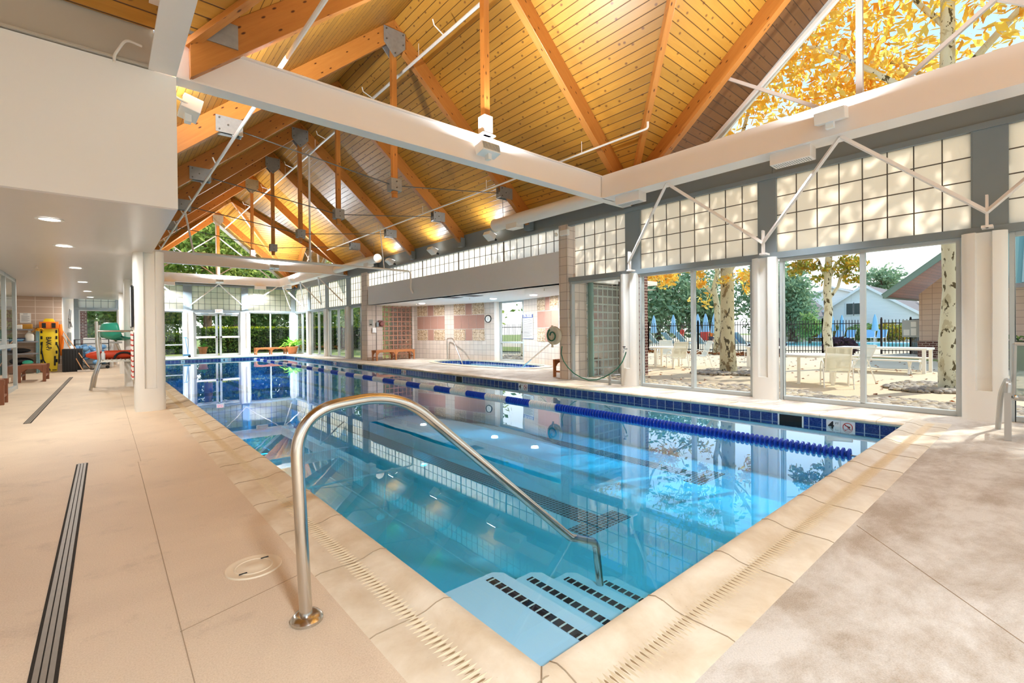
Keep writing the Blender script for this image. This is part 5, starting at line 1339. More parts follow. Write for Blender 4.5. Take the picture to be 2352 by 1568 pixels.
def shell(u, v):
    i = v*(len(prof_)-1); k = min(int(i), len(prof_)-2); f_ = i-k; x = prof_[k][0]*(1-f_)+prof_[k+1][0]*f_; z = prof_[k][1]*(1-f_)+prof_[k+1][1]*f_
    s_ = (u-.5)*2; wd = .27*(1-.28*max(0, v-.6)/.4)*(.8+.2*math.sqrt(max(0, 1-abs(2*v-1)**6))); rise = .09*s_**2*(1-abs(2*v-1)*.3)
    return Vector((x*1.0, s_*wd, z+(rise if v < .5 else 0)+.0)) + Vector((rise if v >= .5 else 0, 0, 0))
m.grid(shell, 12, 16); m.xf(Matrix.Translation((c[0], c[1], c[2]))@Matrix.Rotation(math.radians(42), 4, 'Z')@Matrix.Rotation(math.radians(90), 4, 'Z')@Matrix.Rotation(math.radians(-90+0), 4, 'Z')@Matrix.Diagonal((1, 1, (zt_-c[2])/.5, 1)))
m.build('seat_shell', 'teal_plastic', lg, solid=.012)
m = MB(); m.box(c[0]-.1, c[0]+.12, c[1]-.1, c[1]+.1, c[2]-.07, c[2]-.03); m.build('seat_bracket', 'galvanised', lg)
rt = thing('rescue_tube', 'long orange foam rescue tube lying on the lifeguard deck', 'rescue tube', lp(190, 815, -.1))
p0 = Vector(lp(197, 817, .3)); p1 = Vector(lp(308, 815, .3)); zc = a[2]+.115
p0.z = p1.z = zc; pts = [p0+(p1-p0)*k/10 for k in range(11)]; m = MB(); m.tube([tuple(q) for q in pts], [.03, .07, .092]+[.095]*8, 14); m.build('foam_body', 'red_foam', rt)
m = MB(); q = p0+(p1-p0)*.78; m.tube([(q.x+.16*cos(t_), q.y-.11, q.z-.08+.13*max(0, sin(t_))) for t_ in [pi*i/8 for i in range(9)]], .022, 8); m.build('strap', 'black_rubber', rt)
m = MB(); m.tube(rounded([tuple(p0), (p0.x-.08, p0.y-.05, p0.z-.1), (p0.x+.1, p0.y-.1, a[2]-.2), (p0.x+.25, p0.y, a[2]-.05)], .05, 4), .008, 6); m.build('tow_line', 'black_rubber', rt)
bt = thing('water_bottle', 'blue and white bottle standing on the lifeguard deck', 'bottle', (lp(237, 828, .1)[0], lp(237, 828, .1)[1], a[2]+.025)); m = MB(); m.lathe([(0, 0), (.035, 0), (.037, .12), (.02, .15), (.02, .18), (0, .18)], (0, 0, 0), 14); m.build('body', 'float_white', bt, W=False); m = MB(); m.lathe([(0, .2), (.022, .2), (.022, .175), (0, .175)], (0, 0, 0), 12); m.build('cap', 'blue_plastic', bt, W=False)
# sign board on the column
for z0, z1, nm, l_ in ((1.27, 1.87, 'notice_frame', 'black-edged notice board on the side of the nearest white column'), (.48, 1.2, 'depth_ruler', 'narrow red and white marked strip on the side of the nearest white column')):
    t_ = thing(nm, l_, 'sign', (.33, 9.1, z0)); m = MB(); m.box(-.02, 0, -.18, .2, 0, z1-z0); m.build('panel', 'paper', t_, W=False, smooth=False)
    m = MB()
    if nm == 'notice_frame': m.box(-.024, .002, -.20, -.18, -.01, z1-z0+.01); m.box(-.024, .002, .2, .22, -.01, z1-z0+.01); m.box(-.024, .002, -.18, .2, z1-z0, z1-z0+.012); m.build('frame', 'black_metal', t_, W=False, smooth=False)
    else:
        for k in range(9): m.box(-.023, -.02, -.16, .18, .03+k*.078, .06+k*.078); m.box(-.02, .002, -.184, -.18, .03+k*.078, .05+k*.078)
        m.build('print', 'red_ink', t_, W=False, smooth=False)

# ------------------------------------------------------------------ shelf, spine board and gear on the left
sh = thing('storage_shelf', 'grey four-tier plastic storage shelf against the tan block wall', 'shelf', (-1.85, 20.35, 0))
for z in (.27, .62, .98, 1.35): m = MB(); m.box(-2.35, -1.52, 20.15, 20.6, z-.04, z); m.build('shelf_board', 'shelf_grey', sh, bevel=.006)
for x in (-2.33, -1.55):
    for y in (20.18, 20.57): m = MB(); m.tube([(x, y, 0), (x, y, 1.35)], .025, 8); m.build('post', 'shelf_post', sh)
def boxthing(name, label, cat, x0, x1, y0, y1, z0, z1, mat, part='body', bv=.01):
    t_ = tag(None, None, None) if False else None
    m = MB(); m.box(x0, x1, y0, y1, z0, z1); return tag(m.build(name, mat, bevel=bv), label, cat)
boxthing('storage_carton', 'yellow-brown carton on the top tier of the grey shelf', 'box', -1.98, -1.66, 20.3, 20.5, 1.352, 1.5, 'cardboard')
boxthing('paper_carton', 'small white carton on the top tier of the grey shelf', 'box', -2.06, -1.86, 20.18, 20.28, 1.352, 1.48, 'paper')
jg = thing('bleach_jug', 'white plastic jug on the second tier of the grey shelf', 'jug', (-1.72, 20.35, .982)); m = MB(); m.lathe([(0, 0), (.09, 0), (.1, .03), (.1, .18), (.05, .26), (.03, .28), (.03, .3), (0, .3)], (0, 0, 0), 16); m.build('body', 'jug', jg, W=False); m = MB(); m.lathe([(0, .325), (.034, .325), (.034, .295), (0, .295)], (0, 0, 0), 12); m.build('cap', 'white_plastic', jg, W=False)
for i in range(3): boxthing('kickboard', ['lowest blue foam kickboard on the second shelf tier', 'middle light blue kickboard on the second shelf tier', 'uppermost dark blue kickboard on the second shelf tier'][i], 'kickboard', -2.2+.03*i, -1.85+.02*i, 20.2, 20.5, .983+i*.035, .983+i*.035+.032, ['blue_plastic', 'blue_fabric', 'navy_plastic'][i], bv=.012)
t_ = MB(); t_.sphere((-1.95, 20.35, .70), .2, 16, 8, (1.3, .8, .38)); tag(t_.build('swim_fin_bag', 'black_rubber'), 'black rubber gear lying on the third tier of the grey shelf', 'sports gear')
t_ = MB(); t_.sphere((-1.9, 20.35, .38), .2, 16, 8, (1.3, .8, .55)); tag(t_.build('gear_bag', 'black_plastic'), 'black gear bag on the lowest tier of the grey shelf', 'bag')
t_ = MB(); t_.sphere((-1.75, 20.14, .34), .1, 14, 8, (1.2, .6, .7)); tag(t_.build('swim_goggles_case', 'teal_plastic'), 'turquoise rounded case at the front of the lowest shelf tier', 'case')
nt_ = thing('wall_notice', 'white paper notice taped to the tan block wall above the shelf', 'sign', (-1.84, 20.79, 1.55)); m = MB(); m.box(-.12, .12, 0, .008, 0, .3); m.build('sheet', 'paper', nt_, W=False)
m = MB(); m.box(-.05, .05, -.002, 0, .265, .28); [m.box(-.09, .09 if k % 3 else .05, -.002, 0, .04+k*.02, .047+k*.02) for k in range(10)]; m.build('print', 'shelf_grey', nt_, W=False)
mp = thing('duster_mop', 'yellow fluffy mop head on a pale blue pole beside the shelf', 'mop', (-1.5, 20.1, 0)); m = MB(); m.tube([(-1.5, 20.1, .02), (-1.5, 20.15, 1.3)], .014, 8); m.build('pole', 'shelf_post', mp)
m = MB()
for k in range(40):
    a_ = rnd.uniform(0, 2*pi); e_ = rnd.uniform(-.5, .9); bladeleaf(m, (-1.5, 20.15, 1.36), (cos(a_), sin(a_), e_), rnd.uniform(.1, .17), .06, .6, 3)
m.build('mop_head', 'orange_fabric' if False else 'yellow_mop', mp) if 'yellow_mop' in MAT else (plain('yellow_mop', srgb(250, 185, 30), .9, mottle=.1), m.build('mop_head', 'yellow_mop', mp))
# spine board
sb = thing('spine_board', 'tall yellow rescue backboard with black straps leaning on the tan block wall', 'rescue board', (-1.3, 20.6, 0))
by = 20.55; Bx0, Bx1 = -1.52, -1.1
def bpt(u, z): return (Bx0+(Bx1-Bx0)*u, by+.12*z/1.75, z)
outline = [(.08, .02), (.92, .02), (1.0, .5), (1.0, 1.2), (.97, 1.45), (.72, 1.68), (.28, 1.68), (.03, 1.45), (0, 1.2), (0, .5)]
m = MB(); k = len(outline)
for dy in (-.025, .025):
    for u, z in outline: q = bpt(u, z); m.v.append((q[0], q[1]+dy, q[2]))
m.face(list(range(k))[::-1]); m.face(list(range(k, 2*k)))
for i in range(k): j = (i+1) % k; m.face([i, j, k+j, k+i])
bd = m.build('board', 'yellow_plastic', sb, bevel=.01)
m = MB()
for u in (.1, .9):
    for z in (.35, .62, .89, 1.08, 1.27):
        q = bpt(u, z); m.box(q[0]-.022, q[0]+.022, q[1]-.032, q[1]-.026, z-.05, z+.05)
for u in (.22, .78): q = bpt(u, .06); m.box(q[0]-.05, q[0]+.05, q[1]-.032, q[1]-.026, .05, .075)
m.build('hand_slot', 'void', bd)
m = MB(); q = bpt(.5, 1.47); m.box(Bx0-.01, Bx1+.01, q[1]-.07, q[1]-.026, 1.36, 1.58); hi = m.build('head_immobiliser', 'orange_fabric', sb, bevel=.012)
m = MB(); m.box(-1.465, -1.375, q[1]-.078, q[1]-.07, 1.385, 1.54); m.box(-1.245, -1.155, q[1]-.078, q[1]-.07, 1.385, 1.54); m.build('head_pad', 'black_plastic', hi)
m = MB(); m.tube([bpt(.14, .95)[:1]+(by-.0, .95), (bpt(.1, .7)[0], by-.02, .7), (bpt(.2, .4)[0], by-.04, .38), (bpt(.55, .1)[0], by-.05, .05)], .018, 6); m.tube([(bpt(.9, .9)[0], by-.0, .9), (bpt(1.04, .7)[0], by-.02, .7), (bpt(1.03, .3)[0], by-.02, .25)], .018, 6); m.tube([(bpt(.82, .5)[0], by-.03, .5), (bpt(.8, .2)[0], by-.04, .2)], .022, 6); m.build('strap', 'black_rubber', sb)
text_mesh('BAK-PAK', .165, (bpt(.47, .8)[0], by+.055-.031, .82), ((0, 0, -1), (1, 0, 0), (0, -1, 0)), 'ink', bd, 'lettering', bold=.004, xscale=.86)
# lean text with board (small tilt ignored)
rb = thing('rescue_float', 'orange rescue float standing behind the yellow backboard', 'float', (-1.05, 20.68, .3)); m = MB(); m.tube([(-1.04, 20.70, .5), (-1.03, 20.7, .9), (-1.06, 20.72, 1.5)], [.03, .06, .05], 10); m.build('float_body', 'orange_fabric', rb)
# bins, brooms, cart in the recess behind the wall corner
bn = thing('black_bin', 'black ribbed bin at the corner of the tan block wall', 'bin', (-.72, 20.4, 0))
m = MB(); m.box(-1.0, -.52, 20.1, 20.6, 0, .72); m.build('body', 'black_plastic', bn, bevel=.02)
m = MB()
for k in range(7): m.box(-.96+k*.065, -.935+k*.065, 20.085, 20.1, .03, .68)
m.build('rib', 'black_rubber', bn)
for i, (a_, b_, l_) in enumerate((((-1.02, 20.75, 1.32), (-.30, 19.6, .02), 'wooden broom handle leaning past the black bin, the longer right one'), ((-1.03, 20.7, 1.2), (-.5, 19.8, .02), 'wooden broom handle leaning before the black bin, the left one'))):
    t_ = thing('broom', l_, 'broom', b_); m = MB(); m.tube([a_, b_], .014, 8); m.build('handle', 'broom_wood', t_); m = MB(); m.box(b_[0]-.14, b_[0]+.14, b_[1]-.04, b_[1]+.04, 0, .06); m.build('brush', 'towel', t_, bevel=.01)
ct = thing('ball_cart', 'black wire cart on wheels filled with blue pool toys', 'cart', (-.3, 21.4, 0))
for x in (-.75, .12):
    for y in (21.1, 21.7): m = MB(); m.tube([(x, y, .1), (x, y, 1.0)], .014, 6); m.build('cart_post', 'black_metal', ct)
m = MB()
for z in (1.0, .85, .15):
    m.tube(rounded([(-.75, 21.1, z), (.12, 21.1, z), (.12, 21.7, z), (-.75, 21.7, z), (-.75, 21.1, z)], .05, 4), .012, 6)
m.build('cart_rail', 'black_metal', ct)
m = MB(); m.box(-.75, .12, 21.1, 21.7, .14, .16); m.build('cart_floor', 'black_metal', ct)
for x in (-.7, .08): m = MB(); m.tube([(x, 21.1, .055), (x, 21.14, .055)], .055, 14); m.build('wheel', 'black_rubber', ct)
m = MB(); r2 = random.Random(3)
for k in range(60): m.sphere((r2.uniform(-.68, .05), r2.uniform(21.15, 21.65), r2.uniform(.22, .78)), r2.uniform(.05, .09), 8, 6)
o = m.build('pool_toys', 'blue_ball_net'); tag(o, 'heap of blue and white pool toys inside the wire cart', 'toys', kind='stuff')
boxthing('towel_hamper', 'pale grey hamper behind the wire toy cart', 'hamper', -.55, .25, 21.85, 22.4, 0, 1.05, 'column_paint', bv=.02)
t_ = MB(); t_.lathe([(0, 0), (.45, 0), (.4, .25), (.22, .6), (.1, .72), (0, .74)], (.1, 24.2, .3), 16); t_.cyl((.1, 24.2, 0), .3, .3); tag(t_.build('covered_equipment', 'towel'), 'cloth-covered equipment under a pale sheet behind the lifeguard chair', 'covered equipment')
m = MB()
for k in range(9): a_ = k*.5; m.tube(rounded([(.05+.02*k-.1, 24.1, 1.02), (.0+.03*k-.08, 23.92, .78+.02*(k % 3)), (.06+.01*k-.06, 24.08, 1.02)], .05, 4), .01, 5)
tag(m.build('yellow_rope_coil', 'yellow_rope'), 'coil of yellow rope hanging over the covered equipment', 'rope')
boxthing('wall_panel_board', 'grey panel leaning on the white left wall beyond the brooms', 'panel', -.99, -.95, 23.2, 24.6, .75, 1.25, 'drain_grate' if False else 'grey_frame')
hk = thing('wall_hooks', 'wire hangers on the white left wall beyond the tan corner', 'hooks', (-.95, 23.5, 1.4)); m = MB()
for y in (23.0, 23.9): m.tube(rounded([(-.96, y, 1.75), (-.9, y-.25, 1.45), (-.9, y+.25, 1.45), (-.96, y, 1.75)], .02, 3), .006, 5); m.tube([(-.98, y+.4, 1.4), (-.94, y+.4, 2.1)], .01, 5)
m.build('hanger_wire', 'rod_steel', hk)
# ------------------------------------------------------------------ outside
G0 = -.03
m = MB(); m.poly([(W+.1, -9, G0), (11.75, -9, G0), (11.75, 7.45, G0), (W+.1, 7.45, G0)]); m.poly([(W+.1, 18.6, G0), (11.75, 18.6, G0), (11.75, 20, G0), (W+.1, 20, G0)]); m.poly([(11.75, -9, G0), (21.5, -9, G0), (21.5, 20, G0), (11.75, 20, G0)]); st(m.build('floor_patio', 'patio', loc=(14, 5, G0), smooth=False))
m = MB(); m.poly([(22.8, -30, G0-.0), (90, -30, G0), (90, 40, G0), (22.8, 40, G0)]); st(m.build('floor_pool_terrace', 'patio', loc=(50, 5, G0), smooth=False))
m = MB(); m.poly([(-60, D+.15, G0-.02), (120, D+.15, G0-.02), (120, 110, G0-.02), (-60, 110, G0-.02)]); m.poly([(21.5, -30, G0-.012), (120, -30, G0-.012), (120, D+.15, G0-.012), (21.5, D+.15, G0-.012)]); m.poly([(-60, -40, G0-.02), (W+20, -40, G0-.02), (W+20, -9, G0-.02), (-60, -9, G0-.02)])
m.poly([(W+.1, 20, G0-.01), (21.5, 20, G0-.01), (21.5, D+.2, G0-.01), (W+.1, D+.2, G0-.01)])
st(m.build('floor_lawn', 'grass', loc=(0, 60, G0), smooth=False))
# river rock beds
def rocks(name, label, inside, n, s0, s1, bb):
    m = MB(); k = 0
    while k < n:
        x = rnd.uniform(bb[0], bb[1]); y = rnd.uniform(bb[2], bb[3])
        if not inside(x, y): continue
        r = rnd.uniform(s0, s1); b0 = len(m.v); m.sphere((0, 0, 0), r, 7, 5, (rnd.uniform(1, 1.5), 1, rnd.uniform(.45, .7)))
        m.xf(Matrix.Translation((x, y, G0+r*.35+rnd.uniform(0, .02)))@Matrix.Rotation(rnd.uniform(0, pi), 4, 'Z')@Matrix.Rotation(rnd.uniform(-.3, .3), 4, 'X'), b0); k += 1
    tag(m.build(name, 'rocks', merge=False), label, 'river rocks', kind='stuff')
rocks('river_rocks', 'strip of grey and tan river rocks outside along the foot of the windows', lambda x, y: x < 9.42+.2*sin(y*2.1)+.12*sin(5*y), 3600, .035, .075, (W+.14, 9.8, -1.0, 7.1))
for (x, y, r, l_) in ((11.95, 1.3, 1.0, 'ring of river rocks round the foot of the nearest sycamore'), (12.55, 5.6, .95, 'ring of river rocks round the foot of the mottled sycamore')):
    rocks('river_rocks', l_, lambda a, b, x=x, y=y, r=r: .16 < math.hypot(a-x, (b-y)*.9) < r*(.85+.15*sin(3*math.atan2(b-y, a-x))), 700, .03, .07, (x-r, x+r, y-r*1.2, y+r*1.2))
def leafcloud(m, c, rad, n, size, clumps=0, shape=None):
    c = Vector(c); cl = None
    if clumps:
        cl = []
        for _ in range(clumps):
            v = Vector((rnd.gauss(0, 1), rnd.gauss(0, 1), rnd.gauss(0, 1))).normalized()*(rnd.random()**.4)
            cl.append(Vector((v.x*rad[0], v.y*rad[1], v.z*rad[2])))
    for _ in range(n):
        if cl:
            o = rnd.choice(cl); s_ = min(rad)*.3; p = c+o+Vector((rnd.gauss(0, s_), rnd.gauss(0, s_), rnd.gauss(0, s_*.8)))
        else:
            v = Vector((rnd.gauss(0, 1), rnd.gauss(0, 1), rnd.gauss(0, 1))).normalized()*(rnd.random()**.4); p = c+Vector((v.x*rad[0], v.y*rad[1], v.z*rad[2]))
        if p.z < .05: continue
        a = Vector((rnd.gauss(0, 1), rnd.gauss(0, 1), rnd.gauss(0, 1))).normalized(); b = a.orthogonal().normalized(); s_ = size*rnd.uniform(.6, 1.3); k = len(m.v)
        m.v += [tuple(p-a*s_), tuple(p+b*s_*.55+a*s_*.1), tuple(p+a*s_), tuple(p-b*s_*.55+a*s_*.1)]; m.face([k, k+1, k+2, k+3])
def branchy(m, base, top, r0, r1, n=8, wob=.12, brs=()):
    base, top = Vector(base), Vector(top); pts = []
    for i in range(n+1):
        t_ = i/n; pts.append(base+(top-base)*t_+Vector((rnd.uniform(-wob, wob), rnd.uniform(-wob, wob), 0))*(0 if i == 0 else 1))
    rs = [r0*(1-t_/n)+r1*t_/n for t_ in range(n+1)]; rs[0] = r0*1.2
    m.tube([tuple(p) for p in pts], rs, 12); return pts
def limb(m, a, b, r0, r1, sag=.3, n=6):
    a, b = Vector(a), Vector(b); pts = [a+(b-a)*(i/n)+Vector((rnd.uniform(-.1, .1), rnd.uniform(-.1, .1), sag*sin(pi*i/n)))*(0 if i in (0,) else 1) for i in range(n+1)]
    m.tube([tuple(p) for p in pts], [r0*(1-i/n)+r1*i/n for i in range(n+1)], 8); return pts
def sycamore(label, x, y, r, h, barkm, limbs, crown, leaves, lean=(0, 0), wob=.05):
    t_ = thing('sycamore_tree', label, 'tree', (x, y, G0)); m = MB()
    branchy(m, (x, y, G0-.05), (x+lean[0], y+lean[1], h), r, r*.5, 10, wob)
    for a_, b_, r0 in limbs: limb(m, a_, b_, r0, .02)
    tr_ = m.build('trunk', barkm, t_); m = MB()
    for c, rad, n, s_ in crown: leafcloud(m, c, rad, n, s_, max(8, n//28))
    m.build('foliage', leaves, t_, smooth=False, merge=False); return t_
# nearest tree: seen through window 2 and again through the gable glass
sycamore('pale patchy sycamore trunk standing closest outside the right patio window', 11.97, 1.22, .16, 9.5, 'sycamore_bark',
         [((11.9, 1.2, 5.0), (11.2, 4.2, 7.6), .07), ((11.9, 1.2, 5.6), (12.2, -1.6, 8.0), .07), ((11.9, 1.2, 6.6), (10.8, 3.0, 9.3), .05), ((11.9, 1.2, 4.6), (11.0, -.9, 6.6), .05), ((11.9, 1.2, 5.4), (13.6, 3.0, 7.4), .05), ((11.9, 1.2, 7.4), (12.6, .0, 10), .05)],
         [((11.6, 3.2, 8.0), (1.8, 2.4, 1.7), 2500, .115), ((11.8, -.6, 7.6), (1.7, 2.0, 1.6), 2100, .115), ((11.2, 1.6, 9.2), (2.2, 2.4, 1.4), 1800, .115), ((12.6, 2.6, 6.4), (1.3, 2.0, 1.0), 1500, .11), ((11.0, -1.2, 6.0), (.9, 1.3, .8), 900, .1)], 'leaves_gold', lean=(-.25, .05))
sycamore('mottled brown sycamore trunk through the middle patio window', 12.6, 5.62, .19, 8.5, 'sycamore_mottled',
         [((12.6, 5.6, 2.6), (13.4, 4.2, 4.4), .05), ((12.6, 5.6, 4.2), (11.6, 7.0, 7.2), .07), ((12.6, 5.6, 4.8), (11.6, 4.2, 7.4), .06), ((12.6, 5.6, 5.8), (13.4, 7.2, 8), .05)],
         [((11.8, 5.2, 7.4), (1.8, 2.2, 1.8), 2800, .115), ((12.0, 7.2, 6.6), (1.4, 1.6, 1.2), 1200, .11), (tuple(at(1622, 640, x=12.2)), (.5, .55, .22), 170, .075), (tuple(at(1612, 690, x=12.4)), (.2, .3, .2), 34, .07), (tuple(at(1710, 648, x=13.2)), (.5, .4, .3), 170, .08)], 'leaves_gold', lean=(.1, .1), wob=.07)
sycamore('slim forked sycamore behind the mottled trunk, middle patio window', 21.2, 10.0, .15, 7.5, 'sycamore_mottled',
         [((21.2, 10.0, 2.6), (19.6, 12.0, 4.6), .09), ((19.8, 11.9, 4.4), (18.8, 12.9, 6.8), .06), ((21.2, 10.0, 4.0), (22.0, 8.6, 6.5), .06)],
         [((20.6, 10.6, 6.2), (2.4, 2.4, 1.6), 900, .16), ((20.4, 10.8, 3.9), (.9, .9, .4), 60, .14)], 'leaves_mixed', wob=.1)
sycamore('young sycamore with golden leaves in the left half of the right patio window', 15.6, 4.15, .125, 5.6, 'sycamore_bark',
         [((15.6, 4.1, 2.45), (15.4, 5.2, 3.6), .04), ((15.6, 4.1, 2.6), (15.9, 3.0, 3.9), .05), ((15.6, 4.1, 2.0), (15.7, 3.5, 2.9), .045), ((15.6, 4.1, 3.4), (15.0, 4.6, 5), .04)],
         [((15.5, 4.72, 2.98), (.5, .5, .24), 420, .07), ((15.6, 3.72, 2.92), (.6, .5, .3), 420, .07), ((15.5, 4.35, 2.55), (.3, .2, .15), 60, .07), ((15.5, 4.1, 4.6), (1.2, 1.2, .9), 500, .11), ((15.6, 3.65, 2.5), (.3, .25, .15), 90, .07)], 'leaves_mixed', wob=.03)
sycamore('golden sycamore filling the right part of the gable glass', 13.4, -2.2, .2, 10.5, 'sycamore_bark',
         [((13.3, -2.2, 5), (12.2, -.8, 8.4), .07), ((13.3, -2.2, 6), (13.6, -4.2, 9), .07)],
         [((12.8, -2.6, 7.2), (2.2, 2.2, 2.0), 1500, .11), ((13.4, -1.0, 9.2), (2, 2, 1.4), 900, .11)], 'leaves_gold')
# golden sprig at the top left of the middle window
t_ = thing('golden_tree', 'yellow autumn leaves hanging in the top left of the middle patio window', 'tree', (14.5, 10.5, G0)); m = MB(); branchy(m, (16.5, 14.5, G0), (15.5, 12, 6), .14, .05); limb(m, (15.8, 12.6, 4.6), (14.6, 8.9, 3.0), .05, .01); m.build('trunk', 'sycamore_mottled', t_)
m = MB(); leafcloud(m, (14.6, 8.8, 2.98), (.5, .5, .36), 520, .085, 18); leafcloud(m, (15.2, 11.8, 5.2), (1.6, 1.6, 1.2), 900, .1, 30); m.build('foliage', 'leaves_gold', t_, smooth=False, merge=False)

def fence(label, pts, h=1.50, posts=(), step=.115, pk=.026):
    t_ = thing('iron_fence', label, 'fence', (*pts[0], G0)); pk_o = None; cnt = 0; m_far = MB()
    for a, b in zip(pts[:-1], pts[1:]):
        a, b = Vector((*a, 0)), Vector((*b, 0)); L = (b-a).length; n = int(L/step)
        for z in (.12, h-.28, h-.12) if False else (.12, h-.17): m = MB(); m.bar(a+Vector((0, 0, z)), b+Vector((0, 0, z)), .03, .035); m.build('rail', 'black_metal', t_, smooth=False)
        for q in (a, b): m = MB(); m.box(q.x-.035, q.x+.035, q.y-.035, q.y+.035, G0, h+.03); m.sphere((q.x, q.y, h+.06), .035, 8, 6); m.build('fence_post', 'black_metal', t_, smooth=False)
        for i in range(1, n):
            p = a+(b-a)*(i/n)
            if pk_o is None:
                q = MB(); q.tube([(0, 0, 0), (0, 0, h)], pk/2*1.1, 4); pk_o = q.build('picket', 'black_metal', t_, W=False, smooth=False); o = pk_o
            elif cnt < 96: o = pk_o.copy(); COL.objects.link(o)
            else:
                m_far.tube([(p.x, p.y, 0), (p.x, p.y, h)], pk/2*1.1, 4); continue
            o.parent = t_; o.location = p-Vector((pts[0][0], pts[0][1], 0)); o.location.z = .02; cnt += 1
    if m_far.v: o = m_far.build('picket', 'black_metal', t_, smooth=False, merge=False); o['kind'] = 'stuff'
    return t_
fence('black iron fence seen through the middle patio window', [(22.75, 9.1), (22.6, 11.6), (22.4, 14.3), (22.2, 16.8)])
fence('black iron fence behind the young sycamore in the right patio window', [(25.6, 5.55), (24.6, 6.75), (23.6, 8.05), (22.75, 9.1)])
fence('black iron gate section left of the tan pool building', [(26.0, 4.9), (26.6, 4.0), (24.0, 2.95)], step=.13)
fence('black iron fence seen through the spa window', [(15.6, 13.6), (15.4, 16.2), (15.2, 20.0)], h=1.5)
fence('black iron fence beyond the narrow windows at the far right', [(12.5, 21), (12.4, 26), (12.4, 32)], h=1.5, step=.13)
m = MB(); b_ = thing('fence_notice_case', 'grey metal notice case with papers mounted on the gate fence', 'notice case', (23.9, 3.55, .8)); m.box(23.85, 23.95, 3.35, 3.85, .75, 1.42); m.build('case', 'grey_frame', b_, bevel=.01)
m = MB(); m.box(23.84, 23.85, 3.42, 3.58, 1.15, 1.35); m.box(23.84, 23.85, 3.62, 3.8, .82, 1.05); m.box(23.84, 23.85, 3.42, 3.58, .82, 1.1); m.build('paper', 'paper', b_)
# outdoor pool
m = MB(); m.poly([(33.5, -4, .0), (44, -4, .0), (44, 14, .0), (33.5, 14, .0)]); m.v = [(x, y, z-.02) for x, y, z in m.v]; tag(m.build('outdoor_pool', 'turquoise_water', smooth=False), 'turquoise outdoor pool behind the fence', 'swimming pool')
m = MB()
for a_ in ((33.1, 33.5, -4.4, 14.4), (44, 44.4, -4.4, 14.4), (33.5, 44, -4.4, -4), (33.5, 44, 14, 14.4)): m.box(*a_, -.03, .03)
tag(m.build('pool_kerb', 'column_paint', smooth=False), 'white kerb round the outdoor pool', 'kerb')
# furniture outside
def table(label, loc, w, d, h, rz=0, legs=.07, round_=False):
    t_ = thing('patio_table', label, 'table', loc, rz); m = MB()
    if round_: m.lathe([(0, h), (w/2, h), (w/2+.01, h-.02), (w/2, h-.05), (0, h-.05)], (0, 0, 0), 32)
    else: m.box(-w/2, w/2, -d/2, d/2, h-.05, h)
    m.build('tabletop', 'cream_mesh_frame', t_, W=False)
    for sx_ in (-1, 1):
        for sy_ in (-1, 1):
            k = .62 if round_ else 1; m = MB(); x, y = sx_*(w/2*k-legs), sy_*(d/2*k-legs); m.box(x-legs/2, x+legs/2, y-legs/2, y+legs/2, 0, h-.05); m.build('leg', 'cream_mesh_frame', t_, W=False, smooth=False)
    return t_
table('round white patio table in the left of the right patio window', (11.5, 3.30, G0), 1.15, 1.15, .62, .3, .06, True)
table('round white patio table in the left of the middle patio window', (13.5, 7.95, G0), 1.1, 1.1, .63, .2, .06, True)
table('long white picnic table behind the round table, right patio window', (16.0, 3.0, G0), .85, 2.0, .64, -.05)
table('white square table at the right edge of the middle patio window', (15.3, 5.7, G0), .8, .9, .63, 0)
for l_, x in (('white plank bench on the near side of the picnic table', 15.2), ('white plank bench on the far side of the picnic table', 16.75)):
    b_ = thing('picnic_bench', l_, 'bench', (x, 3.05, G0), -.05); m = MB(); m.box(-.14, .14, -.95, .95, .32, .36); m.build('seat', 'cream_mesh_frame', b_, W=False)
    for s_ in (-1, 1): m = MB(); m.bar((-.13, s_*.75, 0), (.1, s_*.75, .32), .04, .05); m.bar((.13, s_*.75, 0), (-.1, s_*.75, .32), .04, .05); m.build('leg', 'cream_mesh_frame', b_, W=False)
ch = sling_chair('patio_chair', 'white sling chair with its back to the right patio window, nearest one', (10.98, 2.78, G0), .38, group='white sling chairs on the patio'); ch.scale = (.88, .88, .85)
for (x, y, rz, l_) in ((11.55, 4.25, -1.35, 'white sling chair at the left of the right patio window, seen from its side'), (12.15, 2.75, 2.3, 'white sling chair on the far side of the near round table'),
                       (13.05, 7.35, .9, 'white sling chair with its back to us, middle patio window'), (14.3, 8.5, 3.6, 'white sling chair facing us behind the farther round table'), (14.15, 7.2, 2.4, 'white sling chair right of the mullion in the middle patio window'), (13.4, 8.95, -1.1, 'white sling chair at the left edge of the middle patio window'), (17.6, 6.9, 2.8, 'white sling chair beside the square table, middle patio window')):
    dup(ch, (x, y, G0), rz, l_)
# umbrellas and loungers by the outdoor pool
def umb(label, p):
    t_ = thing('closed_umbrella', label, 'umbrella', p); m = MB(); m.tube([(0, 0, 0), (0, 0, 2.15)], .03, 6); m.build('pole', 'white_plastic', t_, W=False)
    m = MB(); m.lathe([(.03, 2.2), (.12, 1.9), (.2, 1.3), (.24, .95), (.18, .9), (.03, .92)], (0, 0, 0), 12); m.build('canopy', 'blue_fabric', t_, W=False); return t_
ul = [(1502, 'closed blue umbrella, leftmost in the middle patio window'), (1547, 'second closed blue umbrella in the middle patio window'), (1603, 'closed blue umbrella just right of the window mullion'), (1621, 'closed blue umbrella left of the forked trunk'), (1641, 'closed blue umbrella behind the forked trunk'), (1934, 'closed blue umbrella behind the fence, left pane of the right patio window'), (2010, 'closed blue umbrella standing free in the right pane of the right patio window'), (1912, 'closed blue umbrella behind the fence beside the young sycamore')]
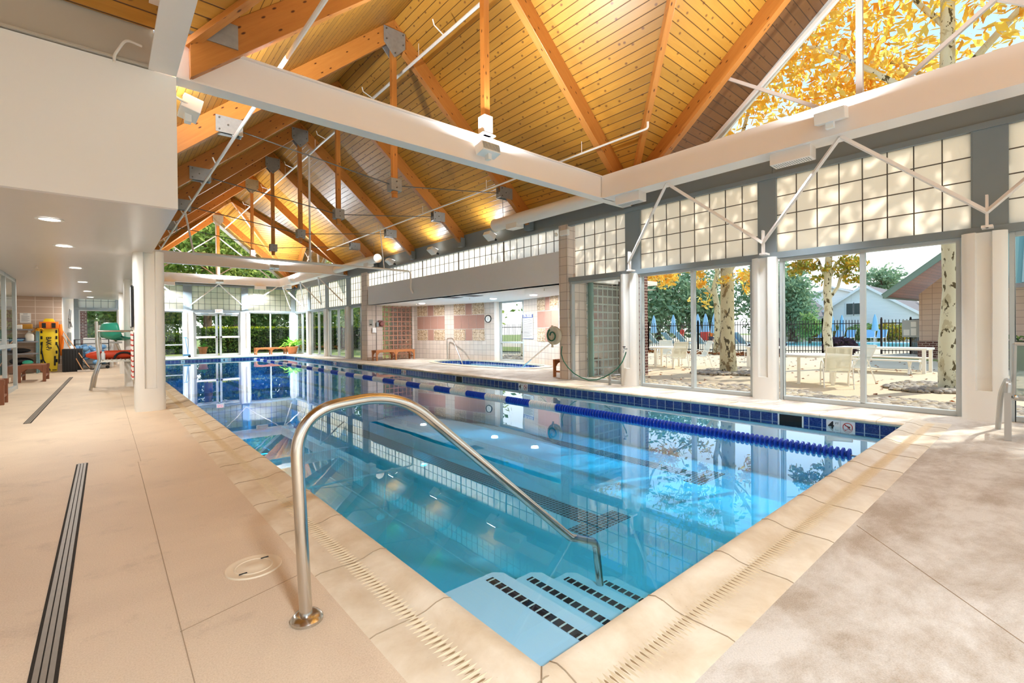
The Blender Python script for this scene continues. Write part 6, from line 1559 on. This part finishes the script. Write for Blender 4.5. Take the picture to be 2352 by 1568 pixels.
for i, (px, l_) in enumerate(ul):
    q = at(px, 780, x=30.5 if px < 1800 else 45.5); q.z = G0
    if i == 0: U0 = umb(l_, tuple(q))
    else: dup(U0, tuple(q), label=l_)
def lounger(label, p, rz):
    t_ = thing('pool_lounger', label, 'lounger', p, rz); m = MB(); m.box(-.3, .3, -.9, .3, .34, .38); m.prism([(.3, .36), (.85, .95), (.83, .99), (.28, .4)], 'x', -.3, .3); m.build('sling', 'blue_fabric', t_, W=False)
    for x in (-.3, .3): m = MB(); m.tube([(x, -.9, .36), (x, .3, .37), (x, .86, .98)], .02, 6); m.tube([(x, -.7, 0), (x, -.7, .36)], .02, 6); m.tube([(x, .35, 0), (x, .35, .36)], .02, 6); m.build('side_frame', 'white_plastic', t_, W=False)
    return t_
k = 0
for px, X, l_ in ((1845, 46.5, 'blue lounger at the far pool edge, far left of the right patio window'), (1885, 46.5, 'blue lounger at the far pool edge behind the young sycamore'), (1925, 46.5, 'blue lounger across the pool, left of the window mullion'), (1950, 46.5, 'blue lounger across the pool, just left of the window mullion'), (1995, 46.5, 'blue lounger across the pool, just right of the window mullion'), (2022, 46.5, 'blue lounger across the pool, right of the free-standing umbrella')):
    q = at(px, 780, x=X); q.z = G0
    if k == 0: L0 = lounger(l_, tuple(q), -pi/2)
    else: dup(L0, tuple(q), label=l_)
    k += 1
for px, l_ in ((1515, 'blue-grey lounger behind the fence, left in the middle patio window'), (1553, 'blue-grey lounger behind the fence, below the second umbrella'), (1582, 'blue-grey lounger by the person in red'), (1622, 'blue-grey lounger under the orange towel'), (1700, 'blue-grey lounger right of the mottled trunk'), (1718, 'blue-grey lounger at the right end of the middle patio window')):
    q = at(px, 780, x=26.5); q.z = G0; dup(L0, tuple(q), rz=pi/2*.7, label=l_)
# people by the far pool
def person(label, p, rz, top, sc_=1.0, arm=.3):
    t_ = thing('person', label, 'person', p, rz)
    V = [(0, 0, .92), (0, 0, 1.12), (0, 0, 1.36), (0, .01, 1.48), (0, .02, 1.62), (.17, 0, 1.38), (.25, .02, 1.1), (.22, .16, .9), (-.17, 0, 1.38), (-.27, -.04, 1.1), (-.2, .18, .98), (.1, 0, .86), (.11, .03, .48), (.11, 0, .08), (-.1, 0, .86), (-.12, .1, .48), (-.12, .02, .08), (.11, .12, .03), (-.12, .14, .03)]
    E_ = [(0, 1), (1, 2), (2, 3), (3, 4), (2, 5), (5, 6), (6, 7), (2, 8), (8, 9), (9, 10), (0, 11), (11, 12), (12, 13), (0, 14), (14, 15), (15, 16), (13, 17), (16, 18)]
    Rr = [.13, .12, .14, .05, .09, .06, .045, .03, .06, .045, .03, .085, .06, .04, .085, .06, .04, .03, .03]
    me = bpy.data.meshes.new('body'); me.from_pydata(V, E_, []); o = bpy.data.objects.new('body', me); COL.objects.link(o); o.parent = t_; me.materials.append(MAT['skin'])
    md = o.modifiers.new('skin', 'SKIN'); 
    for i, r in enumerate(Rr): me.skin_vertices[0].data[i].radius = (r, r*.85)
    me.skin_vertices[0].data[0].use_root = True
    o.modifiers.new('sub', 'SUBSURF').render_levels = 2
    m = MB(); m.lathe([(.145, .88), (.15, 1.1), (.175, 1.34), (.08, 1.46)], (0, 0, 0), 14); 
    for s_ in (1, -1): m.tube([(s_*.12, 0, 1.4), (s_*.22, 0, 1.24)], [.075, .065], 8)
    m.build('shirt', top, t_, W=False)
    m = MB(); m.lathe([(.15, .9), (.16, .75), (.12, .7)], (0, 0, 0), 12); [m.tube([(s_*.1, .01, .84), (s_*.11, .03, .56)], [.1, .09], 8) for s_ in (1, -1)]; m.build('shorts', 'navy_cloth', t_, W=False)
    m = MB(); m.sphere((0, -.01, 1.68), .1, 12, 8, (1, 1.05, 1.05)); m.build('hair', 'hair', t_, W=False)
    return t_
for px, l_, top, sc_ in ((1567, 'person in a red shirt standing by the far pool chairs, middle patio window', 'red_cloth', .8), (1634, 'person in dark shorts and orange top bending by the forked trunk', 'orange_fabric', .75)):
    q = at(px, 780, x=31.0); q.z = G0; person(l_, tuple(q), 1.2 if px < 1600 else 2.2, top).scale = (sc_,)*3
q = at(1622, 780, x=26.4); m = MB(); m.box(q.x-.2, q.x+.05, q.y-.22, q.y+.25, .93, .98); m.box(q.x-.22, q.x-.19, q.y-.22, q.y+.25, .5, .97); tag(m.build('beach_towel', 'red_cloth', bevel=.01), 'orange towel draped over a lounger back, middle patio window', 'towel')
planks('pool_soffit', srgb(196, 124, 92), srgb(176, 104, 76), .13, srgb(110, 60, 44))
# pool building on the right
pb = thing('pool_building', 'tan block pool building with a green gabled roof and brick base, right patio window', 'building', (24, 0, G0))
A0 = Vector((23.6, 3.30, 0)); d1 = Vector((-.12, -1, 0)).normalized(); nrm = Vector((-1, .12, 0)).normalized(); LW = 4.8
def bw(s, o, z): return A0+d1*s+nrm*o+Vector((0, 0, z))
m = MB(); m.poly([bw(0, 0, .62), bw(LW, 0, .62), bw(LW, 0, 2.4), bw(LW/2, 0, 4.55), bw(0, 0, 2.4)]); m.poly([bw(0, 0, .62), bw(0, -9, .62), bw(0, -9, 2.4), bw(0, 0, 2.4)]); m.build('wall', 'block_outside', pb, smooth=False)
m = MB(); m.poly([bw(0, .04, G0), bw(LW, .04, G0), bw(LW, .04, .62), bw(0, .04, .62)]); m.poly([bw(-.04, .04, G0), bw(-.04, -9, G0), bw(-.04, -9, .62), bw(-.04, .04, .62)]); m.poly([bw(-.04, .04, .62), bw(LW, .04, .62), bw(LW, 0, .62), bw(0, 0, .62)]); m.build('brick_base', 'brick', pb, smooth=False)
ap = 4.75; ev = 2.28; ex = .75; ovr = 1.1
m = MB()
for s_ in (-1, 1):
    e0 = LW/2+s_*(LW/2+ex); m.poly([bw(LW/2, ovr, ap), bw(e0, ovr, ev), bw(e0, -9, ev), bw(LW/2, -9, ap)])
m.build('soffit', 'pool_soffit', pb, smooth=False)
m = MB()
for s_ in (-1, 1):
    e0 = LW/2+s_*(LW/2+ex+.05); m.poly([bw(LW/2, ovr+.05, ap+.16), bw(e0, ovr+.05, ev+.12), bw(e0, -9, ev+.12), bw(LW/2, -9, ap+.16)])
m.build('roof', 'metal_roof', pb, smooth=False)
m = MB()
for s_ in (-1, 1):
    e0 = LW/2+s_*(LW/2+ex+.02); m.bar(bw(LW/2, ovr+.02, ap+.06), bw(e0, ovr+.02, ev+.04), .04, .2)
m.bar(bw(-ex, ovr, ev+.03), bw(-ex, -9, ev+.03), .08, .12); m.build('fascia', 'gutter', pb, smooth=False)
# second building wing seen past the right column
p2 = thing('entrance_wing', 'tan building wing with a green ribbed metal roof at the far right edge', 'building', (20, -2.5, G0))
m = MB(); m.poly([(20, .9, .0), (19.2, -6, .0), (19.2, -6, 2.35), (20, .9, 2.35)]); m.build('wall', 'block_outside', p2, smooth=False)
m = MB(); m.poly([(19.0, .95, 2.3), (18.4, -6, 2.3), (22.6, -6, 5.2), (23.2, .9, 5.2)]); m.build('roof', 'metal_roof', p2, smooth=False, g=(0, 1, 0))
m = MB()
for k in range(18): y = .9-k*.4; x = 19.0-.6*k*.4/6.9; m.bar((x, y, 2.32), (x+4.2, y, 5.23), .04, .05)
m.build('roof_rib', 'gutter', p2, smooth=False); m = MB(); m.bar((18.98, .95, 2.26), (18.38, -6, 2.26), .1, .12); m.build('gutter', 'shelf_grey', p2)
def bush(name, label, c, rad, n, size, mat, cat='bush', stem=True):
    t_ = thing(name, label, cat, (c[0], c[1], G0)); m = MB(); leafcloud(m, c, rad, n, size); m.build('foliage', mat, t_, smooth=False, merge=False)
    if stem: m = MB(); m.tube([(c[0], c[1], G0), (c[0], c[1], c[2])], .05, 6); m.build('stem', 'bark_dark', t_)
    return t_
def hedge(label, x0, x1, y0, y1, z1, n, size, mat, top=None, leafn=0):
    t_ = thing('hedge', label, 'hedge', ((x0+x1)/2, (y0+y1)/2, G0)); m = MB()
    for _ in range(n):
        f_ = rnd.random(); x = rnd.uniform(x0, x1); y = rnd.uniform(y0, y1); z = rnd.uniform(.02, z1)
        if f_ < .55: y = y0+rnd.gauss(0, .04)
        elif f_ < .8: z = z1+rnd.gauss(0, .04)
        elif f_ < .9: x = x0+rnd.gauss(0, .04)
        a = Vector((rnd.gauss(0, 1), rnd.gauss(0, 1), rnd.gauss(0, 1))).normalized(); b = a.orthogonal().normalized(); s_ = size*rnd.uniform(.7, 1.3); k = len(m.v); p = Vector((x, y, z))
        m.v += [tuple(p-a*s_), tuple(p+b*s_*.6), tuple(p+a*s_), tuple(p-b*s_*.6)]; m.face([k, k+1, k+2, k+3])
    m.build('foliage', mat, t_, smooth=False, merge=False)
    if top:
        m = MB()
        for _ in range(leafn):
            a = Vector((rnd.gauss(0, 1), rnd.gauss(0, 1), abs(rnd.gauss(0, 1)))).normalized(); b = a.orthogonal().normalized(); s_ = size; k = len(m.v); p = Vector((rnd.uniform(x0, x1), rnd.uniform(y0, y1), z1+rnd.uniform(.0, .13)))
            m.v += [tuple(p-a*s_), tuple(p+b*s_*.6), tuple(p+a*s_), tuple(p-b*s_*.6)]; m.face([k, k+1, k+2, k+3])
        m.build('new_growth', top, t_, smooth=False, merge=False)
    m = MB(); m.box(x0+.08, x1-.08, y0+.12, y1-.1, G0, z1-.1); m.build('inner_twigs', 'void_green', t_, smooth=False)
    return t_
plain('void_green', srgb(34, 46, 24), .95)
hedge('low clipped hedge before the tan wing at the right edge', 18.2, 18.9, -3, 1.4, .85, 2200, .05, 'leaves_hedge')
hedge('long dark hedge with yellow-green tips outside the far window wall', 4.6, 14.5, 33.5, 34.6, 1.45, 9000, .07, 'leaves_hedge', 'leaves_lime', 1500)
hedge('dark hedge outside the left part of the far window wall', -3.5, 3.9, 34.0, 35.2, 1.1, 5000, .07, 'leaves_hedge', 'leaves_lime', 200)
bush('purple_bush', 'dark purple spiky bush at the left of the right patio window', (22.0, 8.15, .35), (.75, .75, .42), 1400, .09, 'leaves_purple', stem=False)
bush('purple_bush', 'dark purple bush before the fence, left of the window mullion', (23.2, 5.75, .35), (.62, .62, .42), 1200, .09, 'leaves_purple', stem=False)
def bigtree(label, c, rad, n, size, mat, r=.3, h=None, name='broadleaf_tree'):
    t_ = thing(name, label, 'tree', (c[0], c[1], G0)); m = MB(); branchy(m, (c[0], c[1], G0-.05), (c[0], c[1], c[2]+rad[2]*.3), r, r*.4, 6, .1); m.build('trunk', 'bark_dark', t_)
    m = MB(); leafcloud(m, c, rad, n, size, max(20, n//45)); m.build('foliage', mat, t_, smooth=False, merge=False); return t_
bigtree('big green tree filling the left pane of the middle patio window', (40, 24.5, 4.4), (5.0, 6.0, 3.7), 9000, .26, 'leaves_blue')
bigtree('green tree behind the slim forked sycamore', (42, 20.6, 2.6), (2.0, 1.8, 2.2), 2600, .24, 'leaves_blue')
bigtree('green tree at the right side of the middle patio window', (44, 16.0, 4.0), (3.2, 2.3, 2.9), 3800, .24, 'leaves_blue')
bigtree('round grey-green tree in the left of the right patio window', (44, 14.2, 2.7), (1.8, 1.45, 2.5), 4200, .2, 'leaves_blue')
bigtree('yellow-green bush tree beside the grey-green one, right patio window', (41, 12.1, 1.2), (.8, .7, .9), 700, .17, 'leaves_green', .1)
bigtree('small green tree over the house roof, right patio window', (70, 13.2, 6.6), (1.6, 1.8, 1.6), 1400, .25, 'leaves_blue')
for i, (px, l_) in enumerate(((1815, 'low garden shrubs behind the outdoor pool, leftmost'), (1900, 'low garden shrubs behind the young sycamore'), (1990, 'low garden shrubs beside the free-standing umbrella'), (2045, 'low yellow-green shrubs right of the free-standing umbrella'))):
    q = at(px, 780, x=49); bush('garden_shrub', l_, (q.x, q.y, .6), (1, 1.7, .9), 1600, .13, 'leaves_mixed' if i % 2 else 'leaves_green', stem=False)
# houses
def house(label, X, y0, y1, zb, za, ya, mat='siding', wins=(), depth=14, eave=.3, x2=None):
    h_ = thing('gabled_house', label, 'house', (X, (y0+y1)/2, G0)); m = MB()
    m.poly([(X, y0, G0), (X, y1, G0), (X, y1, zb[1]), (X, ya, za), (X, y0, zb[0])]); m.poly([(X, y0, G0), (X+depth, y0, G0), (X+depth, y0, zb[0]), (X, y0, zb[0])]); m.build('wall', mat, h_, smooth=False)
    m = MB()
    for y_, z_ in ((y0, zb[0]), (y1, zb[1])):
        s_ = (z_-za)/(y_-ya); ye = y_+(.5 if y_ > ya else -.5); ze = za+s_*(ye-ya); m.poly([(X-.3, ya, za+.06), (X-.3, ye, ze+.06), (X+depth, ye, ze+.06), (X+depth, ya, za+.06)])
    m.build('roof', 'asphalt_shingle', h_, smooth=False)
    m = MB()
    for y_, z_ in ((y0, zb[0]), (y1, zb[1])):
        s_ = (z_-za)/(y_-ya); ye = y_+(.5 if y_ > ya else -.5); ze = za+s_*(ye-ya); m.bar((X-.32, ya, za-.02), (X-.32, ye, ze-.02), .04, .2)
    m.build('rake_board', 'house_trim', h_, smooth=False)
    for (wy, wz, ww, wh) in wins:
        m = MB(); m.box(X-.08, X, wy-ww/2-.08, wy+ww/2+.08, wz-wh/2-.08, wz+wh/2+.08); wo = m.build('window', 'house_trim', h_, smooth=False)
        m = MB(); m.box(X-.1, X-.08, wy-ww/2, wy+ww/2, wz-wh/2, wz+wh/2); m.build('pane', 'window_dark', wo, smooth=False)
    return h_
plain('window_dark', srgb(70, 80, 84), .2, spec=.8)
house('pale green sided house with a wide gable behind the outdoor pool', 52, 6.6, 16.2, (1.9, 1.3), 4.95, 11.0, wins=[(12.1, 2.85, .5, 1.0), (11.5, 2.85, .5, 1.0)])
house('house with a dark grey roof behind the pale gabled house', 66, 13, 21, (4.6, 4.6), 6.0, 17.0)
m = MB(); m.poly([(58, -14, 3.6), (58, 8, 2.4), (66, 8, 6.4), (66, -14, 6.4)]); tag(m.build('long_roof', 'asphalt_shingle', smooth=False), 'long grey shingle roof right of the pale gable', 'roof')
house('small house with a green-edged roof right of the mottled trunk', 48, 14.2, 17.2, (2.6, 2.6), 3.9, 15.6, depth=6)
# trees beyond the far window wall
bigtree('thick-trunked dark tree outside the left far door', (4.8, 34.2, 6.5), (4.0, 2.2, 3.2), 6500, .17, 'leaves_dark', .27)
bigtree('dark leafy tree beyond the left part of the far windows', (1.0, 36.5, 4.2), (3.2, 2.0, 2.9), 6500, .17, 'leaves_dark', .2)
bigtree('green tree beyond the right far door', (8.0, 37.0, 4.6), (3.0, 2.0, 3.2), 6500, .17, 'leaves_green', .2)
bigtree('yellow-green tree beyond the far right corner window', (12.0, 36.5, 4.0), (3.2, 2.2, 3.0), 5500, .18, 'leaves_green', .2)
bigtree('tall dark tree closing the view at the far right narrow windows', (15.5, 31.0, 3.8), (2.4, 3.5, 3.2), 6500, .18, 'leaves_dark', .2)
bigtree('tall dark tree behind the far right fence', (16.5, 24.0, 3.8), (2.0, 3.2, 3.2), 5000, .18, 'leaves_dark', .2)
bigtree('tall tree high in the far end gable glass', (7.5, 41.0, 8.5), (4.5, 3, 3.0), 6500, .2, 'leaves_dark', .3)
bigtree('low leafy tree closing the gap left of the far doors', (1.5, 42, 2.6), (4.5, 1.5, 2.6), 4500, .2, 'leaves_green', .15)
bigtree('low leafy tree closing the gap behind the far doors', (8.5, 43, 2.6), (4.0, 1.5, 2.6), 4500, .2, 'leaves_green', .15)
bigtree('low leafy tree closing the gap behind the far right corner', (16.5, 41, 2.6), (4.5, 1.5, 2.6), 4500, .2, 'leaves_green', .15)
bigtree('dark tree outside the small far left window', (-1.5, 35.5, 3.0), (2.2, 1.5, 2.6), 3500, .15, 'leaves_green', .15)
bigtree('green tree seen through the spa window', (20, 18.2, 2.4), (1.5, 2.4, 2.0), 2500, .14, 'leaves_green', .12)
sycamore('pale sycamore trunk close behind the spa window', 14.2, 15.3, .2, 7, 'sycamore_bark', [((14.2, 15.3, 4), (13.6, 14.3, 6), .06)], [((14.2, 15.2, 6.4), (1.6, 1.8, 1.3), 900, .12)], 'leaves_gold')
rocks('river_rocks', 'river rocks outside the spa window', lambda x, y: True, 500, .04, .08, (11.8, 14.8, 13.4, 16.5))
tp_ = thing('terracotta_planter', 'terracotta planter with a green plant outside the left far door', 'planter', (3.95, 29.3, G0)); m = MB(); m.lathe([(0, 0), (.14, 0), (.2, .42), (.23, .42), (.23, .5), (0, .5)], (0, 0, 0), 16); m.build('pot', 'terracotta', tp_, W=False)
m = MB()
for i in range(14): a_ = rnd.uniform(0, 2*pi); bladeleaf(m, (0, 0, .45), (cos(a_), sin(a_), rnd.uniform(.6, 2)), rnd.uniform(.3, .5), .12, .4)
m.build('foliage', 'leaves_pot', tp_, W=False)
# brick return and downpipe beyond the small window
m = MB(); m.box(10.32, at(1488, 750, y=6.9).x, 6.9, 7.45, G0, 2.9); tag(m.build('brick_pier', 'brick', smooth=False), 'dark red brick pier outside between the small window and the middle patio window', 'pier')
m = MB(); m.box(9.9, 10.75, 18.9, 19.6, G0, 2.9); tag(m.build('brick_pier', 'brick', smooth=False), 'red brick pier showing through the far glass block wall', 'pier')
m = MB(); m.box(-1.6, -.6, 29.2, 30.2, G0, 3); tag(m.build('brick_pier', 'brick', smooth=False), 'dark brick pier outside the small far left window', 'pier')
dp = thing('downpipe', 'pale green downpipe outside the small window', 'downpipe', (8.95, 7.3, G0)); m = MB(); m.tube([(8.95, 7.3, G0), (8.95, 7.3, 2.4)], .07, 14); m.build('pipe_run', 'gutter', dp)
m = MB()
for z in (1.72, 2.0): m.tube([(8.95, 7.3, z-.03), (8.95, 7.3, z+.03)], .08, 14)
m.build('pipe_collar', 'gutter', dp)
m = MB(); m.box(8.7, 9.85, 7.15, 7.36, 2.3, 2.42); tag(m.build('outer_ledge', 'column_paint', smooth=False), 'pale ledge over the outer glass block wall', 'ledge')
m = MB(); k = 0
for _ in range(420):
    x, y = rnd.uniform(9.5, 21), rnd.uniform(-1.5, 12)
    if x < 12 and y > 7: continue
    a = rnd.uniform(0, 6.28); s_ = rnd.uniform(.03, .06); b = len(m.v)
    m.v += [(x+s_*cos(a), y+s_*sin(a), G0+.012), (x-s_*sin(a)*.6, y+s_*cos(a)*.6, G0+.03), (x-s_*cos(a), y-s_*sin(a), G0+.014), (x+s_*sin(a)*.6, y-s_*cos(a)*.6, G0+.008)]; m.face([b, b+1, b+2, b+3])
tag(m.build('fallen_leaves', 'leaves_dry', smooth=False, merge=False), 'dry brown leaves scattered over the patio', 'leaves', kind='stuff')
m = MB()
for _ in range(1500):
    x, y = rnd.uniform(20.6, 22.5), rnd.uniform(7, 16); a = rnd.uniform(0, 6.28); s_ = rnd.uniform(.05, .1); b = len(m.v); z = G0+rnd.uniform(.01, .1)
    m.v += [(x+s_*cos(a), y+s_*sin(a), z), (x-s_*sin(a)*.6, y+s_*cos(a)*.6, z+.03), (x-s_*cos(a), y-s_*sin(a), z), (x+s_*sin(a)*.6, y-s_*cos(a)*.6, z-.01)]; m.face([b, b+1, b+2, b+3])
tag(m.build('leaf_litter', 'leaves_dry', smooth=False, merge=False), 'bed of brown leaf litter at the foot of the iron fence', 'leaf litter', kind='stuff')
